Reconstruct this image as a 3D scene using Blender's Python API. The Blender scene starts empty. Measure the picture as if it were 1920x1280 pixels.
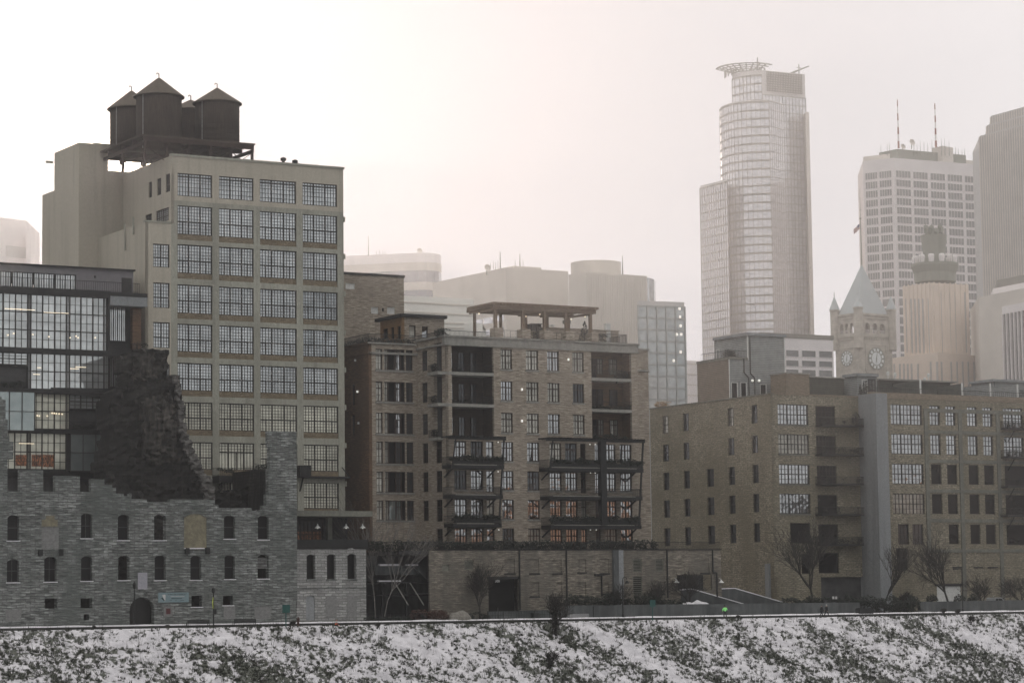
import bpy, math, random
from math import radians, sin, cos, pi, atan, atan2, sqrt, hypot
from mathutils import Vector, Matrix, noise
random.seed(7)
S = bpy.context.scene
COL = S.collection

# ------------------------------------------------------------------ camera
F = 4930.0            # focal length in pixels of a 1920 px wide frame
ZC = 2.6              # eye height above the river path
_p = atan(488 / F); _r = .0125
_fw = Vector((0, cos(_p), sin(_p))); _up = Vector((0, -sin(_p), cos(_p))); _rt = Vector((1, 0, 0))
UP = cos(_r) * _up + sin(_r) * _rt; RT = cos(_r) * _rt - sin(_r) * _up
cam_d = bpy.data.cameras.new('camera'); cam = bpy.data.objects.new('camera', cam_d); COL.objects.link(cam)
cam_d.sensor_width = 36; cam_d.lens = F / 1920 * 36; cam_d.clip_start = 1; cam_d.clip_end = 8000
M = Matrix((RT, UP, -_fw)).transposed().to_4x4(); M.translation = (0, 0, ZC)
cam.matrix_world = M; S.camera = cam

# ------------------------------------------------------------------ light
SUN_AZ = radians(-8.45); SUN_EL = radians(9.55)      # measured from +Y (clockwise) and from the horizon
SUN = Vector((sin(SUN_AZ) * cos(SUN_EL), cos(SUN_AZ) * cos(SUN_EL), sin(SUN_EL)))
w = bpy.data.worlds.new("World"); S.world = w; w.use_nodes = True
nt = w.node_tree; N = nt.nodes; L = nt.links; N.clear()
def nn(t, **k):
    n = N.new(t)
    for a, b in k.items(): setattr(n, a, b)
    return n
sky = nn('ShaderNodeTexSky', sky_type='NISHITA', sun_disc=False, sun_elevation=SUN_EL, sun_rotation=SUN_AZ,
         air_density=1.0, dust_density=1.0, ozone_density=1.0)
bg1 = nn('ShaderNodeBackground'); bg1.inputs[1].default_value = .012
hs = nn('ShaderNodeHueSaturation'); hs.inputs['Saturation'].default_value = .3; L.new(sky.outputs[0], hs.inputs['Color']); mn = nn('ShaderNodeVectorMath', operation='MINIMUM'); mn.inputs[1].default_value = (9, 9, 9.5); L.new(hs.outputs[0], mn.inputs[0]); L.new(mn.outputs[0], bg1.inputs[0])
# thin bright overcast veil: brightest towards the sun, dimmer and bluer away from it
tc = nn('ShaderNodeTexCoord'); dot = nn('ShaderNodeVectorMath', operation='DOT_PRODUCT')
dot.inputs[1].default_value = SUN; L.new(tc.outputs['Generated'], dot.inputs[0])
def mrange(src, lo, hi, sm=True):
    n = nn('ShaderNodeMapRange', interpolation_type='SMOOTHSTEP' if sm else 'LINEAR'); n.inputs[1].default_value = lo; n.inputs[2].default_value = hi; L.new(src, n.inputs[0]); return n.outputs[0]
def cmix(f, a, b):
    n = nn('ShaderNodeMix', data_type='RGBA'); L.new(f, n.inputs[0])
    for i, v in ((6, a), (7, b)):
        if isinstance(v, tuple): n.inputs[i].default_value = v
        else: L.new(v, n.inputs[i])
    return n.outputs[2]
sx = nn('ShaderNodeSeparateXYZ'); L.new(tc.outputs['Generated'], sx.inputs[0])
front = cmix(mrange(sx.outputs[2], .0, .2), (1.02, .98, .99, 1), (.70, .68, .69, 1))
front = cmix(mrange(dot.outputs['Value'], .945, .992, False), front, (.38, .375, .40, 1))
horizon = cmix(mrange(dot.outputs['Value'], -.3, .95), (.41, .42, .43, 1), front)
veil = cmix(mrange(sx.outputs[2], .24, .75), horizon, (1.34, 1.32, 1.30, 1))
bg2 = nn('ShaderNodeBackground'); bg2.inputs[1].default_value = 1.0; L.new(veil, bg2.inputs[0])
# glow round the low sun
pw = nn('ShaderNodeMath', operation='POWER'); pw.inputs[1].default_value = 9000
mx0 = nn('ShaderNodeMath', operation='MAXIMUM'); mx0.inputs[1].default_value = 0; L.new(dot.outputs['Value'], mx0.inputs[0]); L.new(mx0.outputs[0], pw.inputs[0])
bg3 = nn('ShaderNodeBackground'); bg3.inputs[0].default_value = (1, .82, .66, 1)
ml = nn('ShaderNodeMath', operation='MULTIPLY'); ml.inputs[1].default_value = 14; L.new(pw.outputs[0], ml.inputs[0]); L.new(ml.outputs[0], bg3.inputs[1])
a1 = nn('ShaderNodeAddShader'); a2 = nn('ShaderNodeAddShader'); out = nn('ShaderNodeOutputWorld')
L.new(bg1.outputs[0], a1.inputs[0]); L.new(bg2.outputs[0], a1.inputs[1]); L.new(a1.outputs[0], a2.inputs[0]); L.new(bg3.outputs[0], a2.inputs[1]); L.new(a2.outputs[0], out.inputs[0])
sd = bpy.data.lights.new('sun', 'SUN'); so = bpy.data.objects.new('sun', sd); COL.objects.link(so)
sd.energy = 1.0; sd.angle = radians(.6); sd.color = (1, .84, .74)
so.rotation_euler = (-SUN).to_track_quat('-Z', 'Y').to_euler()
S.view_settings.view_transform = 'Standard'; S.view_settings.look = 'None'; S.view_settings.gamma = 1; S.view_settings.exposure = 0
S.cycles.max_bounces = 5; S.cycles.diffuse_bounces = 2; S.cycles.glossy_bounces = 2; S.cycles.volume_bounces = 0
S.cycles.transparent_max_bounces = 4; S.cycles.use_denoising = True; S.cycles.sample_clamp_indirect = 4
S.cycles.caustics_reflective = False; S.cycles.caustics_refractive = False

# ------------------------------------------------------------------ frames of reference
# the river front runs along u (to the right and away); v points away from the river
TH = radians(30.2); c_, s_ = cos(TH), sin(TH)
def W(u, v, z=0.): return Vector((u * c_ - v * s_, u * s_ + v * c_, z))
def ray(x, y):
    d = _fw * F + RT * (x - 960) + UP * (640 - y); return d / d.y
def uvr(x, y):
    d = ray(x, y); return d.x * c_ + d.y * s_, -d.x * s_ + d.y * c_, d.z
class Face:      # a vertical plane: origin (u,v), tangent to the viewer's right, inward normal = tangent + 90 deg
    def __init__(s, u, v, ang=0.):
        s.u, s.v, s.ang = u, v, ang; s.t = (cos(ang), sin(ang)); s.n = (-sin(ang), cos(ang))
        s.M = Matrix.Translation(W(u, v, 0)) @ Matrix.Rotation(TH + ang, 4, 'Z')
    def px(s, x, y):
        du, dv, dz = uvr(x, y); t = (s.u * s.n[0] + s.v * s.n[1]) / (du * s.n[0] + dv * s.n[1])
        return (du * t - s.u) * s.t[0] + (dv * t - s.v) * s.t[1], ZC + dz * t
    def rect(s, x0, y0, x1, y1):
        xm, ym = (x0 + x1) / 2, (y0 + y1) / 2
        return s.px(x0, ym)[0], s.px(x1, ym)[0], s.px(xm, y1)[1], s.px(xm, y0)[1]
    def uv(s, a, d=0.): return s.u + a * s.t[0] + d * s.n[0], s.v + a * s.t[1] + d * s.n[1]
def FV(V): return Face(0, V, 0)            # looks to the river; a == u
def FL(U, V=0.): return Face(U, V, -pi / 2)   # looks left (-u); a == V0 - v
def F2(p, q):                              # through two (u,v) points, p left of q
    return Face(p[0], p[1], atan2(q[1] - p[1], q[0] - p[0]))
def gu(x, V, y=1150): return FV(V).px(x, y)[0]

# ------------------------------------------------------------------ mesh building
class MB:
    def __init__(s): s.v = []; s.f = []; s.m = []; s.mi = 0
    def quad(s, *p):
        n = len(s.v); s.v += [tuple(q) for q in p]; s.f.append(tuple(range(n, n + len(p)))); s.m.append(s.mi); return s
    def box(s, x0, x1, y0, y1, z0, z1):
        n = len(s.v); s.v += [(x, y, z) for x in (x0, x1) for y in (y0, y1) for z in (z0, z1)]
        for f in ((0, 1, 3, 2), (4, 6, 7, 5), (0, 4, 5, 1), (2, 3, 7, 6), (0, 2, 6, 4), (1, 5, 7, 3)):
            s.f.append(tuple(n + i for i in f)); s.m.append(s.mi)
        return s
    def prism(s, pts, z0, z1, cap=True):
        k = len(pts); n = len(s.v); s.v += [(p[0], p[1], z0) for p in pts] + [(p[0], p[1], z1) for p in pts]
        for i in range(k): s.f.append((n + i, n + (i + 1) % k, n + k + (i + 1) % k, n + k + i)); s.m.append(s.mi)
        if cap:
            s.f.append(tuple(range(n, n + k))[::-1]); s.f.append(tuple(range(n + k, n + 2 * k))); s.m += [s.mi] * 2
        return s
    def slabp(s, pts, y0, y1):         # polygon in (x,z) given thickness along y
        k = len(pts); n = len(s.v); s.v += [(p[0], y0, p[1]) for p in pts] + [(p[0], y1, p[1]) for p in pts]
        for i in range(k): s.f.append((n + i, n + (i + 1) % k, n + k + (i + 1) % k, n + k + i)); s.m.append(s.mi)
        s.f.append(tuple(range(n, n + k))); s.f.append(tuple(range(n + k, n + 2 * k))[::-1]); s.m += [s.mi] * 2
        return s
    def lathe(s, prof, cx=0, cy=0, k=24, a0=0., a1=2 * pi):
        n = len(s.v); full = abs(a1 - a0 - 2 * pi) < 1e-6; kk = k if full else k + 1
        for r, z in prof:
            for i in range(kk):
                a = a0 + (a1 - a0) * i / k; s.v.append((cx + r * cos(a), cy + r * sin(a), z))
        for j in range(len(prof) - 1):
            for i in range(k):
                i2 = (i + 1) % kk; s.f.append((n + j * kk + i, n + j * kk + i2, n + (j + 1) * kk + i2, n + (j + 1) * kk + i)); s.m.append(s.mi)
        return s
    def tube(s, p, q, r0, r1=None, k=6):
        p = Vector(p); q = Vector(q); r1 = r0 if r1 is None else r1; d = q - p
        if d.length < 1e-6: return s
        d.normalize(); a = d.orthogonal().normalized(); b = d.cross(a); n = len(s.v)
        for (c, r) in ((p, r0), (q, r1)):
            for i in range(k):
                t = 2 * pi * i / k; s.v.append(tuple(c + (a * cos(t) + b * sin(t)) * r))
        for i in range(k): s.f.append((n + i, n + (i + 1) % k, n + k + (i + 1) % k, n + k + i)); s.m.append(s.mi)
        if r0 > .04: s.f.append(tuple(range(n, n + k))[::-1]); s.f.append(tuple(range(n + k, n + 2 * k))); s.m += [s.mi] * 2
        return s
    def bar(s, p, q, w, h=None):           # square bar
        h = h or w; p = Vector(p); q = Vector(q); d = (q - p).normalized()
        a = d.cross(Vector((0, 0, 1)));
        if a.length < 1e-3: a = Vector((1, 0, 0))
        a.normalize(); b = a.cross(d); n = len(s.v)
        for c in (p, q):
            for (i, j) in ((-1, -1), (1, -1), (1, 1), (-1, 1)): s.v.append(tuple(c + a * i * w / 2 + b * j * h / 2))
        for f in ((0, 3, 2, 1), (4, 5, 6, 7), (0, 1, 5, 4), (1, 2, 6, 5), (2, 3, 7, 6), (3, 0, 4, 7)): s.f.append(tuple(n + i for i in f)); s.m.append(s.mi)
        return s
    def pieces(s):
        par = list(range(len(s.v)))
        def fd(i):
            while par[i] != i: par[i] = par[par[i]]; i = par[i]
            return i
        for f in s.f:
            for j in f[1:]:
                a, b = fd(f[0]), fd(j)
                if a != b: par[a] = b
        g = {}
        for f, mi in zip(s.f, s.m): g.setdefault(fd(f[0]), []).append((f, mi))
        out_ = []
        for fs in g.values():
            m = MB(); ix = {}
            for f, mi in fs:
                for i in f:
                    if i not in ix: ix[i] = len(m.v); m.v.append(s.v[i])
                m.f.append(tuple(ix[i] for i in f)); m.m.append(mi)
            out_.append(m)
        return out_
    def mesh(s, name, mats, smooth=False):
        me = bpy.data.meshes.new(name); me.from_pydata(s.v, [], s.f)
        for m in (mats if isinstance(mats, (list, tuple)) else [mats]): me.materials.append(m)
        if any(s.m): me.polygons.foreach_set('material_index', s.m)
        if smooth: me.polygons.foreach_set('use_smooth', [True] * len(s.f))
        return me
WM = {}
EACH = {'spandrel', 'infill', 'sill', 'bracket', 'drainpipe', 'downpipe', 'column', 'brace', 'strut', 'snow_cap', 'coping', 'cornice', 'pier', 'canopy_strut', 'roof_vent', 'fascia', 'roof', 'mullion_', 'concrete_frame', 'beam', 'deck_', 'tie_beam', 'corner_trim', 'balcony'}
def place(o, world, parent=None):
    COL.objects.link(o); WM[o.name] = world.copy()
    if parent is not None:
        o.parent = parent; o.matrix_local = WM[parent.name].inverted() @ world
    else: o.matrix_world = world
    return o
def tag(o, label, cat, group=None, kind=None):
    if label: o['label'] = label
    if cat: o['category'] = cat
    if group: o['group'] = group
    if kind: o['kind'] = kind
    return o
UVM = Matrix.Rotation(TH, 4, 'Z')
def thing(name, label, cat, u, v, z=0., rot=0., group=None):
    o = bpy.data.objects.new(name, None); o.empty_display_size = 1
    place(o, Matrix.Translation(W(u, v, z)) @ Matrix.Rotation(TH + rot, 4, 'Z')); return tag(o, label, cat, group)
def part(name, mb, mat, parent, face=None, off=None, label=None, smooth=False):
    """face: coords are (a, depth, z) of that face; off=(u,v,z): coords relative to it; else plain u,v,z"""
    if name in EACH and isinstance(mb, MB):
        cs = mb.pieces()
        if 1 < len(cs) <= 100:
            for c in cs: o = part(name + ' ', c, mat, parent, face, off, label, smooth)
            return o
    name = name.strip(); me = mb if isinstance(mb, bpy.types.Mesh) else mb.mesh(name, mat, smooth)
    o = bpy.data.objects.new(name, me)
    if face is not None: m = face.M @ (Matrix.Translation(off) if off else Matrix.Identity(4))
    elif off is not None: m = Matrix.Translation(W(*off)) @ UVM
    else: m = UVM
    place(o, m, parent)
    if label: o['label'] = label
    return o
def loc(name, mb, mat, parent, smooth=False, label=None):       # coords relative to the parent itself
    me = mb if isinstance(mb, bpy.types.Mesh) else mb.mesh(name, mat, smooth)
    o = bpy.data.objects.new(name, me); place(o, WM[parent.name], parent)
    if label: o['label'] = label
    return o
def solo(name, mb, mat, label, cat, u=0, v=0, z=0, rot=0, group=None, kind=None, smooth=False):
    me = mb if isinstance(mb, bpy.types.Mesh) else mb.mesh(name, mat, smooth)
    o = bpy.data.objects.new(name, me); place(o, Matrix.Translation(W(u, v, z)) @ Matrix.Rotation(TH + rot, 4, 'Z'))
    return tag(o, label, cat, group, kind)

def cellwall(mb, A, Z, inside, thick, d0=0.):
    A = sorted(set(round(a, 3) for a in A)); Z = sorted(set(round(z, 3) for z in Z))
    na, nz = len(A) - 1, len(Z) - 1
    I = [[inside((A[i] + A[i + 1]) / 2, (Z[j] + Z[j + 1]) / 2) for j in range(nz)] for i in range(na)]
    g = lambda i, j: 0 <= i < na and 0 <= j < nz and I[i][j]
    d1 = d0 + thick
    for j in range(nz):
        i = 0
        while i < na:
            if not I[i][j]: i += 1; continue
            k = i
            while k < na and I[k][j] and g(k, j - 1) == g(i, j - 1) and g(k, j + 1) == g(i, j + 1): k += 1
            a0, a1, z0, z1 = A[i], A[k], Z[j], Z[j + 1]
            mb.quad((a0, d0, z0), (a1, d0, z0), (a1, d0, z1), (a0, d0, z1))
            mb.quad((a1, d1, z0), (a0, d1, z0), (a0, d1, z1), (a1, d1, z1))
            if not g(i, j + 1): mb.quad((a0, d0, z1), (a1, d0, z1), (a1, d1, z1), (a0, d1, z1))
            if not g(i, j - 1): mb.quad((a0, d0, z0), (a0, d1, z0), (a1, d1, z0), (a1, d0, z0))
            i = k
    for i in range(na + 1):
        for j in range(nz):
            l, r = g(i - 1, j), g(i, j)
            if l != r:
                a = A[i]; z0, z1 = Z[j], Z[j + 1]
                p = [(a, d0, z0), (a, d1, z0), (a, d1, z1), (a, d0, z1)]
                mb.quad(*(p if l else p[::-1]))
    return mb
def holewall(mb, a0, a1, z0, z1, holes, thick=.4, d0=0.):
    A = [a0, a1]; Z = [z0, z1]
    for h in holes: A += [min(max(h[0], a0), a1), min(max(h[1], a0), a1)]; Z += [min(max(h[2], z0), z1), min(max(h[3], z0), z1)]
    def ins(a, z):
        for h in holes:
            if h[0] < a < h[1] and h[2] < z < h[3]: return False
        return True
    return cellwall(mb, A, Z, ins, thick, d0)

# ------------------------------------------------------------------ materials
def newmat(name):
    m = bpy.data.materials.new(name); m.use_nodes = True; t = m.node_tree; b = t.nodes['Principled BSDF']; return m, t, b
def c4(c): return (c[0], c[1], c[2], 1)
def node(t, ty, **k):
    n = t.nodes.new(ty)
    for a, b in k.items(): setattr(n, a, b)
    return n
def mixc(t, fac, a, b, blend='MIX'):
    n = node(t, 'ShaderNodeMix', data_type='RGBA', blend_type=blend)
    for s, v in ((0, fac), (6, a), (7, b)):
        if isinstance(v, (int, float)): n.inputs[s].default_value = v
        elif isinstance(v, tuple): n.inputs[s].default_value = v
        else: t.links.new(v, n.inputs[s])
    return n.outputs[2]
def noi(t, vec, scale, sx=(1, 1, 1), detail=4, rough=.6, lo=.35, hi=.65):
    mp = node(t, 'ShaderNodeMapping'); mp.inputs['Scale'].default_value = sx; t.links.new(vec, mp.inputs[0])
    n = node(t, 'ShaderNodeTexNoise'); n.inputs['Scale'].default_value = scale; n.inputs['Detail'].default_value = detail; n.inputs['Roughness'].default_value = rough
    t.links.new(mp.outputs[0], n.inputs[0])
    r = node(t, 'ShaderNodeMapRange'); r.inputs[1].default_value = lo; r.inputs[2].default_value = hi; t.links.new(n.outputs[0], r.inputs[0])
    return r.outputs[0]
def pmat(name, c1, c2, scale=1., st=(1, 1, 1), lo=.35, hi=.65, big=None, brick=None, rough=.85, metal=0., bump=.0, drip=None, spec=.3, k=.6):
    """c1/c2 mottled by noise; big=(colour, scale, amount) weathering; brick=(w,h,mortar colour,mortar size,contrast)"""
    dim = lambda c: tuple(x * k for x in c); c1, c2 = dim(c1), dim(c2)
    if big: big = (dim(big[0]),) + tuple(big[1:])
    if drip: drip = (dim(drip[0]),) + tuple(drip[1:])
    m, t, b = newmat(name); tc = node(t, 'ShaderNodeTexCoord'); ob = tc.outputs['Object']
    f = noi(t, ob, scale, st, lo=lo, hi=hi)
    col = mixc(t, f, c4(c1), c4(c2)); hgt = f
    if brick:
        sp = node(t, 'ShaderNodeSeparateXYZ'); t.links.new(ob, sp.inputs[0]); ad = node(t, 'ShaderNodeMath', operation='ADD')
        t.links.new(sp.outputs[0], ad.inputs[0]); t.links.new(sp.outputs[1], ad.inputs[1])
        cb = node(t, 'ShaderNodeCombineXYZ'); t.links.new(ad.outputs[0], cb.inputs[0]); t.links.new(sp.outputs[2], cb.inputs[1])
        br = node(t, 'ShaderNodeTexBrick'); br.inputs['Scale'].default_value = 1; br.inputs['Brick Width'].default_value = brick[0]; br.inputs['Row Height'].default_value = brick[1]
        br.inputs['Mortar Size'].default_value = brick[3]; br.inputs['Mortar Smooth'].default_value = .3; br.inputs['Bias'].default_value = 0
        q = brick[4]; br.inputs['Color1'].default_value = (1 - q, 1 - q, 1 - q, 1); br.inputs['Color2'].default_value = (1 + q, 1 + q, 1 + q, 1); br.inputs['Mortar'].default_value = c4(brick[2])
        wv = node(t, 'ShaderNodeVectorMath', operation='ADD'); nz = node(t, 'ShaderNodeTexNoise'); nz.inputs['Scale'].default_value = .7; t.links.new(cb.outputs[0], nz.inputs[0])
        sc = node(t, 'ShaderNodeVectorMath', operation='SCALE'); sc.inputs['Scale'].default_value = brick[1] * .6; t.links.new(nz.outputs['Color'], sc.inputs[0])
        t.links.new(cb.outputs[0], wv.inputs[0]); t.links.new(sc.outputs[0], wv.inputs[1]); t.links.new(wv.outputs[0], br.inputs[0])
        col = mixc(t, 1., col, br.outputs['Color'], 'MULTIPLY')
    if big:
        g = noi(t, ob, big[1], (1, 1, .6), lo=.38, hi=.62)
        mm = node(t, 'ShaderNodeMath', operation='MULTIPLY'); mm.inputs[1].default_value = big[2]; t.links.new(g, mm.inputs[0])
        col = mixc(t, mm.outputs[0], col, c4(big[0]))
    if drip:
        g = noi(t, ob, drip[1], (1, 1, .06), lo=.5, hi=.75)
        mm = node(t, 'ShaderNodeMath', operation='MULTIPLY'); mm.inputs[1].default_value = drip[2]; t.links.new(g, mm.inputs[0])
        col = mixc(t, mm.outputs[0], col, c4(drip[0]))
    t.links.new(col, b.inputs['Base Color']); b.inputs['Roughness'].default_value = rough; b.inputs['Metallic'].default_value = metal
    b.inputs['Specular IOR Level'].default_value = spec
    if bump:
        bp = node(t, 'ShaderNodeBump'); bp.inputs['Strength'].default_value = bump; bp.inputs['Distance'].default_value = .1
        t.links.new(hgt, bp.inputs['Height']); t.links.new(bp.outputs[0], b.inputs['Normal'])
    return m
def glass(name, base, metal, rough=.06, ripple=.05, rs=1.2, vary=.35, blot=None):
    """window glass seen from outside: mirrors its surroundings; base = blind/interior tone"""
    m, t, b = newmat(name); tc = node(t, 'ShaderNodeTexCoord'); oi = node(t, 'ShaderNodeObjectInfo')
    ad = node(t, 'ShaderNodeVectorMath', operation='ADD'); t.links.new(tc.outputs['Object'], ad.inputs[0])
    sc = node(t, 'ShaderNodeVectorMath', operation='SCALE'); sc.inputs['Scale'].default_value = 37; 
    cb = node(t, 'ShaderNodeCombineXYZ')
    for i in range(3): t.links.new(oi.outputs['Random'], cb.inputs[i])
    t.links.new(cb.outputs[0], sc.inputs[0]); t.links.new(sc.outputs[0], ad.inputs[1])
    mr = node(t, 'ShaderNodeMapRange'); mr.inputs[3].default_value = 1 - vary; mr.inputs[4].default_value = 1.0; t.links.new(oi.outputs['Random'], mr.inputs[0])
    n = noi(t, ad.outputs[0], .45, (1, 1, 1.6), detail=2, lo=.35, hi=.65)
    dk = blot or tuple(x * .72 for x in base)
    col = mixc(t, n, c4(base), c4(dk)); col = mixc(t, 1., col, mr.outputs[0], 'MULTIPLY')
    t.links.new(col, b.inputs['Base Color']); b.inputs['Metallic'].default_value = metal; b.inputs['Roughness'].default_value = rough
    b.inputs['Specular IOR Level'].default_value = .6 if metal else .12
    nz = node(t, 'ShaderNodeTexNoise'); nz.inputs['Scale'].default_value = rs; nz.inputs['Detail'].default_value = 1; t.links.new(ad.outputs[0], nz.inputs[0])
    bp = node(t, 'ShaderNodeBump'); bp.inputs['Strength'].default_value = 1; bp.inputs['Distance'].default_value = ripple
    t.links.new(nz.outputs[0], bp.inputs['Height']); t.links.new(bp.outputs[0], b.inputs['Normal'])
    return m
def lamp(name, col, st):
    m, t, b = newmat(name); b.inputs['Base Color'].default_value = c4(col); b.inputs['Emission Color'].default_value = c4(col); b.inputs['Emission Strength'].default_value = st; return m

STONE = pmat('limestone', (.08, .086, .082), (.42, .435, .415), 1.9, (.5, .5, 3.0), .38, .64, big=((.11, .125, .115), .2, .75), brick=(1.15, .34, (.35, .35, .35), .035, .45), bump=.8, drip=((.09, .1, .09), .5, .5), k=0.8)
STONE2 = pmat('pale_limestone', (.30, .30, .29), (.5, .5, .48), 2, (.6, .6, 3), brick=(1.0, .34, (.35, .35, .35), .04, .3), bump=.5, big=((.2, .2, .19), .3, .5), k=0.75)
RUB = pmat('rubble_stone', (.03, .027, .025), (.13, .12, .105), 1.1, (1, 1, .35), .4, .75, big=((.02, .018, .016), .12, .85), bump=.8, brick=(1.3, .42, (.25, .25, .25), .06, .55), k=.28)
INFILL = pmat('block_infill', (.20, .20, .195), (.28, .28, .27), 3, brick=(.4, .2, (.8, .8, .8), .02, .05), k=0.75)
TANIN = pmat('tan_plaster', (.20, .18, .12), (.34, .31, .21), 2.2, big=((.15, .13, .09), .6, .6), bump=.3, k=0.75)
CONC = pmat('painted_concrete', (.27, .27, .225), (.35, .345, .29), 3, (1, 1, .6), big=((.21, .205, .17), .14, .7), drip=((.15, .145, .12), 1.0, .6), bump=.1, k=1.1)
CONC_TOP = pmat('upper_concrete', (.34, .31, .25), (.39, .36, .30), 3, big=((.31, .28, .23), .1, .4), drip=((.21, .19, .15), .8, .5), k=1.15)
SPAND = pmat('brick_spandrel', (.16, .125, .08), (.27, .22, .15), 2, (1, 1, 6), brick=(.6, .25, (.7, .7, .7), .02, .15), k=0.8)
BUFF = pmat('buff_brick', (.17, .135, .105), (.42, .37, .30), 2.2, (.45, .45, 3.4), .38, .64, big=((.24, .205, .17), .25, .5), brick=(.9, .25, (.7, .7, .7), .025, .2), bump=.2, k=1.05)
PODB = pmat('podium_brick', (.11, .095, .075), (.40, .355, .29), 2.2, (.45, .45, 3.0), .38, .64, big=((.13, .12, .10), .22, .75), brick=(.9, .25, (.6, .6, .6), .03, .3), bump=.3, drip=((.09, .085, .075), .8, .6), k=.8)
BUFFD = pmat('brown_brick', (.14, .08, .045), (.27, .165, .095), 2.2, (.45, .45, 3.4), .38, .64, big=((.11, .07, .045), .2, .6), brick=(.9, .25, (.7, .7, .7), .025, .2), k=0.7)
CREAM = pmat('limestone_band', (.27, .26, .235), (.37, .355, .32), 2, big=((.2, .2, .18), .3, .5), drip=((.15, .15, .14), 1.5, .5), k=0.85)
TANB = pmat('tan_warehouse_brick', (.13, .115, .082), (.41, .365, .275), 2.6, (.9, .9, 2.2), .36, .64, big=((.16, .14, .095), .12, .7), brick=(.9, .3, (.6, .6, .6), .03, .25), bump=.3, drip=((.12, .11, .08), .6, .5), k=0.85)
TANC = pmat('warehouse_concrete', (.155, .155, .13), (.25, .25, .205), 1.8, big=((.13, .13, .115), .2, .6), drip=((.1, .1, .09), .9, .5), k=0.8)
GREYC = pmat('grey_stucco', (.24, .25, .255), (.31, .325, .33), 3.2, big=((.2, .21, .215), .15, .5), drip=((.15, .155, .16), .8, .6), k=0.85)
COPE = pmat('pinkish_coping_brick', (.27, .21, .15), (.38, .31, .23), 2, (1, 1, 3), brick=(.7, .2, (.8, .8, .8), .02, .15))
STEEL = pmat('dark_steel', (.018, .019, .02), (.035, .036, .036), 2, rough=.6, metal=.2)
FRAME = pmat('window_frame_dark', (.03, .027, .024), (.05, .045, .04), 2, rough=.7)
FRAMEB = pmat('window_frame_brown', (.05, .03, .022), (.07, .045, .033), 2, rough=.7)
WOOD = pmat('weathered_timber', (.17, .12, .085), (.28, .21, .15), 2, (1, 1, 6), k=0.8)
TANKW = pmat('tank_boards', (.07, .052, .04), (.13, .10, .078), 2.2, (4, 4, .3), big=((.05, .04, .03), .3, .5), k=0.75)
TANKR = pmat('tank_roof', (.10, .08, .06), (.17, .135, .10), 2, (2, 2, 2))
SIDING = pmat('grey_siding', (.19, .20, .195), (.26, .27, .265), 1, brick=(400, .28, (.55, .55, .55), .05, .02), k=1.1)
SIDINGB = pmat('brown_siding', (.15, .12, .095), (.2, .165, .13), 1, brick=(400, .28, (.55, .55, .55), .05, .02), k=1.1)
TRIM = pmat('white_trim', (.5, .5, .48), (.62, .62, .6), 2, k=1)
ROOF = pmat('roof_membrane', (.06, .06, .06), (.11, .11, .11), 1)
SNOW = pmat('snow', (.60, .585, .60), (.74, .72, .735), .8, big=((.5, .5, .53), .3, .3), rough=.7, bump=.2, k=1)
RWALL = pmat('retaining_concrete', (.09, .1, .1), (.17, .18, .18), 1.2, (1, 1, .5), big=((.05, .055, .055), .25, .7), drip=((.28, .3, .3), 1.1, .4))
BARK = pmat('bark', (.028, .025, .022), (.06, .053, .046), 6, (1, 1, .3))
BIRCH = pmat('pale_bark', (.12, .11, .1), (.3, .28, .26), 3, (1, 1, 3))
LEAF = pmat('evergreen_leaf', (.008, .012, .008), (.03, .04, .028), 3)
DRYRED = pmat('red_dogwood', (.05, .022, .016), (.11, .05, .035), 3)
STRAW = pmat('dry_grass', (.28, .17, .08), (.5, .33, .17), 3)
GRASSM = pmat('winter_grass', (.02, .024, .018), (.085, .09, .06), 2)
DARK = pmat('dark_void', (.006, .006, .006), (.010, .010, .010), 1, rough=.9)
LOGG = pmat('shaded_brown_brick', (.05, .035, .025), (.10, .07, .05), 2.2, (.45, .45, 3.4), brick=(.9, .25, (.7, .7, .7), .025, .2))  # brown brick darkened to put the loggia shade into its colour
DOOR = pmat('dark_door', (.02, .02, .02), (.03, .028, .026), 1, rough=.5)
G_MILL = glass('blinded_glass', (.92, .96, .97), .5, .1, .012, .8, .3)
G_MILL2 = glass('dim_blinded_glass', (.74, .78, .80), .6, .08, .012, .8, .35, blot=(.42, .45, .46))
G_WARM = glass('warm_blinded_glass', (.86, .84, .70), .3, .12, .012, .8, .25)
G_SKY = glass('reflective_glass', (.74, .75, .76), 1., .04, .014, .9, .2)
G_SKYL = glass('curtained_glass', (.62, .60, .53), .5, .12, .015, 1.1, .3, blot=(.38, .37, .33))
G_DARK = glass('dark_glass', (.007, .007, .008), 0., .12, .03, 1.1, .4)
G_MID = glass('dim_glass', (.16, .17, .18), .6, .06, .03, 1.1, .4)
G_TEAL = glass('teal_glass', (.50, .56, .55), .7, .08, .02, .8, .3, blot=(.38, .44, .44))
G_MOD = glass('modern_glass', (.95, .98, .97), .7, .07, .012, .5, .2)
BULB = lamp('lit_lamp', (1, .84, .62), 1.0)
WBULB = lamp('lit_white_lamp', (1, .97, .9), .5)
WARMIN, _t, _b = newmat('lit_interior'); _n = noi(_t, node(_t, 'ShaderNodeTexCoord').outputs['Object'], 7, (1, 1, .5), lo=.42, hi=.7)  # mottled emission paints in the look of a lit room
_c = mixc(_t, _n, (.02, .008, .004, 1), (.34, .13, .05, 1)); _t.links.new(_c, _b.inputs['Base Color']); _t.links.new(_c, _b.inputs['Emission Color']); _b.inputs['Emission Strength'].default_value = .3

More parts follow.
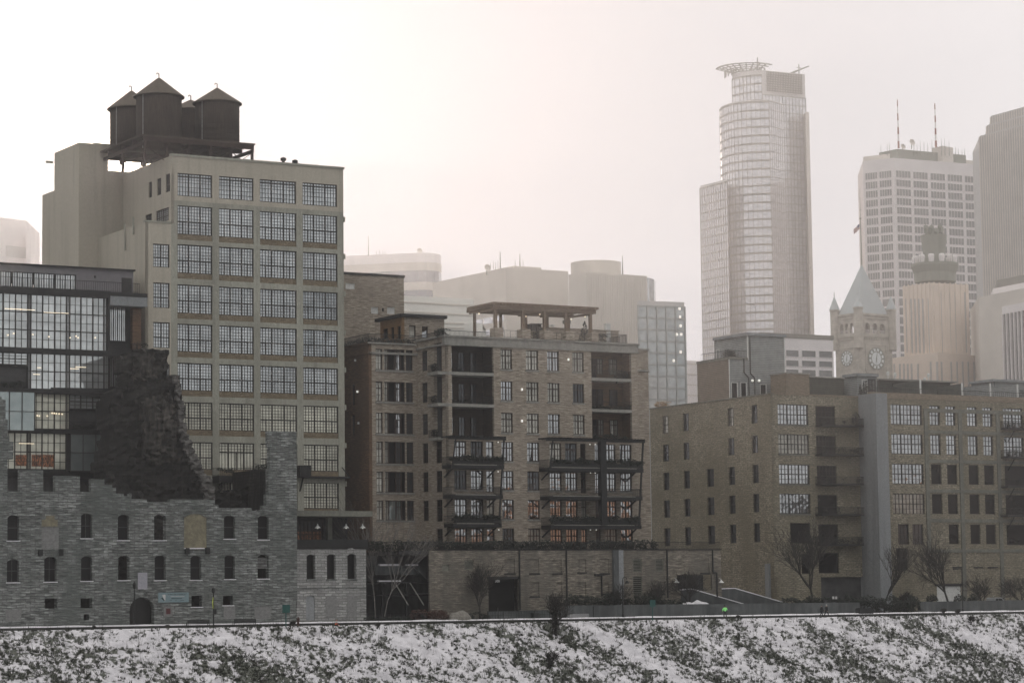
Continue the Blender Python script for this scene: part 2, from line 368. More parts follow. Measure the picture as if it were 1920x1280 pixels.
# ------------------------------------------------------------------ windows
FR = {}
SPEC = {  # heavy verticals, heavy horizontals, fine verticals, fine horizontals, extra (x, z0, z1), heavy width, fine width
 'mill': ([1/3, 2/3], [.44], [i / 12 for i in range(1, 12) if i % 4], [.11 * i for i in (1, 2, 3)] + [.55, .66, .77, .89], [(1/6, 0, .44), (5/6, 0, .44)], .16, .05),
 'milltop': ([1/3, 2/3], [.86], [i / 12 for i in range(1, 12) if i % 4], [.2, .4, .6, .73], [], .16, .05),
 'millsmall': ([.5], [.42], [1/6, 1/3, 2/3, 5/6], [.14, .28, .56, .7, .85], [], .14, .05),
 'milldoor': ([.27, .72], [.66], [.09, .18, .36, .45, .54, .63, .81, .9], [.78, .89], [(.5, 0, .66)], .16, .05),
 'triple': ([1/3, 2/3], [.5], [1/9, 2/9, 4/9, 5/9, 7/9, 8/9], [.25, .75], [], .14, .06),
 'six': ([], [.5], [1/3, 2/3], [.25, .75], [], .12, .06),
 'double': ([.5], [.5], [.17, .33, .67, .83], [.25, .75], [], .14, .06),
 'case': ([.5], [.68], [.25, .75], [.34], [], .14, .05),
 'narrow': ([], [.68], [.5], [.34], [], .12, .05),
 'sash': ([], [.5], [], [], [], .1, .05),
 'plain': ([], [], [], [], [], .1, .05),
 'ruin': ([], [.5], [.5], [], [], .09, .05),
 'louver': ([], [], [], [i / 9 for i in range(1, 9)], [], .08, .09),
 'grid6': ([i / 6 for i in range(1, 6)], [], [], [], [], .16, .05),
}
def winmesh(kind, w, h, fm, fw):
    key = (kind, round(w / .06), round(h / .06), fm.name, fw)
    if key in FR: return FR[key]
    w = key[1] * .06; h = key[2] * .06
    V, H, fv, fh, ex, hw, lw = SPEC[kind]; m = MB()
    m.box(0, fw, 0, .14, 0, h); m.box(w - fw, w, 0, .14, 0, h); m.box(fw, w - fw, .002, .138, h - fw, h); m.box(fw, w - fw, .002, .138, 0, fw)
    for x in V: m.box(x * w - hw / 2, x * w + hw / 2, .01, .13, fw, h - fw)
    for z in H: m.box(fw, w - fw, .017, .123, z * h - hw / 2, z * h + hw / 2)
    for x in fv: m.box(x * w - lw / 2, x * w + lw / 2, .04, .10, fw, h - fw)
    for z in fh: m.box(fw, w - fw, .047, .09, z * h - lw / 2, z * h + lw / 2)
    for x, a, b in ex: m.box(x * w - .06, x * w + .06, .025, .115, a * h + fw, b * h)
    p = MB().quad((.02, .11, .02), (w - .02, .11, .02), (w - .02, .11, h - .02), (.02, .11, h - .02))
    FR[key] = (m.mesh('window', fm), p.v, p.f, {}); return FR[key]
def window(parent, face, r, kind, gl, fm=None, d=.18, fw=.1, sill=None, name='window'):
    fm = fm or FRAME; a0, a1, z0, z1 = r
    fr, pv, pf, cache = winmesh(kind, a1 - a0, z1 - z0, fm, fw)
    o = bpy.data.objects.new(name, fr); place(o, face.M @ Matrix.Translation((a0, d, z0)), parent)
    if gl.name not in cache:
        me = bpy.data.meshes.new('pane'); me.from_pydata(pv, [], pf); me.materials.append(gl); cache[gl.name] = me
    p = bpy.data.objects.new('pane', cache[gl.name]); place(p, WM[o.name], o)
    if sill:
        s = MB().box(-.08, a1 - a0 + .08, -d - .08, 0, -.22, 0); q = bpy.data.objects.new('sill', s.mesh('sill', sill)); place(q, WM[o.name], o)
    return o
def pick(*a):
    return random.choices([x[0] for x in a], [x[1] for x in a])[0]
def railing(mb, pts, z, h=1.05, step=.14, t=.025, top=.06):
    """pts: list of (x,y) polyline"""
    for (x0, y0), (x1, y1) in zip(pts, pts[1:]):
        L_ = hypot(x1 - x0, y1 - y0); n = max(1, int(L_ / step))
        mb.bar((x0, y0, z + h), (x1, y1, z + h), top); mb.bar((x0, y0, z + .1), (x1, y1, z + .1), .04)
        for i in range(n + 1):
            x, y = x0 + (x1 - x0) * i / n, y0 + (y1 - y0) * i / n; mb.box(x - t / 2, x + t / 2, y - t / 2, y + t / 2, z, z + h)
    return mb
def leaves(mb, cx, cy, cz, rx, ry, rz, n, s=.16, hole=-.35):
    for _ in range(n):
        while True:
            x, y, z = [random.uniform(-1, 1) for _ in range(3)]
            if x * x + y * y + z * z < 1: break
        k = noise.noise(Vector((cx + x * rx, cy + y * ry, cz + z * rz)) * .9)
        if k < hole: continue
        p = Vector((cx + x * rx, cy + y * ry, cz + z * rz)); a = Vector([random.gauss(0, 1) for _ in range(3)]).normalized(); b = a.orthogonal().normalized()
        q = random.uniform(.6, 1.4) * s
        mb.quad(p - a * q, p + b * q * .5, p + a * q, p - b * q * .5)
    return mb
def text(parent_face, s, a, z, h, mat, parent, name, d=-.03, w=None):
    cu = bpy.data.curves.new(name, 'FONT'); cu.body = s; cu.size = h * 1.38; cu.extrude = .004; cu.align_x = 'LEFT'
    tmp = bpy.data.objects.new('tmp', cu); COL.objects.link(tmp); bpy.context.view_layer.update()
    me = bpy.data.meshes.new_from_object(tmp); wd = max(v.co.x for v in me.vertices)
    bpy.data.objects.remove(tmp)
    me.transform(Matrix.Rotation(pi / 2, 4, 'X'))
    if w: me.transform(Matrix.Scale(w / wd, 4, (1, 0, 0)))
    me.materials.clear(); me.materials.append(mat)
    o = bpy.data.objects.new(name, me); place(o, parent_face.M @ Matrix.Translation((a, d, z)), parent); return o

# ------------------------------------------------------------------ ground
def gsheet():
    m = MB(); m.quad((-900, 296.4, 0), (1500, 296.4, 0), (1500, 2600, 0), (-900, 2600, 0)); return m
solo('ground', gsheet(), ROOF, None, None, kind='structure')
m = MB(); m.quad((-1500, -1200, -12), (1800, -1200, -12), (1800, 262, -12), (-1500, 262, -12))
solo('river', m, pmat('river_ice', (.10, .12, .13), (.35, .36, .38), .05, rough=.35), None, None, kind='structure')
m = MB(); m.box(-200, 700, 296.0, 296.35, -.5, .3); solo('kerb', m, pmat('wet_kerb', (.02, .02, .02), (.05, .05, .05), 2), None, None, kind='structure')
def patch(u, v):
    """how much grass shows through the snow"""
    a = .80 * u - .60 * v; b = .60 * u + .80 * v
    return noise.noise(Vector((a * .07, b * .26, 3.1))) * .42 + noise.noise(Vector((u * .55, v * .8, 8))) * .30 + noise.noise(Vector((u * 1.7, v * 2.3, 1))) * .40 + noise.noise(Vector((u * 3.5, v * 4.5, 5))) * .32 + .08
def bankz(u, v):
    d = 286 - v
    if d <= 0: return 0.02 * noise.noise(Vector((u * .3, v * .3, 0)))
    z = -.62 * max(0, d - .6 - .5 * noise.noise(Vector((u * .06, 0, 0)))) - .03 * d
    z += .22 * min(1, d) * noise.noise(Vector((u * .45, v * .5, 9))) + .1 * min(1, d) * noise.noise(Vector((u * 1.6, v, 2)))
    a = .80 * u - .60 * v; b = .60 * u + .80 * v
    z += min(1, d / 2) * (.42 * noise.noise(Vector((b * .30, a * .09, 0))) + .22 * noise.noise(Vector((u * .8, v * 1.1, 4))) + .10 * noise.noise(Vector((u * 2.2, v * 2.6, 4))))
    return z
def bank():
    m = MB(); U0, U1, V0, V1, su, sv = 70, 330, 264.0, 286.0, .32, .3
    nu, nv = int((U1 - U0) / su), int((V1 - V0) / sv)
    for j in range(nv + 1):
        for i in range(nu + 1):
            u, v = U0 + i * su, V0 + j * sv; m.v.append((u, v, bankz(u, v)))
    for j in range(nv):
        for i in range(nu):
            a = j * (nu + 1) + i; m.f.append((a, a + 1, a + nu + 2, a + nu + 1)); m.m.append(0)
    me = m.mesh('bank', [], True); at = me.attributes.new('grass', 'FLOAT', 'POINT')
    at.data.foreach_set('value', [patch(p[0], p[1]) for p in m.v]); return me
mt, t, b = newmat('snowy_bank'); tc = node(t, 'ShaderNodeTexCoord'); ob = tc.outputs['Object']
at = node(t, 'ShaderNodeAttribute', attribute_name='grass')
f1 = noi(t, ob, 2.6, (1, 1, 1), detail=5, rough=.7, lo=.25, hi=.75)
ad = node(t, 'ShaderNodeMath', operation='MULTIPLY_ADD'); t.links.new(at.outputs['Fac'], ad.inputs[0]); ad.inputs[1].default_value = 1.15; t.links.new(f1, ad.inputs[2])
mrr = node(t, 'ShaderNodeMapRange'); mrr.inputs[1].default_value = .60; mrr.inputs[2].default_value = .76; t.links.new(ad.outputs[0], mrr.inputs[0])
sn = noi(t, ob, .8, detail=3); gs = noi(t, ob, 4, detail=3)
t.links.new(mixc(t, mrr.outputs[0], mixc(t, sn, (.42, .405, .425, 1), (.62, .60, .62, 1)), mixc(t, gs, (.022, .027, .022, 1), (.10, .105, .08, 1))), b.inputs['Base Color'])
b.inputs['Roughness'].default_value = .8; BANKM = mt
me = bank(); me.materials.append(BANKM); solo('snowy_riverbank', me, BANKM, None, None, kind='structure')
m = MB(); m.quad((-200, 286, 0), (700, 286, 0), (700, 296, 0), (-200, 296, 0)); solo('path', m, SNOW, None, None, kind='structure')
def verge():
    m = MB(); u = 60; nodes = []
    while u < 330: nodes.append(u); u += 1.2
    for u in nodes: 
        for v, k in ((296.36, .0), (297.0, .22), (298.6, .12), (299.95, .2)): m.v.append((u, v, .3 + k * (.6 + .8 * abs(noise.noise(Vector((u * .21, v * .3, 2)))))))
    for i in range(len(nodes) - 1):
        for j in range(3):
            a = i * 4 + j; m.f.append((a, a + 4, a + 5, a + 1)); m.m.append(0)
    m.box(60, 330, 296.38, 300, -.5, .28); return m
solo('snowy_verge', verge(), SNOW, None, None, kind='structure', smooth=False)
def tufts():
    m = MB(); n = 0
    while n < 12000:
        u, v = random.uniform(95, 285), 286.5 - random.random() ** .8 * 15
        d = patch(u, v)
        if d < random.uniform(-.06, .36): continue
        n += 1; z = bankz(u, v) - .03; k = random.uniform(.4, 1.15) * (1.7 if random.random() < .07 else 1)
        for _ in range(random.randint(5, 9)):
            a = random.uniform(0, 6.3); h = random.uniform(.18, .5) * k; l = random.uniform(.05, .4) * k; wd = random.uniform(.025, .06)
            x, y = u + random.uniform(-.15, .15), v + random.uniform(-.12, .12)
            m.quad((x - wd, y, z), (x + wd, y, z), (x + l * cos(a), y + l * sin(a), z + h))
    for i_ in range(2200):     # tall seed stalks
        u, v = random.uniform(95, 285), 286.6 - (abs(random.gauss(0, 3)) if i_ < 500 else random.random() * 15); z = bankz(u, v)
        if patch(u, v) < 0: continue
        for _ in range(5):
            x = u + random.gauss(0, .25); y = v + random.gauss(0, .3); h = random.uniform(.35, 1.0) * (1.3 if i_ < 500 else 1); q = random.uniform(-.2, .2)
            m.quad((x - .018, y, z), (x + .018, y, z), (x + q, y, z + h))
    return m
solo('grass_tufts', tufts(), GRASSM, 'dark winter grass poking through the snow on the riverbank', 'grass', kind='stuff')

# ------------------------------------------------------------------ concrete mill tower with the lofts
MV = 320.; FM = FV(MV); UL, UR = FM.px(321, 500)[0], FM.px(644.5, 500)[0]; ZT = FM.px(321, 292)[1]
mill = thing('mill_building', 'tall tan concrete mill with large gridded windows and water tanks on its roof', 'building', UL, MV, 0)
cols = [(332.8, 398.3), (411, 476), (487.8, 556.5), (568.3, 633.5)]
rows = [(344.5, 386), (403.5, 455.5), (474, 526), (547, 599), (618.5, 669), (689.5, 739.5), (761, 811), (833.5, 883), (905, 953)]
cu = [(FM.px(a, 600)[0], FM.px(b, 600)[0]) for a, b in cols]; rz = [(FM.px(600, b)[1], FM.px(600, a)[1]) for a, b in rows]
zline = FM.px(321, 375)[1]
holes = []; spb = MB()
for i, (z0, z1) in enumerate(rz):
    for a0, a1 in cu:
        zl = z0 - .75 if i else z0
        holes.append((a0, a1, zl, z1))
        if i: spb.box(a0, a1, .12, .38, zl, z0 - .002)
        k = 'milltop' if i == 0 else ('milldoor' if (i == 7 and a0 == cu[1][0]) else 'mill')
        window(mill, FM, (a0, a1, z0, z1), k, G_WARM if i >= 6 else pick((G_MILL, 3), (G_MILL2, 2 if i < 5 else 0)), d=.14)
small = [(287.3, 317.8, 457.5, 501), (287.5, 318, 530, 577), (287.5, 318.3, 604, 652), (287.5, 318.3, 682, 728), (287.5, 318.3, 757, 804)]
UB = FM.px(272, 700)[0]; ZB = FM.px(300, 418)[1]
sh = [FM.rect(a, c, b, d) for a, b, c, d in small]
for r in sh: window(mill, FM, r, 'millsmall', G_MILL, d=.14)
part('wall', holewall(MB(), UL, UR, 0, zline, holes), CONC, mill, FM)
part('wall', holewall(MB(), UL, UR, zline, ZT, holes), CONC_TOP, mill, FM)
part('wall', holewall(MB(), UB, UL, 0, ZB, sh), CONC_TOP, mill, FM)
part('spandrel', spb, SPAND, mill, FM)
part('wall', MB().box(UR, UR + .12, MV + .41, MV + 17, 0, ZT - .01), CONC, mill)
m = MB(); m.box(UL - .1, UR + .15, -.12, .5, ZT, ZT + .3); m.box(UB - .1, UL - .1, -.1, .5, ZB, ZB + .25)
for i in range(1, 10):
    m.box(UR, UR + .22, -.1, .6, rz[i - 1][0] - 2.0, rz[i - 1][0] - 1.3)
part('coping', m, CONC, mill, FM)
# left side of the tall block, the lower block and the grain bins behind
FS = FL(UL); VB = MV + 17
side = [FS.rect(278.5, 341, 285, 370.5), FS.rect(294.3, 334.5, 302, 366), FS.rect(310.3, 326, 318.6, 360), FS.rect(272.5, 402, 284.5, 416), FS.rect(292, 392, 316.5, 417)]
side = [(r[0], r[1], max(r[2], ZB + .1), r[3]) for r in side]
part('wall', holewall(MB(), -VB, -MV, ZB, ZT, side), CONC_TOP, mill, FS)
for r in side: window(mill, FS, r, 'millsmall', G_MILL, d=.14)
m = MB(); m.box(UL + .45, UR, MV + .45, VB, 0, ZT - .5); m.box(UB + .42, UL + .44, MV + .43, VB, 0, ZB - .3); part('roof', m, ROOF, mill)
FB = FL(UB); part('wall', holewall(MB(), -VB, -MV, 0, ZB, []), CONC_TOP, mill, FB)
FBk = FV(VB); U1 = FBk.px(148, 330)[0]; ZB1 = FBk.px(148, 267)[1]; UE = FBk.px(203, 300)[0]
FB1 = FL(U1); V2 = -FB1.px(102, 320)[0]; ZB2 = FB1.px(102, 357)[1]; V3 = -FB1.px(79, 400)[0]
m = MB(); m.box(U1, UE, VB + .01, V2, 0, ZB1); m.box(UE, UR, VB + .012, V2 - .1, 0, FBk.px(235, 322)[1]); part('wall', m, CONC_TOP, mill)
m = MB(); m.box(U1 + .02, UR - 1, V2 + .02, V3, 0, ZB2); part('wall', m, CONC_TOP, mill)
m = MB()     # roof bits: vents, small boxes
for px, py, hh in ((549, 310, 1.1), (571, 312, .9)):
    a, z = FM.px(px, py); m.lathe([(.22, ZT - .3), (.22, ZT + hh), (.4, ZT + hh), (.4, ZT + hh + .35), (.05, ZT + hh + .5)], a, MV + 3, 10)
part('roof_vent', m, STEEL, mill)
m = MB(); m.box(U1 + 3, U1 + 6, VB + 2, VB + 4, ZB1, ZB1 + .5); m.box(U1 - .8, U1 + .2, V2 + 1, V2 + 1.3, ZB2 + 4, ZB2 + 4.3); part('roof_hatch', m, CONC, mill)
# stained belt and pipes on the side of the lower block
m = MB()
for px, y0, y1 in ((236, 420, 470), (252, 408, 440)):
    a, z0 = FB.px(px, y1); z1 = FB.px(px, y0)[1]; m.tube((a, -.15, z0), (a, -.15, z1), .12)
part('downpipe', m, CONC, mill, FB)
# low steel balcony of the eighth floor
m = MB(); a0, a1 = FM.px(398, 890)[0], FM.px(506, 890)[0]; zf = FM.px(450, 893)[1]
m.box(a0, a1, -2.2, 0, zf - .9, zf); railing(m, [(a0, 0), (a0, -2.15), (a1, -2.15), (a1, 0)], zf, 1.0, .25)
for a in (a0 + .5, a1 - .6): m.bar((a, 0, zf - 2.6), (a, -2, zf - .9), .18)
part('balcony', m, STEEL, mill, FM)
m = MB(); a0, a1 = FM.px(556, 890)[0], UR + .3; zf = FM.px(600, 893)[1]; m.box(a0, a1, -1.0, 0, zf - .25, zf); m.bar((a1 - .1, -.9, zf), (a1 - .8, -.1, zf + 1.3), .1)
m.box(a0, a0 + 1.6, -1.2, 0, zf - .2, zf + 1.4); m.bar((a0 + .5, 0, zf - 2), (a0 + .5, -1, zf - .2), .16); part('awning', m, STEEL, mill, FM)
def planter_dark(par, face, x0, x1, y, d, n, r=.45):
    m = MB(); a0, z = face.px(x0, y); a1 = face.px(x1, y)[0]
    for i in range(int((a1 - a0) / .7) + 1):
        q = a0 + i * .7 + random.uniform(-.2, .2); leaves(m, q, d, z + random.uniform(-.1, .3), .55, .4, r * random.uniform(.6, 1.3), n, .15)
    return part('planter_greenery', m, LEAF, par, face)
planter_dark(mill, FM, 405, 430, 884, -2.0, 45, .35); planter_dark(mill, FM, 468, 500, 882, -2.0, 90, .8)

# water tanks
def tank(label, ex, V, xl, xr, yap, yeave, yb, xo):
    Ff = FV(V); a0, a1 = Ff.px(xl, yeave)[0], Ff.px(xr, yeave)[0]; k = cos(TH * .45); R_ = (a1 - a0) / 2 * .93
    u = (a0 + a1) / 2; ze = Ff.px(ex, yeave)[1]; za = Ff.px(ex, yap)[1]; zb = Ff.px(ex, yb)[1]; R2 = R_ * xo
    t = thing('water_tank', label, 'water tank', u, V, zb)
    h = ze - zb; m = MB().lathe([(0, 0), (R_, 0), (R_, h)], 0, 0, 40); loc('tank_body', m, TANKW, t, True)
    m = MB()
    for i in range(9):
        zz = .25 + (h - .5) * (i / 8) ** 1.15; m.lathe([(R_ + .01, zz - .03), (R_ + .05, zz - .03), (R_ + .05, zz + .03), (R_ + .01, zz + .03)], 0, 0, 40)
    loc('hoop', m, TANKW, t)
    m = MB().lathe([(R_ - .1, h - .05), (R2, h - .02), (R2, h + .12), (.25, za - ze + h - .1), (0, za - ze + h)], 0, 0, 32); loc('roof', m, TANKR, t)
    m = MB(); z = za - ze + h; m.tube((0, 0, z - .1), (0, 0, z + .55), .07); m.tube((0, 0, z + .55), (-.28, 0, z + .62), .06); m.tube((-.28, 0, z + .62), (-.36, 0, z + .4), .06); loc('vent_pipe', m, STEEL, t)
    m = MB(); q = R_ * .97
    for dz in (0, .5): m.bar((-q * .94, -q * .42, 0), (-q * .94, -q * .42, h), .09)
    loc('ladder_rail', m, TRIM, t); return t
tank('largest round wooden water tank with a conical roof, in front and second from the left', 297, 326, 255, 340.5, 146, 183.5, 283, 1.12)
tank('front right wooden water tank with a conical roof, rightmost of the four', 407, 326, 366, 448, 165, 196, 273, 1.12)
tank('leftmost wooden water tank, behind the largest one and nearest the sun', 246, 335.5, 206, 287, 170, 207, 285, 1.14)
tank('rear wooden water tank seen in the gap between the two front tanks', 357, 335.5, 317, 398, 187, 211, 279, 1.14)
tp = thing('tank_platform', 'rusty steel trestle platform carrying the four water tanks', 'platform', UL + 1, 326, ZT)
ua, ub = FV(326).px(252, 280)[0], FV(326).px(452, 280)[0]; zt = FV(326).px(407, 273)[1] - .02
RUST = pmat('rusty_steel', (.05, .028, .02), (.09, .055, .04), 2, k=.5)
m = MB()
for i in range(30):
    v = 322.2 + i * .58; m.box(ua - .6, ub + .4, v, v + .4, zt - .22, zt)
part('deck', m, TANKW, tp)
m = MB()
for v in (322.2, 326, 330, 334.6, 338.6): m.box(ua - .3, ub + .2, v, v + .3, zt - .85, zt - .23)
for i in range(6):
    u = ua + (ub - ua) * i / 5; m.box(u - .12, u + .12, 322, 339, zt - 1.3, zt - .86)
    if i < 5:
        for v in (322.4, 330, 338): m.bar((u, v, zt - 1.3), (u + (ub - ua) / 5, v, ZT - .5), .08); m.bar((u + (ub - ua) / 5, v, zt - 1.3), (u, v, ZT - .5), .08)
part('beam', m, RUST, tp)
for v in (322.4, 330, 338):
    for i in range(6):
        u = ua + (ub - ua) * i / 5; part('leg', MB().box(u - .16, u + .16, v - .16, v + .16, ZT - .5, zt - 1.3), RUST, tp)

# brick block with louvres behind the mill
VK = 342.; FK = FV(VK); a0, a1 = FK.px(600, 560)[0], FK.px(757.5, 560)[0]; zk = FK.px(757, 520.5)[1]
bk = thing('brick_stair_block', 'plain brick block with louvred vents rising between the mill and the condominium', 'building', a0, VK, 0)
lv = [FK.rect(648, 531, 665, 542), FK.rect(696, 576, 709, 588), FK.rect(726, 576, 740, 588.5), FK.rect(716, 577.5, 720, 584)]
part('wall', holewall(MB(), a0, a1, 0, zk, lv, .4), BUFF, bk, FK); part('roof', MB().box(a0, a1, .42, 14, 0, zk - .6), ROOF, bk, FK)
part('wall', MB().box(a1, a1 + .1, .41, 14, 0, zk - .01), BUFF, bk, FK)
part('coping', MB().box(a0, a1 + .15, -.15, .5, zk, zk + .35), STEEL, bk, FK)
for r in lv[:3]: window(bk, FK, r, 'louver', G_DARK, TRIM, d=.05, name='vent')
window(bk, FK, lv[3], 'plain', G_DARK, d=.1, name='vent')

# ------------------------------------------------------------------ modern glass building on the left
GV = 316.; FG = FV(GV); g = lambda x, y=700: FG.px(x, y)[0]; gz = lambda y, x=100: FG.px(x, y)[1]
gb = thing('glass_museum', 'modern steel and glass building with a roof terrace, left of the mill', 'building', g(60), GV, 0)
x0, x1 = g(-60), g(204.5); zb = [gz(550), gz(658), gz(733.5), gz(808), gz(887)]
gzt = gz(541.5)
m = MB()
for i, z in enumerate(zb): m.box(x0, x1 + (3.4 if i in (1, 2) else .02), -.35, .5, z - .28 - .1 * (i == 1), (gzt if i == 0 else z + .25))
m.box(x1 - .3, x1, -.3, .5, zb[1], gzt - .6); m.box(x0, g(215), -.3, .5, zb[4] - .5, zb[4] - .1)
part('floor_edge', m, STEEL, gb, FG)
part('roof', MB().box(x0, x1, .52, 22, 0, gzt - .2).box(x1 + .01, g(262, 560), 3.1, 22, 0, gzt - .2), ROOF, gb, FG)
bx = [-60, -38, -16, 6, 29, 52.5, 58, 80, 103, 125, 131, 152, 174.5, 195.5, 203.5]
SPEC['bay'] = ([], [.5], [.5], [.25, .75], [], .13, .06); SPEC['bayt'] = ([], [.34, .67], [.5], [.17, .5, .84], [], .13, .06)
for k in range(4):
    z1 = zb[k] - (.28 if k != 1 else .38); z0 = zb[k + 1] + .25
    for i in range(len(bx) - 1):
        xa, xb = bx[i], bx[i + 1]; a, b_ = g(xa), g(xb)
        if k == 1 and xb <= 53: zz0 = gz(686); window(gb, FG, (a, b_, zz0, z1), 'bay', G_MOD, d=.05, fw=.07); continue
        if k == 2 and xb <= 59: continue
        if k == 2 and 131 <= xa < 195: window(gb, FG, (a, b_, gz(765), z1), 'bay', G_MOD, d=.05, fw=.07); continue
        if k == 3 and xa >= 125: continue
        window(gb, FG, (a, b_, z0, z1), 'bayt' if k == 0 else 'bay', G_WARM if k == 3 else (G_WARM if (k == 2 and xa < 130) else G_MOD), d=.05, fw=.07)
# recessed loggias
def loggia(par, face, xa, ya, xb, yb, dep, gl, wallm, n=3, kind='sash', rail=True, glz=None):
    a0, a1, z0, z1 = face.rect(xa, ya, xb, yb); m = MB()
    m.quad((a0, dep, z0), (a1, dep, z0), (a1, dep, z1), (a0, dep, z1)); m.quad((a0, .3, z0), (a0, dep, z0), (a0, dep, z1), (a0, .3, z1))
    m.quad((a1, .3, z0), (a1, .3, z1), (a1, dep, z1), (a1, dep, z0)); m.quad((a0, .3, z1), (a0, dep, z1), (a1, dep, z1), (a1, .3, z1)); m.quad((a0, .3, z0), (a1, .3, z0), (a1, dep, z0), (a0, dep, z0))
    part('loggia', m, wallm, par, face)
    wv = (a1 - a0) / n
    for i in range(n): window(par, face, (a0 + wv * i + .12, a0 + wv * (i + 1) - .12, z0 + .1, z1 - .5), kind, gl[i % len(gl)], d=dep - .16)
    if rail: part('railing', railing(MB(), [(a0, .35), (a1, .35)], z0, 1.05, .16), STEEL, par, face)
loggia(gb, FG, -40, 687, 52.5, 730, 2.5, [G_DARK, G_MID, G_DARK], STEEL)
loggia(gb, FG, 131.5, 767, 195, 806, 2.5, [G_MID, G_MID, G_DARK], STEEL)
planter_dark(gb, FG, -20, 45, 722, .3, 60, .6); planter_dark(gb, FG, 138, 190, 802, .4, 50, .5)
def tealbox(xa, xb, ya, yb, n):
    a0, a1, z0, z1 = FG.rect(xa, ya, xb, yb); m = MB(); m.box(a0, a1, -.8, .05, z0, z0 + .15); m.box(a0, a1, -.8, .05, z1 - .1, z1)
    for i in range(n + 1): x = a0 + (a1 - a0) * i / n; m.box(x - .04, x + .04, -.82, -.74, z0, z1)
    m.box(a0, a1, -.81, -.75, (z0 + z1) / 2 - .04, (z0 + z1) / 2 + .04)
    o = part('window', m, FRAME, gb, FG)
    q = MB(); q.quad((a0, -.7, z0), (a1, -.7, z0), (a1, -.7, z1), (a0, -.7, z1)); q.quad((a1, -.7, z0), (a1, .05, z0), (a1, .05, z1), (a1, -.7, z1)); part('pane', q, G_TEAL, o, FG)
tealbox(-10, 61.5, 734, 809, 3); tealbox(128, 222, 814, 885, 4)
# glowing panels before the panes imitate lit brick inside the lowest storey
for xa, xb, ya, yb in ((30, 51, 852, 873), (60, 79, 852, 874), (81, 101, 852, 875)):
    a0, a1, z0, z1 = FG.rect(xa, ya, xb, yb); part('lit_interior', MB().box(a0, a1, .10, .155, z0, z1), WARMIN, gb, FG)
m = MB(); a0, a1 = g(-60), g(118); zz = gz(880)
m.box(a0, a1, -1.2, -.9, zz - .4, zz); part('beam', m, STEEL, gb, FG)
def dots(par, face, P, mat, d=.12, r=.1):
    for q in P:
        a, z = face.px(q[0], q[1])
        if len(q) == 3: part('ceiling_lamp', MB().box(a - q[2], a + q[2], d - .02, d + .02, z - .03, z + .03), mat, par, face)
        else: part('ceiling_lamp', MB().lathe([(0, -r), (r * .8, -r * .6), (r, 0), (r * .8, r * .6), (0, r)], 0, 0, 6), mat, par, face, off=(a, d, z))
dots(gb, FG, [(15, 628), (26, 625), (62, 627), (92, 631), (132, 633), (143, 630), (147, 633), (179, 633), (98, 774), (102, 774.5), (106, 775), (111, 775.5), (117, 776), (70, 779), (74, 779.5), (89, 779.5)], BULB, .06)
dots(gb, FG, [(25, 579, 1.1), (52, 580.5, 1.0), (98, 586, 1.1), (122, 587, .5), (152, 688, .7), (140, 691, .6), (74, 689, .25), (69, 701.5, .45), (30, 773, .25), (50, 831, 1.0)], BULB, .06)
# roof terrace storey
FT = FV(GV + 3.0); tz0 = gzt; tz1 = FT.px(140, 502.5)[1]; ta, tb, tcx = FT.px(-60, 520)[0], FT.px(143, 520)[0], FT.px(250, 520)[0]
wz = FT.px(100, 513)[1]
part('wall', MB().box(tb, tcx, 0, 12, tz0, tz1), pmat('grey_panel', (.25, .235, .25), (.29, .275, .29), 1), gb, FT)
part('wall', MB().box(ta, tb, .01, 12, wz, tz1), pmat('grey_fascia', (.25, .245, .25), (.3, .29, .3), 1), gb, FT)
part('roof_edge', MB().box(ta, tcx + .2, -.25, 12.2, tz1, tz1 + .2), STEEL, gb, FT)
SPEC['terr'] = ([.25, .5, .75], [], [.125, .375, .625, .875], [], [], .1, .04)
n = 5
for i in range(n): a = ta + (tb - ta) * i / n; window(gb, FT, (a + .05, ta + (tb - ta) * (i + 1) / n - .05, tz0, wz), 'terr', G_MOD, STEEL, d=0)
part('railing', railing(MB(), [(x0, .1), (g(262, 545), .1)], tz0, 1.25, .3, .03, .07), STEEL, gb, FG)
m = MB(); a, z = FT.px(228, 520); m.box(a, a + 1.4, -.06, 0, tz0, tz0 + 2.3); part('door', m, DOOR, gb, FT)
a, z = FT.px(178, 519); part('wall_lamp', MB().box(a - .12, a + .12, -.12, 0, z - .15, z + .15), STEEL, gb, FT)
# recessed right corner with balconies
FC = FV(GV + 2.5); ca, cb2 = FC.px(205, 600)[0], FC.px(263, 600)[0]
m = MB(); m.box(ca, cb2, .3, .5, 0, tz0 - .3); part('wall', m, STEEL, gb, FC)
for ya, yb in ((573, 640), (670, 726), (745, 800)):
    r = FC.rect(206, ya, 237, yb); window(gb, FC, r, 'terr', G_MOD, d=.1)
m = MB(); a0, a1, z0, z1 = FC.rect(246, 572, 262, 655); m.box(a0, a1, -.5, .3, z0, z1); part('wall', m, BUFFD, gb, FC)
part('railing', railing(MB(), [(ca, -2.2), (cb2, -2.2)], zb[1] + .25, 1.1, .2), STEEL, gb, FC)
m = MB(); m.box(x1, cb2, .0, 2.5, zb[1] - .3, zb[1] + .22); part('balcony', m, STEEL, gb, FG); part('soffit_panel', MB().box(x1 + .01, cb2, .1, 2.4, gzt - 1.7, gzt - .5), GREYC, gb, FG); part('floor_edge', MB().box(x1 + .01, cb2, .05, 2.4, gzt - .49, gzt), STEEL, gb, FG)
planter_dark(gb, FC, 248, 262, 652, -2, 60, .8)

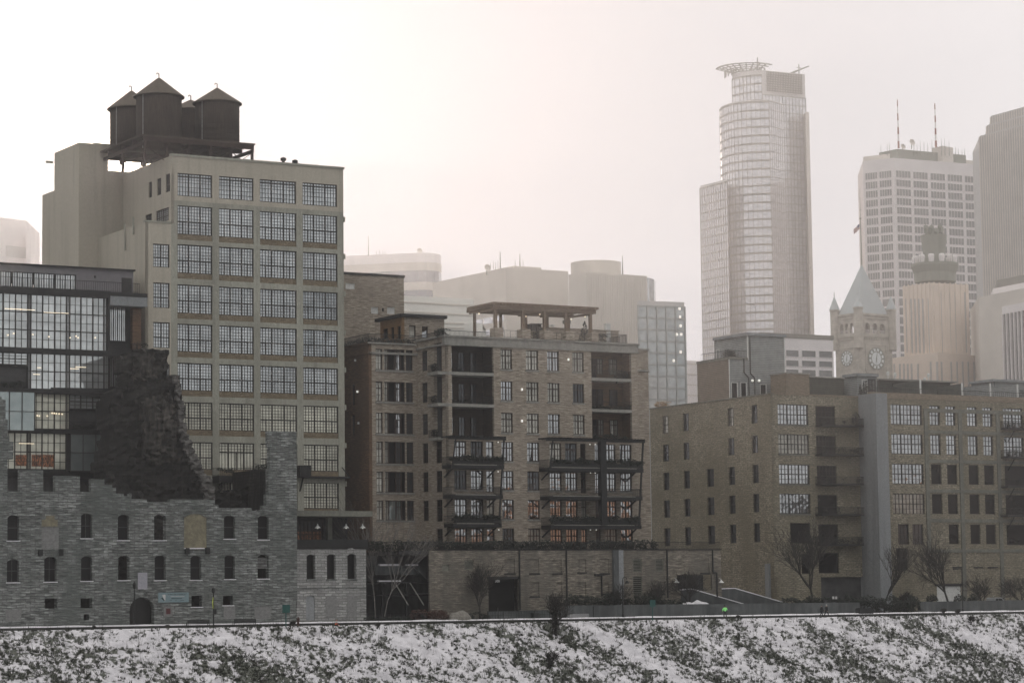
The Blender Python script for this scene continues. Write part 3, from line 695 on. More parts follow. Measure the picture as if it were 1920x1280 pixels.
# ------------------------------------------------------------------ stone mill ruin
RV = 300.; FRu = FV(RV); R = FRu.px
def inpoly(P, x, y):
    c = False; n = len(P)
    for i in range(n):
        (x1_, y1_), (x2_, y2_) = P[i], P[i - 1]
        if (y1_ > y) != (y2_ > y) and x < (x2_ - x1_) * (y - y1_) / (y2_ - y1_) + x1_: c = not c
    return c
ruin = thing('mill_ruin', 'long grey limestone ruin wall with arched window openings and a broken stepped top', 'ruin', R(280, 1100)[0], RV, 0)
top = [(-60, 735), (0, 744), (8, 752), (9, 775), (14, 790), (14, 815), (26, 832), (26, 866), (37, 868), (37, 881), (81, 881), (81, 868), (104, 868), (104, 892), (150, 892), (150, 889), (171, 889), (171, 898), (197, 898), (197, 907), (213, 907), (213, 915), (219, 915), (219, 924), (229, 924), (229, 927), (247, 927), (247, 934), (275, 934), (275, 938), (325, 938), (325, 934), (402, 934), (402, 944), (411, 945), (412, 951), (432, 950), (460, 953), (480, 956), (495, 955), (497, 940), (502, 925), (505, 905), (502, 885), (507, 870), (509, 852), (504, 832), (503, 808), (545, 807), (557, 811), (556, 1190), (-60, 1190)]
P = [R(*q) for q in top]; P = [(a, z if y < 1190 else -1) for (a, z), (x, y) in zip(P, top)]
rA = [(14, 36, 965, 1013), (152, 173, 962, 1008.5), (221, 242, 964, 1012), (289, 311, 964, 1012), (420, 441, 966, 1009.5), (483.5, 504, 966, 1011)]
rB = [(13, 36, 1048, 1091), (83, 106, 1043, 1090), (152, 173, 1042, 1088.5), (221.5, 243, 1041, 1087), (290, 311, 1040.5, 1087), (357, 377.5, 1041, 1086.5), (421, 440.5, 1040, 1085), (483, 504, 1039, 1084)]
rC = [(84, 107, 1121, 1140), (151, 173, 1121, 1139), (359, 379, 1116, 1137), (418, 437, 1116, 1134), (157, 167, 1151, 1162)]
rT = [(14, 38, 860, 921), (81, 104, 860, 921), (150, 171.5, 880, 922)]
fill = [(78, 111, 987, 1030), (345, 387.5, 963, 1027)]
rh = [FRu.rect(a, c, b, d) for a, b, c, d in rA + rB + rC + rT]; fh_ = [FRu.rect(a, c, b, d) for a, b, c, d in fill]
door = FRu.rect(243, 1119, 289, 1172); door = (door[0], door[1], .0, door[3])
H = rh + fh_ + [door]
A = []; Z = []
a = R(-60, 1000)[0]; aE = R(557, 1000)[0]
while a < aE: A.append(a); a += .5
A.append(aE); z = 0
while z < 30: Z.append(z); z += .333
for h in H: A += [h[0], h[1]]; Z += [h[2], h[3]]
def rin(a, z):
    for h in H:
        if h[0] < a < h[1] and h[2] < z < h[3]: return False
    return inpoly(P, a, z)
m = cellwall(MB(), A, Z, rin, .9)
def archfill(m, h, rise, thick, n=8, d=0.):
    """masonry left above a segmental arch inside rectangular opening h"""
    a0, a1, z0, z1 = h; w2 = (a1 - a0) / 2; c = (a0 + a1) / 2
    pt = [(c + w2 * cos(pi * i / (2 * n)), z1 - rise + rise * sin(pi * i / (2 * n))) for i in range(n + 1)]
    for sgn in (1, -1):
        for i in range(n):
            p, q = pt[i], pt[i + 1]; X = lambda v: c + sgn * (v - c)
            m.slabp([(X(p[0]), p[1]), (X(q[0]), q[1]), (X(q[0]), z1 + .01), (X(p[0]), z1 + .01)], d + .002, d + thick - .002)
for h in rh[:14]: archfill(m, h, .32, .9)
archfill(m, fh_[1], .5, .9); archfill(m, door, (door[1] - door[0]) / 2, .9, 12)
part('wall', m, STONE, ruin, FRu)
def voussoirs(par, face, h, rise, ln, n, mat, name='arch'):
    a0, a1, z0, z1 = h; w2 = (a1 - a0) / 2; c = (a0 + a1) / 2; Rr = (w2 * w2 + rise * rise) / (2 * rise); cz = z1 - Rr; th = math.asin(min(1, w2 / Rr)) if rise < w2 else pi / 2
    m = MB()
    for i in range(n):
        t0 = -th + 2 * th * (i + .06) / n; t1 = -th + 2 * th * (i + .94) / n; l = ln * random.uniform(.75, 1.2)
        q = lambda r, t: (c + r * sin(t), cz + r * cos(t))
        m.slabp([q(Rr + .02, t0), q(Rr + .02, t1), q(Rr + l, t1), q(Rr + l, t0)], -.05, .1)
    part(name, m, mat, par, face)
for i, h in enumerate(rh[:14]): voussoirs(ruin, FRu, h, .33, .8 if i != 1 else 1.1, 9 if i != 1 else 11, STONE)
voussoirs(ruin, FRu, fh_[1], .5, 1.1, 15, STONE); voussoirs(ruin, FRu, door, (door[1] - door[0]) / 2, .8, 17, STONE)
m = MB()
for h in rh[:14] + rh[16:18]: m.box(h[0] - .12, h[1] + .12, -.1, .3, h[2] - .1, h[2] - .003)
part('sill', m, SNOW, ruin, FRu)
part('infill', MB().box(fh_[0][0], fh_[0][1], .06, .5, fh_[0][2], fh_[0][3]), INFILL, ruin, FRu)
m = MB(); m.box(fh_[1][0], fh_[1][1], .06, .5, fh_[1][2], fh_[1][3]); a0, a1, z0, z1 = FRu.rect(78, 966, 108, 986.5); m.box(a0, a1, -.03, .2, z0, z1 - .5); m.box(a0 + .5, a1 - .4, -.03, .2, z1 - .5, z1); part('infill', m, TANIN, ruin, FRu)
a0, a1, z0, z1 = FRu.rect(10, 1142, 40, 1164); m = MB().box(a0, a1, -.02, .1, z0, z1); a0, a1, z0, z1 = FRu.rect(419, 1135, 441, 1160); m.box(a0, a1, -.02, .1, z0, z1)
a0, a1, z0, z1 = FRu.rect(477, 1137, 508, 1160); m.box(a0, a1, -.02, .1, z0, z1); part('infill', m, INFILL, ruin, FRu)
m = MB()
for x, y in ((75, 1035), (113.5, 1035), (350, 1032), (388.5, 1032)): a, z = R(x, y); m.box(a - .25, a + .25, -.35, .1, z - .4, z + .35)
part('bracket', m, STEEL, ruin, FRu)
part('sill', MB().box(R(345, 1027)[0], R(382, 1027)[0], -.25, .1, R(360, 1028.5)[1], R(360, 1026.5)[1]), SNOW, ruin, FRu)
for i, h in enumerate(rh[:14]):
    if i in (0, 1, 2, 4, 5, 6, 7, 8, 10, 11, 12): window(ruin, FRu, h, 'ruin' if i in (1, 6, 7) else 'sash', G_DARK, pmat('old_sash', (.06, .06, .06), (.14, .15, .14), 3) if i == 0 else bpy.data.materials['old_sash'], d=.4, fw=.07)
a0, a1, z0, z1 = rh[13]; m = MB()
for i in range(8): zz = z1 - .5 - i * .17; m.box(a0 + .1, a1 - .1, .3, .4, zz, zz + .09)
part('shutter', m, STONE2, ruin, FRu)
# inner masses of the ruin
def rubble(par, face, pts, dep, mat, cell=.45, amp=.5, name='wall', seed=0):
    Q = [face.px(*q) for q in pts]; a0 = min(q[0] for q in Q); a1 = max(q[0] for q in Q); z0 = min(q[1] for q in Q); z1 = max(q[1] for q in Q)
    na, nz = int((a1 - a0) / cell) + 1, int((z1 - z0) / cell) + 1; m = MB(); ids = {}
    def vid(i, j, s):
        k = (i, j, s)
        if k not in ids:
            a, z = a0 + i * cell, z0 + j * cell; v = Vector((a * .7, z * .45, seed + s * 9)); n = noise.noise(v) * amp + noise.noise(v * 3.1) * amp * .5
            jt = noise.noise(v * 7) * cell * .7; n += (random.Random(i // 2 * 97 + j * 31 + seed).random() - .5) * .55
            m.v.append((a + jt, (0 if s == 0 else dep) + n, z + noise.noise(v * 5 + Vector((4, 4, 4))) * cell * .5)); ids[k] = len(m.v) - 1
        return ids[k]
    ok = lambda i, j: 0 <= i < na and 0 <= j < nz and inpoly(Q, a0 + (i + .5) * cell, z0 + (j + .5) * cell)
    for i in range(na):
        for j in range(nz):
            if not ok(i, j): continue
            fs = [[(i, j, 0), (i + 1, j, 0), (i + 1, j + 1, 0), (i, j + 1, 0)], [(i + 1, j, 1), (i, j, 1), (i, j + 1, 1), (i + 1, j + 1, 1)]]
            if not ok(i - 1, j): fs.append([(i, j, 1), (i, j, 0), (i, j + 1, 0), (i, j + 1, 1)])
            if not ok(i + 1, j): fs.append([(i + 1, j, 0), (i + 1, j, 1), (i + 1, j + 1, 1), (i + 1, j + 1, 0)])
            if not ok(i, j + 1): fs.append([(i, j + 1, 0), (i + 1, j + 1, 0), (i + 1, j + 1, 1), (i, j + 1, 1)])
            for f in fs: m.f.append(tuple(vid(*q) for q in f)); m.m.append(0)
    return part(name, m, mat, par, face)
rt = thing('ruined_tower', 'dark jagged remnant of a burnt mill wall rising behind the limestone ruin', 'ruin', FV(309).px(300, 900)[0], 309, 0)
bot = 1100
rubble(rt, FV(307.5), [(180, bot), (190, 905), (200, 890), (195, 880), (197, 860), (205, 838), (212, 812), (208, 790), (210, 745), (216, 732), (238, 728), (300, 716), (331, 702), (335, 715), (337, 730), (341, 748), (345, 800), (357, 832), (363, 850), (377, 880), (388, 895), (396, 905), (402, bot)], 4.5, RUB, seed=1)
rubble(rt, FV(309), [(236, 800), (235, 735), (231, 700), (228, 674), (232, 664), (262, 661), (266, 657), (300, 653), (315, 655), (313, 680), (317, 705), (331, 703), (331, 800)], 3, RUB, amp=.8, seed=5)
rubble(rt, FV(306.9), [(326, 702), (336, 706), (340, 745), (346, 760), (348, 800), (360, 832), (366, 850), (382, 882), (398, 898), (404, 935), (404, bot), (388, bot), (386, 940), (376, 900), (360, 875), (350, 850), (335, 800), (333, 745)], 3, pmat('ruin_edge_stone', (.07, .065, .06), (.25, .24, .225), 1.6, (.6, .6, 3), bump=.6), cell=.35, amp=.3, seed=9)
RSC = pmat('scorched_stone', (.02, .018, .016), (.20, .175, .15), 1.3, (1.6, 1.6, .22), .42, .7, big=((.02, .018, .016), .35, .7), bump=.8, k=.5)
rubble(rt, FV(308.6), [(249, 672), (266, 664), (300, 658), (312, 664), (306, 690), (298, 706), (262, 712), (251, 712)], 1.2, RSC, cell=.35, amp=.3, seed=21)
rubble(rt, FV(306.8), [(264, 752), (292, 742), (322, 738), (330, 790), (334, 860), (300, 872), (272, 866)], 1.2, RSC, cell=.35, amp=.2, seed=25)
m = MB(); fb_ = FV(312.5)
for (xa, ya, xb, yb, t_) in ((96, 730.5, 240, 733, .55), (112, 733, 210, 748, .3)): p_, q_ = fb_.px(xa, ya), fb_.px(xb, yb); m.bar((p_[0], 0, p_[1]), (q_[0], 0, q_[1]), .4, t_)
part('beam', m, STEEL, rt, fb_)
rubble(ruin, FV(313), [(385, bot), (385, 905), (398, 915), (420, 922), (440, 918), (462, 914), (490, 913), (500, 905), (512, 900), (512, bot)], 1.5, RUB, amp=.4, seed=13)
m = MB(); m.box(R(-60, 900)[0], R(-60, 900)[0] + .8, .9, 16, 0, 16); m.box(aE - .8, aE, .902, 18, 0, 20); m.box(R(-60, 900)[0] + .9, aE - .9, 15, 15.8, 0, 14)
part('rear_wall', m, RUB, ruin, FRu)
m = MB(); zz = R(300, 1163)[1]; m.box(door[0], door[1], 1.2, 1.3, 0, door[3]); part('gate', m, DOOR, ruin, FRu)

# pale annex
FA = FV(300.15); an = thing('stone_annex', 'lighter limestone annex with three narrow arched windows, right end of the ruin', 'building', FA.px(620, 1100)[0], 300.15, 0)
a0, a1 = FA.px(555.8, 1100)[0], FA.px(686.5, 1100)[0]; zt_ = FA.px(620, 1029.5)[1]
ah = [FA.rect(575, 1038.5, 591.5, 1085), FA.rect(613, 1038, 629.7, 1085), FA.rect(651.5, 1037.5, 668, 1085)]
al = [FA.rect(574, 1116, 590.5, 1162), FA.rect(610.5, 1117, 631, 1157), FA.rect(651, 1116, 668.5, 1157)]
m = holewall(MB(), a0, a1, 0, zt_, ah + al[:1], .7)
for h in ah + al[:1]: archfill(m, h, .28, .7)
part('wall', m, STONE2, an, FA); part('roof', MB().box(a0, a1, .72, 12, 0, zt_ - .1), ROOF, an, FA)
for h in ah: voussoirs(an, FA, h, .3, .6, 7, STONE2)
for h in ah: window(an, FA, h, 'plain', G_DARK, d=.5)
part('door', MB().box(al[0][0], al[0][1], .15, .25, .2, al[0][3]), GREYC, an, FA)
m = MB()
for h in al[1:]: m.box(h[0], h[1], -.03, .1, h[2], h[3])
part('infill', m, INFILL, an, FA); part('string_course', MB().box(a0, a1, -.1, .1, FA.px(600, 1102.5)[1], FA.px(600, 1101)[1]), STONE, an, FA)
m = MB()
for h in ah: m.box(h[0] - .12, h[1] + .12, -.1, .3, h[2] - .2, h[2] - .003)
part('sill', m, STONE, an, FA)
# terrace pavilion above it
FP = FV(301.5); pv = thing('terrace_pavilion', 'dark open pavilion with a concrete roof slab above the pale annex', 'pavilion', FP.px(620, 1000)[0], 301.5, zt_)
pa0, pa1 = FP.px(556, 990)[0], FP.px(691, 990)[0]; zr0, zr1 = FP.px(600, 967)[1], FP.px(600, 957)[1]
part('roof_slab', MB().box(pa0, pa1 + .6, 0, 10, zr0, zr1), TANC, pv, FP)
part('fascia', MB().box(pa0, pa1, .1, .4, zt_ - .05, FP.px(600, 1011)[1]), STEEL, pv, FP)
m = MB()
for x in (562, 640): a = FP.px(x, 990)[0]; m.box(a - .35, a + .3, 3.2, 3.8, zt_, zr0)
part('column', m, TANC, pv, FP); part('wall', MB().box(pa0, pa1, 6, 6.3, zt_, zr0), STEEL, pv, FP)
for i in range(3): r = FP.rect(568, 976, 634, 1012); wv = (r[1] - r[0]) / 3; window(pv, FP, (r[0] + i * wv, r[0] + (i + 1) * wv, zt_ + .3, zr0 - .5), 'triple', G_MID, d=4.2)
r = FP.rect(575, 994, 630, 1010); part('lit_interior', MB().box(r[0], r[1], 4.27, 4.30, r[2], r[3]), WARMIN, pv, FP)  # self-glowing panel before the panes imitates a lit room
def pendant(par, face, x, y, d):
    a, z = face.px(x, y); o = part('pendant_lamp', MB().lathe([(.05, .55), (.1, .3), (.42, 0), (.38, 0)], 0, 0, 12), TRIM, par, face, off=(a, d, z)); part('bulb', MB().lathe([(0, -.12), (.12, 0), (0, .1)], 0, 0, 8), WBULB, o, face, off=(a, d, z))
for x in (602, 655.5, 686.5): pendant(pv, FP, x, 989, 1.0)

# ------------------------------------------------------------------ brick condominium
CV = 312.; FC2 = FV(CV); U2 = FC2.px(836, 800)[0]; FR2 = FL(U2); V1 = -FR2.px(782, 640)[0]; FC1 = FV(V1)
UA = FC1.px(692, 800)[0]; FCL = FL(UA); UZ = FC2.px(1197, 800)[0]; UZ2 = FV(CV + 3).px(1217.5, 800)[0]
zc = FC2.px(836, 631)[1]; zc2 = FV(CV + 3).px(1206, 656.5)[1]
con = thing('brick_condominium', 'buff brick apartment building with corner loggias, projecting balconies and a rooftop pergola', 'building', U2, CV, 0)
Y7 = [(654.8, 692), (714.5, 751), (773.5, 811), (828, 864.5), (882.5, 918.5), (936, 973), (990, 1028)]
ky = lambda k, x: (Y7[k][0] + (x - 950) * (.040 - .0055 * k), Y7[k][1] + (x - 950) * (.040 - .0055 * k))
zr = [(FC2.px(950, b)[1], FC2.px(950, a)[1]) for a, b in Y7]
zpod = FV(303).px(1000, 1031)[1]
cols4 = [(941, 963), (989, 1012), (1029, 1051.5), (1076.5, 1098)]; cA = [(852, 875), (883, 906), (912, 926)]; cB = [(1031, 1053), (1060.5, 1082.5), (1089, 1099), (1116, 1125), (1133.5, 1155), (1163, 1185)]
X2 = lambda x: FC2.px(x, 900)[0]
hl = []; AMB = [G_SKY, G_SKY, G_SKYL]
def gsel(k): return pick((G_SKY, 6 if k > 2 else 3), (G_SKYL, 3 if k < 3 else 1), (G_MID, 1))
wins = []
for k in range(7):
    for xs in cols4:
        if k >= 3 and xs[0] > 1020: continue
        r = (X2(xs[0]), X2(xs[1]), zr[k][0], zr[k][1])
        if k == 6: r = (r[0], r[1], zpod + .1, r[3])
        hl.append(r); wins.append((r, 'case', gsel(k)))
    if k >= 3:
        for xs in cA + cB:
            nar = xs[1] - xs[0] < 16; r = (X2(xs[0]), X2(xs[1]), zr[k][0] if k < 6 else zpod + .1, zr[k][1]); 
            if nar: r = (r[0], r[1], r[2] - .3 if k < 6 else r[2], r[3])
            hl.append(r); wins.append((r, 'narrow' if nar else 'case', gsel(k)))
zl0 = FC2.px(890, 820)[1]; zl1 = FC2.px(890, 643)[1]; zr0_ = FC2.px(1150, 824)[1]; zr1_ = FC2.px(1150, 653)[1]
LA = (X2(849), X2(928), zl0, zl1); LB = (X2(1112), X2(1187), zr0_, zr1_)
part('wall', holewall(MB(), U2, UZ, 0, zc, hl + [LA, LB], .45), BUFF, con, FC2)
for r, k, gl in wins: window(con, FC2, r, k, gl, FRAMEB, d=.16, sill=CREAM if k == 'case' else None)
m = MB(); m.box(U2 - .25, UZ + .25, -.22, .6, zc - 1.15, zc - .9); m.box(U2 - .12, UZ + .12, -.1, .6, zc - .9, zc - .003); m.box(U2 - .3, UZ + .3, -.3, .7, zc, zc + .22)
part('cornice', m, CREAM, con, FC2)
# loggias
def deep(face, L_, floors, dep, wallm, wx, left_open=None):
    a0, a1, z0, z1 = L_; m = MB()
    for q in ((a0, a1),): pass
    m.quad((a0, dep, z0), (a1, dep, z0), (a1, dep, z1), (a0, dep, z1)); m.quad((a1, .44, z0), (a1, .44, z1), (a1, dep, z1), (a1, dep, z0))
    if not left_open: m.quad((a0, .44, z0), (a0, dep, z0), (a0, dep, z1), (a0, .44, z1))
    m.quad((a0, .44, z1), (a0, dep, z1), (a1, dep, z1), (a1, .44, z1))
    part('loggia', m, wallm, con, face)
    for zf in floors:
        o = part('floor_slab', MB().box(a0 - (2.2 if left_open else -.003), a1 - .003, -.02 if not left_open else -.02, dep - .01, zf - .42, zf), CREAM, con, face)
        part('railing', railing(MB(), [(a0, .1), (a1, .1)], zf, 1.05, .17), STEEL, con, face)
    for zf in floors + [z0]:
        for xa, xb, kind, gl in wx:
            b0, b1 = face.px(xa, 900)[0], face.px(xb, 900)[0]
            window(con, face, (b0, b1, zf + (.05 if kind == 'narrow' else .7), zf + 3.0), kind, gl if gl else pick((G_MID, 1), (G_SKYL, 1), (G_SKY, 1)), FRAMEB, d=dep - .17)
flA = [FC2.px(890, 698)[1], FC2.px(890, 757)[1]]; flB = [FC2.px(1150, 709)[1], FC2.px(1150, 767)[1]]
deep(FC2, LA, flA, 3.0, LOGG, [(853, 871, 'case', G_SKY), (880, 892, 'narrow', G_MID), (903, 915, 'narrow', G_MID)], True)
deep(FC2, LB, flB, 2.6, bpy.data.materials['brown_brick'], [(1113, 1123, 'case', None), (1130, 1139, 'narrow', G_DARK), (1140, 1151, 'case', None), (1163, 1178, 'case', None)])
planter_dark(con, FC2, 1115, 1183, 764, .3, 90, .55); planter_dark(con, FC2, 1115, 1183, 820, .2, 60, .45); planter_dark(con, FC2, 1160, 1176, 706, .3, 130, .8)
planter_dark(con, FC2, 854, 924, 755, .35, 30, .35); planter_dark(con, FC2, 852, 868, 695, .4, 80, .5)
# left return wall with one window column and side openings
ho = []; rw = []
for k in range(7):
    z0, z1 = zr[k]; b0, b1 = FR2.px(791.5, 800)[0], FR2.px(802, 800)[0]
    if k < 6: ho.append((b0, b1, z0 - .1, z1)); rw.append(((b0, b1, z0 - .1, z1), G_MID if k < 3 else G_DARK))
    b0, b1 = FR2.px(815, 800)[0], FR2.px(829.5, 800)[0]
    if k < 3: ho.append((b0, b1, ([*flA, zl0])[k], zr[k][1] + .75))
    else: b0, b1 = FR2.px(816.5, 800)[0], FR2.px(828, 800)[0]; ho.append((b0, b1, z0 - .3, z1)); rw.append(((b0, b1, z0 - .3, z1), G_DARK))
part('wall', holewall(MB(), -V1, -CV, 0, zc - .003, ho, .45), BUFF, con, FR2)
for r, gl in rw: window(con, FR2, r, 'narrow', gl, FRAMEB, d=.16)
m = MB(); m.box(-V1 - .2, -CV + .3, -.22, .4, zc - 1.15, zc - .9); m.box(-V1 - .1, -CV + .3, -.3, .4, zc, zc + .22); part('cornice', m, CREAM, con, FR2)
for zf in flA + [zl0]:
    b0, b1 = FR2.px(813, 800)[0], FR2.px(831, 800)[0]; part('balcony', MB().box(b0, b1, -.8, .4, zf - .35, zf), CREAM, con, FR2); part('railing', railing(MB(), [(b0, -.75), (b1, -.75)], zf, 1.05, .15), STEEL, con, FR2)
    m = MB(); leaves(m, b1 - 1.2, -.6, zf + .6, 1.0, .3, .6, 120, .14); part('planter_greenery', m, LEAF, con, FR2)
# left front section
X1 = lambda x: FC1.px(x, 900)[0]
L1 = [(655, 694), (716, 753), (774, 813), (828, 869), (884, 923), (938, 975)]; h1 = []
for k, (ya, yb) in enumerate(L1):
    z0, z1 = FC1.px(740, yb)[1], FC1.px(740, ya)[1]
    for xa, xb, kd in ((706, 718.5, 'narrow'), (722, 760.5, 'big'), (763, 776, 'narrow')):
        r = (X1(xa), X1(xb), z0, z1); h1.append(r)
        if kd == 'big':
            w_ = r[1] - r[0]; window(con, FC1, (r[0], r[0] + w_ * .2, z0, z1), 'narrow', G_SKYL, FRAMEB, d=.16)
            window(con, FC1, (r[0] + w_ * .2, r[0] + w_ * .55, z0, z1), 'plain', G_DARK if k < 5 else G_TEAL, FRAMEB, d=.16)
            window(con, FC1, (r[0] + w_ * .55, r[0] + w_ * .82, z0, z1), 'narrow', (G_SKY if k in (0, 1, 2) else G_MID) if k < 5 else G_TEAL, FRAMEB, d=.16)
            window(con, FC1, (r[0] + w_ * .82, r[1], z0, z1), 'plain', G_DARK, FRAMEB, d=.16)
        else: window(con, FC1, r, kd, (G_SKYL if xa < 710 else pick((G_MID, 2), (G_DARK, 1))), FRAMEB, d=.16)
    a_ = MB().box(X1(705), X1(777), -.1, .2, z0 - .25, z0 - .003); part('sill', a_, CREAM, con, FC1)
part('wall', holewall(MB(), UA, U2 + .2, 0, zc - .5, h1, .45), BUFF, con, FC1)
m = MB(); m.box(UA - .2, U2, -.2, .4, zc - 1.9, zc - 1.6); m.box(UA - .25, U2 - .3, -.25, .5, zc - .5, zc - .3); part('cornice', m, CREAM, con, FC1)
sl = [FCL.rect(659, 720, 665, 759), FCL.rect(659, 778, 665, 815)]
VL = V1 + 24; part('wall', holewall(MB(), -VL, -V1, 0, zc - .5, sl, .45), BUFFD, con, FCL)
for r in sl: window(con, FCL, r, 'plain', G_DARK, d=.2)
m = MB(); m.box(-VL, -V1 + .2, -.2, .4, zc - 1.9, zc - 1.6); m.box(-VL, -V1 + .2, -.25, .5, zc - .5, zc - .3); part('cornice', m, BUFFD, con, FCL)
for x, y in ((667, 675.5), (671, 734), (673, 793)): a, z = FCL.px(x, y); part('wall_lamp', MB().box(a - .12, a + .12, -.2, 0, z - .14, z + .14), WBULB if y == 734 else TRIM, con, FCL)
# right end bay
FE = FV(CV + 3); he = []
for k, (ya, yb) in enumerate([(678, 710), (734, 767), (790, 822), (826, 858), (880, 914), (935, 970), (990, 1022)]):
    r = FE.rect(1196.5, ya, 1203, yb); r = (UZ + .25, UZ + 1.0, r[2], r[3]); he.append(r); window(con, FE, r, 'narrow', G_SKYL if k < 2 else G_DARK, FRAMEB, d=.2)
part('wall', holewall(MB(), UZ, UZ2, 0, zc2, he, .45), BUFF, con, FE); m = MB(); m.box(UZ, UZ2 + .2, -.2, .5, zc2, zc2 + .25); m.box(UZ, UZ2 + .15, -.15, .5, zc2 - 3.1, zc2 - 2.8); part('cornice', m, CREAM, con, FE)
m = MB(); m.box(UZ - .44, UZ - .003, .46, 3.3, 0, zc - .3); part('wall', m, BUFF, con, FC2)
m = MB(); m.box(LA[1] + .02, LB[0] - .02, CV + .47, V1 + 20, 0, zc - .6); m.box(UA + .47, LA[1], V1 + .47, V1 + 20, 0, zc - .7); m.box(LB[0], UZ2, CV + 3.5, V1 + 20, 0, zc2 - .3)
m.box(U2 + .47, LA[1], CV + .47, V1 + .4, 0, zl0 - .02); m.box(LB[0], UZ - .5, CV + .47, CV + 3.4, 0, zr0_ - .02); m.box(U2 + .47, LA[1], CV + 3.1, V1 + .4, zl0, zc - .7); m.box(LB[0] + .02, UZ - .5, CV + 2.7, CV + 3.4, zr0_, zc - .7)
m.box(U2 + .47, LA[1], CV + .47, CV + 3.1, zl1 + .02, zc - .65); m.box(LB[0], UZ - .5, CV + .47, CV + 3, zr1_ + .02, zc - .65)
part('roof', m, ROOF, con)
part('wall', MB().box(UZ2 + .01, UZ2 + .15, CV + 3.46, V1 + 20, 0, zc2 - .01), pmat('sunlit_side_brick', (.45, .33, .22), (.6, .45, .31), 2, (.45, .45, 3.4), brick=(.9, .25, (.7, .7, .7), .025, .2), k=1), con)  # side wall out of view, its brick paled and warmed to bounce sunlight
# wall lights
for x, y in ((978, 730), (978, 789), (1065, 674)): a, z = FC2.px(x, y); part('wall_lamp', MB().box(a - .1, a + .1, -.2, 0, z - .16, z + .16), WBULB, con, FC2)
for x, y in ((932, 829), (932, 884), (933, 993), (1104, 833), (1114, 833), (1105, 886), (1114, 886), (1105, 993), (1116, 993)): a, z = FC2.px(x, y); part('wall_lamp', MB().lathe([(0, -.1), (.08, -.07), (.1, 0), (.08, .07), (0, .1)], 0, 0, 8), WBULB, con, FC2, off=(a, -.3, z))
# projecting steel balconies
def balcs(xa, xb, ycan, fl, side, dep=2.6):
    Fb = FV(CV - dep); a0, a1 = Fb.px(xa, 900)[0], Fb.px(xb, 900)[0]; zs = [Fb.px((xa + xb) / 2, y)[1] for y in fl]; zc_ = Fb.px((xa + xb) / 2, ycan)[1]
    m = MB(); m.box(a0 - .3, a1 + .3, -.1, .12, zc_, zc_ + .3)
    n = int((a1 - a0) / .5)
    for i in range(n + 1): a = a0 + (a1 - a0) * i / n; m.box(a - .06, a + .06, -.5, dep, zc_ + .3, zc_ + .5)
    part('canopy', m, STEEL, con, Fb)
    for i, z in enumerate(zs):
        off = .25 * i; b1 = a1 - off if side > 0 else a1; b0 = a0 + .12 * i
        o = part('balcony', MB().box(b0, b1, 0, dep, z - .5, z), STEEL, con, Fb); part('railing', railing(MB(), [(b0, dep), (b0, .06), (b1, .06), (b1, dep)], z, 1.05, .15), STEEL, o, Fb)
        part('snow_rim', MB().box(b0 + .5, b1 - 1.2, -.06, -.01, z - .06, z + .03), CREAM, o, Fb)
        p_ = FV(CV - dep)
        if (len(fl), i) not in ((3, 1), (4, 0)) and i < 3:
            m = MB()
            q = b0 + .3
            while q < b1 - .2:
                hgt = .55 * random.uniform(.5, 1.4)
                if random.random() < .92: leaves(m, q, .1, z + .75, .55, .4, hgt, 120, .16)
                q += .55
            part('planter_greenery', m, LEAF, o, Fb); part('planter_box', MB().box(b0 + .2, b1 - .2, -.12, .02, z + .12, z + .62), STEEL, o, Fb)
    m = MB(); m.bar((a1 + .05, .1, zc_), (a1 - .9, .1, zs[-1] - .4), .2); m.bar((a0 + .8, .1, zc_), (a0 + .3, .1, zs[0]), .14)
    if side > 1: m.bar(((a0 + a1) / 2 + 1, .1, zc_), ((a0 + a1) / 2 + 1, .1, zs[-1]), .9)
    for z in zs: m.bar((a0 + .4, dep, z - 1.6), (a0 + .4, .3, z - .5), .16); m.bar((a1 - 1.2, dep, z - 1.6), (a1 - 1.2, .3, z - .5), .16)
    part('strut', m, STEEL, con, Fb)
balcs(846, 946, 824, [871, 927, 981], 1); balcs(1029, 1207, 828, [877, 930, 984], 2)
# deck furniture silhouettes on the upper right balcony
def chair(par, face, x, y, d, col=STEEL):
    a, z = face.px(x, y); m = MB(); m.box(-.25, .25, -.25, .25, .38, .43); m.box(-.25, .25, .2, .25, .43, .9)
    for i in (-.22, .22):
        for j in (-.22, .22): m.box(i - .02, i + .02, j - .02, j + .02, 0, .38)
    solo('deck_chair', m, col, par, 'chair', *face.uv(a, d), z)
# podium with blind windows and drainpipes
PV = 303.; FPd = FV(PV); Xp = lambda x, y=1080: FPd.px(x, y)[0]
pod = thing('brick_podium', 'long brick parking podium with blind windows and drainpipes below the condominium', 'building', Xp(1080), PV, 0)
gar = FPd.rect(916, 1085, 973, 1143); gar = (gar[0], gar[1], 0, gar[3]); gar2 = FPd.rect(1270, 1077, 1335, 1106)
bl = [(946, 965, 1047, 1074), (993, 1011, 1047, 1074), (1037, 1053, 1048, 1074), (1083, 1099, 1048, 1072), (1125, 1142, 1047, 1074), (1314, 1330, 1047, 1073), (994, 1011, 1091, 1117), (1038, 1054, 1091, 1117), (1083, 1099, 1091, 1117), (1128, 1142, 1091, 1112), (1231, 1246, 1090, 1112), (829, 845, 1047, 1070)]
lo_ = [(1187, 1203.5, 1047, 1072), (1187, 1204, 1080, 1113), (1229.5, 1244.5, 1047, 1071), (829, 842, 1058, 1070), (871, 888, 1050, 1068)]
hb = [FPd.rect(a, c, b, d) for a, b, c, d in bl[:-1]]; hlv = [FPd.rect(a, c, b, d) for a, b, c, d in lo_]
e0, e1 = Xp(805), Xp(1352.5)
part('wall', holewall(MB(), e0, e1, 0, zpod, hb + hlv + [gar, gar2], .35), PODB, pod, FPd)
m = MB()
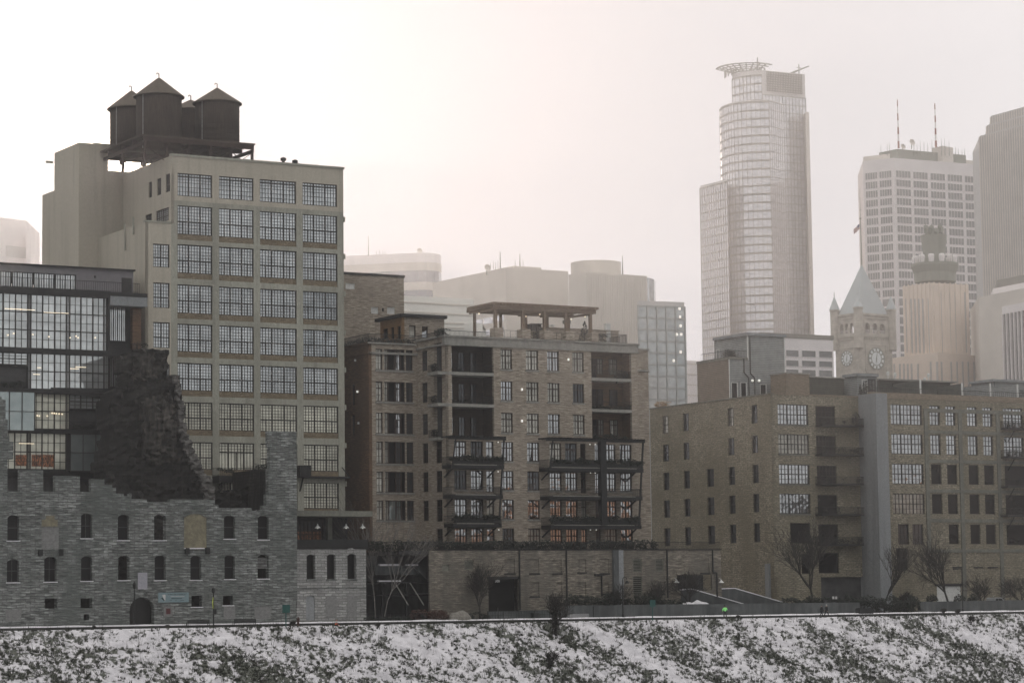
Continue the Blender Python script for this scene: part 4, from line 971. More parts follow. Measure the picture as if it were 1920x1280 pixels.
for h in hb: m.box(h[0], h[1], .14, .3, h[2], h[3])
part('infill', m, PODB, pod, FPd)
m = MB()
for h in hb: m.box(h[0] - .1, h[1] + .1, -.08, .2, h[2] - .2, h[2] - .003)
part('sill', m, STEEL, pod, FPd)
for h in hlv: window(pod, FPd, h, 'louver', G_DARK, TANC, d=.08, name='louvre')
m = MB()
for x, y0, y1 in ((973.5, 1031, 1143), (1061.5, 1031, 1143), (1250.5, 1031, 1120), (1336, 1031, 1072), (1127, 1077, 1117), (1343, 1073, 1118)):
    a = Xp(x); z1, z0 = FPd.px(x, y0)[1], FPd.px(x, y1)[1]; m.tube((a, -.14, max(z0, 0)), (a, -.14, z1), .11, k=8)
a = Xp(1336); z = FPd.px(1336, 1073)[1]; m.tube((a, -.14, z), (Xp(1343), -.14, z), .11, k=8); a, z = FPd.px(1119, 1077); m.box(a - .4, a + 1.0, -.35, 0, z - .12, z + .12)
part('drainpipe', m, STEEL, pod, FPd)
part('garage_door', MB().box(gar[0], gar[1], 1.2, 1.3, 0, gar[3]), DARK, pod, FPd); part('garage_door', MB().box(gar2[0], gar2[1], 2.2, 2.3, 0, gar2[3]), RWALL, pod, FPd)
text(FPd, '300', FPd.px(928, 1092)[0], FPd.px(928, 1091)[1], .33, TRIM, pod, 'house_number', -.03, .7)
part('lintel', MB().box(gar[0] - .2, gar[1] + .2, -.02, .3, gar[3] - .02, gar[3] + .35), STEEL, pod, FPd)
m = MB(); a0, a1 = Xp(1148), Xp(1168); m.box(a0, Xp(1157), -.5, -.003, 0, zpod); part('pier', m, RWALL, pod, FPd); part('pier', MB().box(Xp(1157), a1, -.2, -.003, 0, zpod - .01), GREYC, pod, FPd)  # the darker projecting strip stands in for a shaded recess
part('terrace', MB().box(X1(640), e1, .36, 10, zpod - .5, zpod - .02), ROOF, pod, FPd)
part('fascia', MB().box(X1(700), e1, -.1, .3, zpod, zpod + .12), STEEL, pod, FPd)
part('railing', railing(MB(), [(Xp(700), .2), (e1, .2)], zpod + .1, 1.0, .18, .03), STEEL, pod, FPd)
m = MB(); q = Xp(700)
while q < e1 - .4:
    k = .55 + .5 * noise.noise(Vector((q * .15, 3, 0)))
    if q < Xp(1240): leaves(m, q, .7, zpod + .55, .7, .6, max(.3, k) * 1.5, 120, .17)
    q += .6
part('planter_greenery', m, LEAF, pod, FPd)
def gooseneck(par, face, x, y):
    a, z = face.px(x, y); o = part('barn_lamp', MB().lathe([(.05, .45), (.12, .3), (.4, 0), (.36, 0)], 0, 0, 12).tube((0, 0, .45), (0, .5, .6), .04), TRIM, par, face, off=(a, -.5, z))
for x, y in ((1265, 1092), (1348.5, 1092)): gooseneck(pod, FPd, x, y)
# shadowed entry court left of the podium
ec = thing('entry_court', 'dark recessed entry court with stairs and steel decks between the annex and the podium', 'entrance', Xp(750), 308, 0)
FE2 = FV(309.5); m = MB(); m.box(FE2.px(640, 1080)[0], FE2.px(812, 1080)[0], 0, .4, 0, zpod - .52); part('wall', m, RWALL, ec, FE2)
F6 = FV(305.5); X6 = lambda x: F6.px(x, 1080)[0]; Z6 = lambda y, x=780: F6.px(x, y)[1]
m = MB(); m.box(X6(704), X6(796), 0, 3, Z6(1077), Z6(1060)); part('parapet', m, RWALL, ec, F6)
m = MB(); m.box(X6(712), X6(750), -.05, .4, Z6(1060), Z6(1056.5)); m.box(X6(762), X6(784), -.05, .4, Z6(1060), Z6(1057)); m.box(X6(708), X6(749), -.4, .1, Z6(1089.5), Z6(1087)); m.box(X6(775), X6(820), -.7, -.4, Z6(1114), Z6(1112.5)); part('snow_cap', m, SNOW, ec, F6)
m = MB(); m.box(X6(700), X6(895), -.8, 2.8, Z6(1093), Z6(1089.8)); m.box(X6(690), X6(850), -1.2, 2.5, Z6(1116), Z6(1113)); part('deck', m, STEEL, ec, F6)
m = MB()
for x in (715, 760, 858, 868): m.box(X6(x) - .2, X6(x) + .2, -.5, -.1, 0, Z6(1093))
part('column', m, STEEL, ec, F6)
m = MB()
for (xa, ya, xb, yb) in ((762, 1092, 784, 1134), (735, 1094, 755, 1134)): a, z = F6.px(xa, ya); b_, z2 = F6.px(xb, yb); m.bar((a, -1, z), (b_, -1.6, z2), .13)
part('brace', m, CREAM, ec, F6)
m = MB()
for i in range(12): a, z = F6.px(773 + i * 2.2, 1062 + i * 2.1); m.box(a, a + .55, -.4, 1, z - .1, z + .03)
part('stair', m, RWALL, ec, F6)
m = railing(MB(), [(X6(795), -.7), (X6(900), -.7)], Z6(1090), 1.2, .8, .04); part('railing', m, STEEL, ec, F6)
part('utility_box', MB().box(X6(846), X6(856), 0, .6, Z6(1080), Z6(1071)), TRIM, ec, F6)
m = MB(); a, z = F6.px(840, 1089); m.lathe([(2.6, 0), (1.7, .25), (.8, .7), (0, 1.0)], 0, 0, 12); part('snow_pile', m, SNOW, ec, F6, off=(a, .3, z))
a, z = F6.px(874, 1127); part('lit_panel', MB().box(a - .1, a + .1, 1.0, 1.05, z - .4, z + .5), WBULB, ec, F6)
planter_dark(ec, F6, 822, 842, 1076, .2, 70, .6)

# rooftop of the condominium: penthouse, railings, pergola, planters
PHV = 328.; FPh = FV(PHV); up = FPh.px(753.5, 610)[0]; zp = FPh.px(753.5, 594)[1]; ue = FPh.px(833, 610)[0]
ph = thing('rooftop_penthouse', 'small brick penthouse with a dark flat roof on the condominium', 'penthouse', up, PHV, zc - .6)
FPl = FL(up); vb = -FPl.px(713, 610)[0]
hp = [FPh.rect(767, 610, 779.5, 634), FPh.rect(791, 611.5, 802.5, 634)]; hq = [FPl.rect(718, 616, 727, 636), FPl.rect(733, 613, 738.5, 636), FPl.rect(745, 611, 751.5, 636)]
part('wall', holewall(MB(), up, ue, zc - .6, zp, hp, .4), BUFF, ph, FPh); part('wall', holewall(MB(), -vb, -PHV, zc - .6, zp, hq, .4), pmat('ochre_brick', (.28, .15, .06), (.4, .24, .11), 2, (1, 1, 4)), ph, FPl)
window(ph, FPh, hp[0], 'plain', G_SKYL, FRAMEB, .15); window(ph, FPh, hp[1], 'plain', G_SKY, FRAMEB, .15)
for h in hq: window(ph, FPl, h, 'plain', G_DARK, FRAMEB, .15)
part('roof', MB().box(up - .4, ue + .3, PHV - .4, vb + 1, zp, zp + .45), STEEL, ph)
rr = [(UA + .3, V1 + 14), (UA + .3, V1 + .4), (U2 + .3, V1 + .4), (U2 + .3, CV + .4), (X2(925), CV + .4)]
solo('roof_railing', railing(MB(), rr, zc - .25, 1.15, .2, .035, .07), STEEL, 'dark roof railing stepping round the left corner of the condominium parapet', 'railing')
solo('roof_railing', railing(MB(), [(X2(1114), CV + .4), (X2(1183), CV + .4), (X2(1183), CV + 5)], zc + .2, 1.25, .2, .035, .07), STEEL, 'dark roof railing at the right end of the condominium roof beyond the pergola', 'railing')
m = MB(); 
for i in range(26): q = UA + .8 + i * .5; leaves(m, q, V1 + .8, zc + .0, .5, .4, .5 + .3 * noise.noise(Vector((q, 0, 0))), 60, .13)
for i in range(16): leaves(m, UA + .9, V1 + 1.5 + i * .7, zc + .1, .4, .5, .6, 50, .13)
solo('roof_hedge', m, LEAF, 'low dark hedge along the left roof edge of the condominium', 'hedge')
def conifer(u, v, z, h, r, label, n=900, grp=None):
    t = thing('conifer', label, 'shrub', u, v, z, group=grp); loc('trunk', MB().tube((0, 0, 0), (0, 0, h * .7), .08, .03), BARK, t); m = MB()
    for _ in range(n):
        q = random.random() ** 1.5; a = random.uniform(0, 6.3); rr_ = r * (1 - q) ** .8 * sqrt(random.random()); p = Vector((rr_ * cos(a), rr_ * sin(a), .1 + q * h)); d = Vector((cos(a), sin(a), random.uniform(-.2, .9))).normalized(); b_ = d.orthogonal().normalized()
        s = random.uniform(.07, .16); m.quad(p - b_ * s * .5, p + d * s, p + b_ * s * .5, p - d * s * .4)
    loc('crown', m, LEAF, t); return t
def bush(u, v, z, rx, ry, rz, label, n=700, mat=None, name='shrub', cat='shrub', s=.14, grp=None):
    m = MB(); leaves(m, 0, 0, rz * .8, rx, ry, rz, n, s, -.25); m.tube((0, 0, 0), (0, 0, rz), .06, .02); return solo(name, m, mat or LEAF, label, cat, u, v, z, group=grp)
a, z = FC2.px(855, 630); 
bush(X2(842), CV + 1.2, zc, 1.5, .7, .7, 'dark bushy planter plant at the roof corner left of the pergola')
bush(X2(1040), CV + 3, zc + .2, 1.3, 1.2, 1.3, 'round evergreen shrub under the pergola', 1100)
conifer(X2(1116), CV + 2.2, zc + .2, 3.0, 1.0, 'small conifer beside the right end of the pergola')
bush(X2(1148), CV + 2.2, zc + .2, 1.2, .8, .8, 'low roof shrub behind the right roof railing', 500)
# pergola
pf = FV(CV + .8); pr = thing('pergola', 'long timber pergola on brick piers along the condominium roof edge', 'pergola', X2(1000), CV + .8, zc)
zpt = pf.px(1000, 583)[1]; PB = 5.5
px_ = [929, 980, 1021, 1062, 1107]
for x in px_:
    a = pf.px(x, 620)[0]; zt2 = pf.px(x, 616 + (x - 929) * .05)[1]
    part('pier', MB().box(a - .75 + (.2 if x > 1100 else 0), a + .55, -1.25, .3, zc + .22, zt2), BUFF, pr, pf); part('post', MB().box(a - .2, a + .2, -.2, .2, zt2, zpt), WOOD, pr, pf)
for x in (890, 939, 986, 1026, 1066):
    a = FV(CV + .8 + PB).px(x, 620)[0]; part('post', MB().box(a - .17, a + .17, PB - .17, PB + .17, zc - .5, zpt), WOOD, pr, pf)
p0, p1 = pf.px(925, 580)[0], pf.px(1112, 580)[0]; q0 = FV(CV + .8 + PB).px(886, 580)[0]
m = MB(); m.box(p0 - .3, p1 + .2, -.45, -.2, zpt, zpt + .5); m.box(p0 - .3, p1 + .2, .2, .45, zpt, zpt + .5); m.box(q0 - .8, p1, PB - .3, PB + .3, zpt, zpt + .45)
part('beam', m, WOOD, pr, pf); m = MB(); n = 34
for i in range(n): a = p0 - .3 + (p1 - p0 + .3) * i / (n - 1); m.box(a - .06, a + .06, -1.4, PB + 1.4, zpt + .5, zpt + .8)
for j in range(16): v = -1 + j * (PB + 2) / 15; m.box(p0 - .6, p1 + .3, v - .04, v + .04, zpt + .8, zpt + .88)
part('rafter', m, WOOD, pr, pf)
m = MB()
for x in px_: a = pf.px(x, 600)[0]; m.bar((a, 0, zpt - .05), (a - 1.0, PB, zpt - .05), .2, .3)
part('tie_beam', m, WOOD, pr, pf)
part('railing', railing(MB(), [(p0 + .8, 0), (p1 - .5, 0)], zc + .35, 1.0, .9, .03, .04), STEEL, pr, pf)
for x, y in ((898, 588), (986, 593), (1012, 589), (1071, 598), (1097, 593)): a, z = FV(CV + 3).px(x, y); part('string_light', MB().lathe([(0, -.14), (.12, 0), (0, .14)], 0, 0, 8), BULB, pr, FV(CV + 3), off=(a, 0, z))
# other roof items
F9 = FV(CV + 12); 
def rbox(name, label, cat, face, x0, y0, x1, y1, dep, mat, zb_=None):
    a0, a1, z0, z1 = face.rect(x0, y0, x1, y1); z0 = zb_ if zb_ is not None else z0; m = MB().box(0, a1 - a0, 0, dep, 0, z1 - z0); m.box(-.1, a1 - a0 + .1, -.1, dep + .1, z1 - z0, z1 - z0 + .12); return solo(name, m, mat, label, cat, *face.uv(a0, 0), z0)
rbox('roof_bulkhead', 'low brick roof bulkhead behind the right part of the pergola', 'bulkhead', F9, 1024, 618, 1160, 640, 5, BUFF, zc - .5)
rbox('roof_box', 'tan roof enclosure seen under the pergola', 'enclosure', FV(CV + 9), 990, 622, 1012, 640, 2, TANB, zc - .5)
rbox('chimney', 'white square flue on the roof right of the pergola', 'flue', F9, 1137, 608, 1145, 640, .6, TRIM, zc - .5)
def flue(x, y0, y1, wd, label, mat=TRIM):
    a, z0 = F9.px(x, y1); z1 = F9.px(x, y0)[1]; h = z1 - z0; m = MB().lathe([(wd, -1), (wd, h * .65), (wd * 1.7, h * .65), (wd * 1.7, h), (0, h)], 0, 0, 10); solo('flue', m, mat, label, 'flue', *F9.uv(a, 2), z0)
flue(1076, 598, 616, .35, 'tall grey roof flue between the two right pergola posts', TANC); flue(1040, 606, 614, .3, 'stubby pale flue under the middle of the pergola'); flue(1050, 606, 614, .22, 'thin pale flue right beside the stubby one under the pergola')
rbox('air_handler', 'dark air handling box under the pergola, left of its middle post', 'air handler', F9, 997, 608, 1006, 616, 1.2, STEEL, zc - .5); rbox('air_handler', 'dark air handling box tucked behind the middle pergola post', 'air handler', F9, 1008, 608, 1015, 616, 1.2, STEEL, zc - .5)

# ------------------------------------------------------------------ tan warehouse lofts on the right
QV = 320.; FQ = FV(QV); UQ = FQ.px(1448, 900)[0]; zq = FQ.px(1448, 739)[1]; FQL = FL(UQ); VQ = -FQL.px(1219, 800)[0]; Xq = lambda x, y=850: FQ.px(x, y)[0]
wh = thing('warehouse_lofts', 'tan brick warehouse converted to lofts with a grey stair tower and rooftop houses', 'building', UQ, QV, 0)
rq = [(758, 796), (814, 851), (870, 907), (925, 962.5), (981, 1019)]; zw = [(FQ.px(1490, b)[1], FQ.px(1490, a)[1]) for a, b in rq]
hf = []; wf = []
UT0 = Xq(1611.5); FT_ = FL(UT0); VT = -FT_.px(1646, 900)[0]
VT = -( -VT); vt_front = -FT_.px(1646, 900)[0]
for k in range(5):
    z0, z1 = zw[k]
    if k < 4: r = (Xq(1460), Xq(1517.5), z0, z1); hf.append(r); wf.append((r, 'triple', [G_SKY, G_SKYL, G_SKY, G_SKY][k]))
    r = (Xq(1531), Xq(1568), z0 - .25, z1 - .1); hf.append(r); wf.append((r, 'plain' if k > 2 else 'double', G_DARK if k != 1 else G_DARK))
r = FQ.rect(1482, 980, 1520, 1018); hf.append(r); wf.append((r, 'plain', G_DARK)); r = FQ.rect(1503, 1038, 1520, 1075); hf.append(r); wf.append((r, 'plain', G_DARK)); r = FQ.rect(1535, 1036, 1573, 1074); hf.append(r); wf.append((r, 'plain', G_DARK))
cor = FQ.rect(1540, 1081, 1626, 1140); cor = (cor[0], cor[1], 0, cor[3]); hf.append(cor)
part('wall', holewall(MB(), UQ, UT0 + 1, 0, zq, hf, .45), TANB, wh, FQ)
for r, k, gl in wf: window(wh, FQ, r, k, gl, d=.18, sill=TANC if k == 'triple' else None)
part('dark_entry', MB().box(cor[0], cor[1], .5, .6, 0, cor[3]), DARK, wh, FQ)  # near-black sheet stands for the shade inside the opening
# right part: concrete frame with brick infill
UT1 = FV(vt_front).px(1667.5, 900)[0]; hr = []; wr = []; zfr = MB()
prs = [(1745, 1764.5), (1775, 1793.5), (1815.5, 1834), (1844.5, 1863)]
zw2 = [(FQ.px(1700, b)[1], FQ.px(1700, a)[1]) for a, b in ((758.5, 796), (813.5, 851), (869, 907), (925, 963), (982, 1020))]
for k in range(5):
    z0, z1 = zw2[k]
    if k < 4: r = (Xq(1672), Xq(1731), z0, z1); hr.append(r); wr.append((r, 'triple', G_SKY if k < 3 else G_SKYL))
    else:
        for a, b_ in ((1680, 1700), (1707, 1727)): r = (Xq(a), Xq(b_), z0, z1); hr.append(r); wr.append((r, 'six', G_MID))
    for i, (a, b_) in enumerate(prs):
        if k == 4 and i == 0: continue
        r = (Xq(a), Xq(b_), z0 + .05, z1 + .0); hr.append(r); wr.append((r, 'six' if k < 2 else 'plain', G_SKY if k < 2 else G_DARK))
    r = (Xq(1883), Xq(1920 if k < 2 else 1935), z0 - .1, z1); hr.append(r); wr.append((r, 'double' if k < 2 else 'plain', G_SKY if k < 2 else G_DARK))
    zb_ = z0 - .35
    zfr.box(Xq(1735), Xq(1960), -.12, .1, z0 - 1.25, z0 - .75)
r = FQ.rect(1681, 1027, 1702, 1068); hr.append(r); wr.append((r, 'plain', G_DARK))
gd = FQ.rect(1757, 1098, 1802, 1135); gd = (gd[0], gd[1], 0, gd[3]); hr.append(gd)
UE2 = Xq(2000); part('wall', holewall(MB(), UT1, UE2, 0, zq - .004, hr, .45), TANB, wh, FQ)
for r, k, gl in wr: window(wh, FQ, r, k, gl, d=.18)
for i, x in enumerate((1737, 1801, 1872, 1940)): zfr.box(Xq(x) - .35, Xq(x) + .35, -.16, .1, 0 if i else zw2[4][0] - 1.2, zq - 1.4)
zfr.box(Xq(1735), UE2, -.14, .1, zq - 1.9, zq - 1.35)
part('concrete_frame', zfr, TANC, wh, FQ)
part('garage_door', MB().box(gd[0], gd[1], .1, .2, 0, gd[3]), TRIM, wh, FQ); part('lintel', MB().box(gd[0] - .4, gd[1] + .5, -.1, .3, gd[3], gd[3] + .35), STEEL, wh, FQ)
m = MB()
for a, b_ in ((1786, 1803), (1826, 1842), (1852, 1870)): z = FQ.px(a, 1063)[1]; m.box(Xq(a, 1063), Xq(b_, 1063), -.15, .1, z - .1, z + .08)
part('sill', m, STEEL, wh, FQ)
part('coping', MB().box(UT1, UE2, -.06, .5, zq, zq + .9).box(UQ - .1, UT0 + 1, -.1, .5, zq, zq + .2), COPE, wh, FQ)
part('coping', MB().box(-VQ, -QV + .1, -.1, .5, zq + .002, zq + .2), TANC, wh, FQL)
# grey stair tower
part('stair_tower', MB().box(UT0, UT1, vt_front, QV + 3, 0, zq + .35), GREYC, wh)
# side wall
hs = []; ws = []
c5 = [(759, 793.5), (816, 849), (871, 905.5), (925.5, 960), (980.5, 1016)]
zs5 = [(FQL.px(1415, b)[1], FQL.px(1415, a)[1]) for a, b in c5]
for k in range(5):
    for i, (a, b_) in enumerate(((1243, 1254), (1281.5, 1292.5), (1324.5, 1337.5), (1365.5, 1377), (1410, 1421.5))):
        r = (FQL.px(a, 850)[0], FQL.px(b_, 850)[0], zs5[k][0], zs5[k][1])
        if i == 2:
            if k in (0, 1): continue
        gl = G_SKYL if (i, k) in ((3, 0), (0, 0)) else (G_MID if k < 2 else G_DARK); hs.append(r); ws.append((r, 'six' if k < 2 else 'sash', gl))
part('wall', holewall(MB(), -VQ, -QV, 0, zq - .002, hs, .45), TANB, wh, FQL)
for r, k, gl in ws: window(wh, FQL, r, k, gl, d=.2)
r = (FQL.px(1324.5, 780)[0], FQL.px(1337.5, 780)[0], zs5[0][0], zs5[0][1]); part('infill', MB().box(r[0], r[1], -.04, .1, r[2], r[3]), TANB, wh, FQL)
part('roof', MB().box(UQ + .46, UE2, QV + .47, VQ, 0, zq - .6), ROOF, wh)
# balconies
def wbal(face, xa, xb, y, dep, cls):
    a0, a1 = face.px(xa, y)[0], face.px(xb, y)[0]; z = FQ.px((xa + xb) / 2, y)[1]
    o = part('balcony', MB().box(a0, a1, -dep, 0, z - .22, z), STEEL, wh, face); part('railing', railing(MB(), [(a0, 0), (a0, -dep + .05), (a1, -dep + .05), (a1, 0)], z, 1.05, .14), STEEL, o, face)
    if cls:
        m = MB(); q = a0 + .4
        while q < a1 - .2: 
            if random.random() < cls: leaves(m, q, -dep + .3, z + .5, .4, .3, .5 * random.uniform(.5, 1.5), 60, .12)
            q += .5
        part('planter_greenery', m, LEAF, o, face)
for k, y in enumerate((798, 852, 907, 964, 1020)): wbal(FQ, 1529, 1607, y, 1.7, (.35, .8, .25, .2, .9)[k])
for k, y in enumerate((804, 858, 912, 966)): wbal(FQ, 1876, 1990, y, 1.7, (.3, .5, .2, .6)[k])
for k, y in enumerate((808, 862, 916, 970)):
    a0, z = FQ.px(1890, y); part('brace', MB().bar((a0, -1.5, z), (a0, 0, z - 1.6), .12).bar((a0 + 6, -1.5, z), (a0 + 6, 0, z - 1.6), .12), STEEL, wh, FQ)
bush(Xq(1600), QV - .9, FQ.px(1600, 797)[1], .7, .6, 1.1, 'rounded evergreen on the topmost balcony beside the grey stair tower', 500)
# base plinth things under the side wall
m = MB(); 
for x, y0, y1 in ((1441, 1056, 1117),): a, z1 = FQL.px(x, y0); m.box(a - .5, a + .5, -.35, 0, 0, z1)
part('pilaster', m, GREYC, wh, FQL)
# rooftop houses
H1 = -FQL.px(1366.5, 744)[0]; FH = FV(H1); uh = FH.px(1402, 680)[0]; zh = FH.px(1402, 629)[1]; uh2 = FH.px(1471.5, 680)[0]; FHl = FL(uh); vh = -FHl.px(1339, 640)[0]
rh1 = thing('rooftop_house', 'tall grey-sided rooftop house with a planted upper terrace', 'rooftop house', uh, H1, zq - .6)
zlo = FV(H1).px(1366, 671)[1]; ul = UQ + .15; FHll = FL(ul); vl = -FHll.px(1307, 690)[0]
ztm = zlo - .2
part('wall', MB().box(uh, uh2, H1, vh, ztm, zh), SIDING, rh1)
dr = [FH.rect(1371, 716, 1384.5, 742), FH.rect(1388.5, 716, 1401, 741), FH.rect(1425, 719, 1438, 738)]; dr = [(d[0], d[1], zq - .5, d[3]) for d in dr]
part('wall', holewall(MB(), ul, uh2, zq - .6, ztm, dr, .2), SIDING, rh1, FH); part('wall', MB().box(-vl, -H1, 0, .3, zq - .6, ztm), SIDINGB, rh1, FHll)
part('roof', MB().box(ul + .3, uh2 - .1, H1 + .21, vl, zq - .6, ztm - .05), ROOF, rh1)
for d in dr: window(rh1, FH, d, 'plain', G_DARK, TRIM, d=.05, fw=.15, name='door')
m = MB(); m.box(ul - .12, uh, -.1, .3, ztm, ztm + .35); part('fascia', m, TANC, rh1, FH); part('fascia', MB().box(-vl, -H1 - .12, -.12, .2, ztm, ztm + .35), TANC, rh1, FHll)
part('fascia', MB().box(uh - .3, uh2 + .2, H1 - .3, vh, zh, zh + .45), GREYC, rh1)
m = MB(); m.box(uh2 - .1, uh2 + .05, -.06, 0, zq, zh); m.box(ul - .05, ul + .1, -.05, 0, zq - .6, ztm); m.box(uh - .08, uh + .12, -.05, 0, ztm, zh); part('corner_trim', m, TRIM, rh1, FH)
m = MB()
for (x, y0, y1) in ((1405, 632, 700), (1394, 672, 698)): a, z1 = FH.px(x, y0); z0 = FH.px(x, y1)[1]; m.tube((a, -.12, z0), (a, -.12, z1), .09); b_ = FH.px(x + 9, 708)[0]; zb2 = FH.px(x + 9, 708)[1]; m.tube((a, -.12, z0), (b_, -.12, zb2), .09); m.tube((b_, -.12, zb2), (b_, -.12, zq), .09)
part('downpipe', m, STEEL, rh1, FH)
for x in (1409, 1421.5): a, z = FH.px(x, 713.5); part('globe_lamp', MB().lathe([(0, -.2), (.15, -.14), (.2, 0), (.15, .14), (0, .2)], 0, 0, 10), WBULB, rh1, FH, off=(a, -.25, z))
a, z0 = FH.px(1457.5, 738); z1 = FH.px(1457, 706)[1]; part('flue', MB().box(a - .35, a + .35, -.5, 0, z0, z1), CREAM, rh1, FH)
m = MB()
for i in range(9): leaves(m, ul + .4 + i * .25, H1 + 1.2 + i * .1, ztm + .8, .5, 1.0, .9, 140, .13)
part('terrace_plants', m, LEAF, rh1); part('railing', railing(MB(), [(ul + .1, vl - 1), (ul + .1, H1 + .1), (uh, H1 + .1)], ztm + .3, 1.1, .5), STEEL, rh1)
window(rh1, FHl, (FHl.px(1343, 650)[0], FHl.px(1349, 650)[0], ztm + .4, ztm + 2.4), 'plain', G_DARK, TRIM, d=-.06, name='door')
solo('dry_grass_planter', leaves(MB(), 0, 0, .5, 1.9, 1, .6, 900, .12), STRAW, 'tawny dry ornamental grass on the far left roof corner of the warehouse', 'grass planter', UQ + 1.2, VQ - 2.5, zq + .1)
# brick bulkhead, long low house row and small house with door
FJ = FV(QV + 5); J = lambda x, y=725: FJ.px(x, y)[0]; Jz = lambda x, y: FJ.px(x, y)[1]
t = thing('brick_bulkhead', 'low orange-brown brick bulkhead right of the tall rooftop house', 'bulkhead', J(1474), QV + 5, zq - .6)
loc('wall', MB().box(0, J(1518) - J(1474), 0, 4, 0, Jz(1518, 702) - zq + .6), COPE, t); loc('roof_edge', MB().box(-.1, J(1518) - J(1474) + .1, -.15, 4.1, Jz(1518, 702) - zq + .603, Jz(1518, 702) - zq + .8), CREAM, t)
t = thing('dark_roof_cabin', 'dark-sided low roof cabin with a pale edge, between brick bulkhead and small grey house', 'rooftop house', J(1519), QV + 5, zq - .6)
loc('wall', MB().box(0, J(1583) - J(1519), 0, 4, 0, Jz(1550, 709) - zq + .6), pmat('olive_siding', (.07, .075, .06), (.12, .125, .1), 1, brick=(400, .3, (.6, .6, .6), .05, .02)), t); loc('roof_edge', MB().box(-.1, J(1583) - J(1519), -.2, 4.1, Jz(1550, 709) - zq + .603, Jz(1550, 706.5) - zq + .6), CREAM, t)
t = thing('small_roof_house', 'small grey rooftop house with a glazed door and flat roof', 'rooftop house', J(1582), QV + 3, zq - .6)
FJ2 = FV(QV + 3); a0, a1 = FJ2.px(1608, 720)[0], FJ2.px(1644, 720)[0]; zt3 = FJ2.px(1609, 705)[1]; vj = -FL(a0).px(1582, 710)[0]
part('wall', MB().box(a0, a1, QV + 3, vj, zq - .6, zt3), SIDING, t); part('roof', MB().box(a0 - .3, a1 + .2, QV + 2.7, vj, zt3, zt3 + .45), GREYC, t)
window(t, FJ2, (FJ2.px(1616, 725)[0], FJ2.px(1625, 725)[0], zq - .3, zt3 - .5), 'plain', G_SKYL, TRIM, d=-.1); window(t, FJ2, (FJ2.px(1628, 725)[0], FJ2.px(1641, 725)[0], zq - .3, zt3 - .4), 'double', G_SKYL, d=-.1, name='door')
for i, x in enumerate((1602.5, 1608.5, 1614)): conifer(FJ2.px(x, 730)[0], QV + 1.6, zq, 2.0 + .35 * i, .42, ('leftmost of three narrow conifers by the small grey roof house', 'middle one of three narrow conifers by the small grey roof house', 'rightmost and tallest of three narrow conifers by the small grey roof house')[i], 420, 'narrow conifers by the roof house')
t = thing('long_roof_house', 'long low row of roof cabins with pale edges behind the parapet', 'rooftop house', J(1645), QV + 7, zq - .6)
FK2 = FV(QV + 9); k0, k1 = FK2.px(1645, 720)[0], FK2.px(1782, 720)[0]; kz = FK2.px(1700, 714.5)[1]
part('wall', MB().box(k0, k1, 0, 5, zq - .6, kz), pmat('green_siding', (.09, .1, .085), (.14, .15, .13), 1, brick=(400, .3, (.6, .6, .6), .05, .02)), t, FK2); part('roof_edge', MB().box(k0, k1 + 1, -.6, 5, kz, kz + .25), CREAM, t, FK2)
for i, (x0_, x1_) in enumerate(((1649, 1725), (1757, 1803), (1806, 1856), (1859, 1907), (1912, 1960))):
    fa = FV(QV + 2.2); a1 = fa.px(x1_, 730)[0]; zt4 = fa.px(x1_, (713, 719, 720, 722, 724)[i])[1]; ff = FL(a1)
    b0 = ff.px(x0_, 730)[0]; o = MB().box(b0, -(QV + 2.2), 0, .12, zq - .6, zt4)
    tt = thing('privacy_screen', ('brown and green', 'dark green shaded', 'first grey slatted', 'second grey slatted', 'last grey slatted, at the right edge,')[i] + ' privacy screen between roof terraces', 'screen', a1, QV + 2.2, zq - .6, group='privacy screens on the warehouse roof')
    part('panel', o, SIDING if i > 1 else bpy.data.materials['green_siding'], tt, ff); part('post', MB().box(a1 - .1, a1 + .12, QV + 2.0, QV + 2.2, zq - .6, zt4 + .15), TRIM, tt)
m = MB(); k0, k1 = FV(QV + 8).px(1862, 715)[0], FV(QV + 8).px(1990, 715)[0]; z = FV(QV + 8).px(1890, 716)[1]
t = thing('corner_roof_cabin', 'pale flat-roofed cabin at the right edge of the warehouse roof', 'rooftop house', k0, QV + 8, zq - .6); part('wall', MB().box(k0 + .5, k1, QV + 8.3, QV + 14, zq - .6, z), SIDING, t); part('roof', MB().box(k0, k1, QV + 8, QV + 14, z, z + .4), GREYC, t)
solo('roof_railing', railing(MB(), [(UT1, QV + .8), (UE2, QV + .8)], zq - .2, 1.9, .4, .03, .06), STEEL, 'thin long railing along the front roof edge of the warehouse', 'railing')
for i, (x, y) in enumerate(((1665, 703), (1678, 706), (1741, 707), (1734, 715))):
    a, z = FV(QV + 10).px(x, y); m = MB().lathe([(.22, 0), (.25, .5), (.15, .6), (0, .62)], 0, 0, 10); m.tube((0, 0, -2.2), (0, 0, 0), .1); solo('roof_vent', m, TRIM, ('tallest pale roof vent hood, left of the row', 'second pale roof vent hood from the left', 'hooked pale roof vent right of the middle', 'small pale roof vent nearest the screen post')[i], 'roof vent', *FV(QV + 10).uv(a, 0), z)

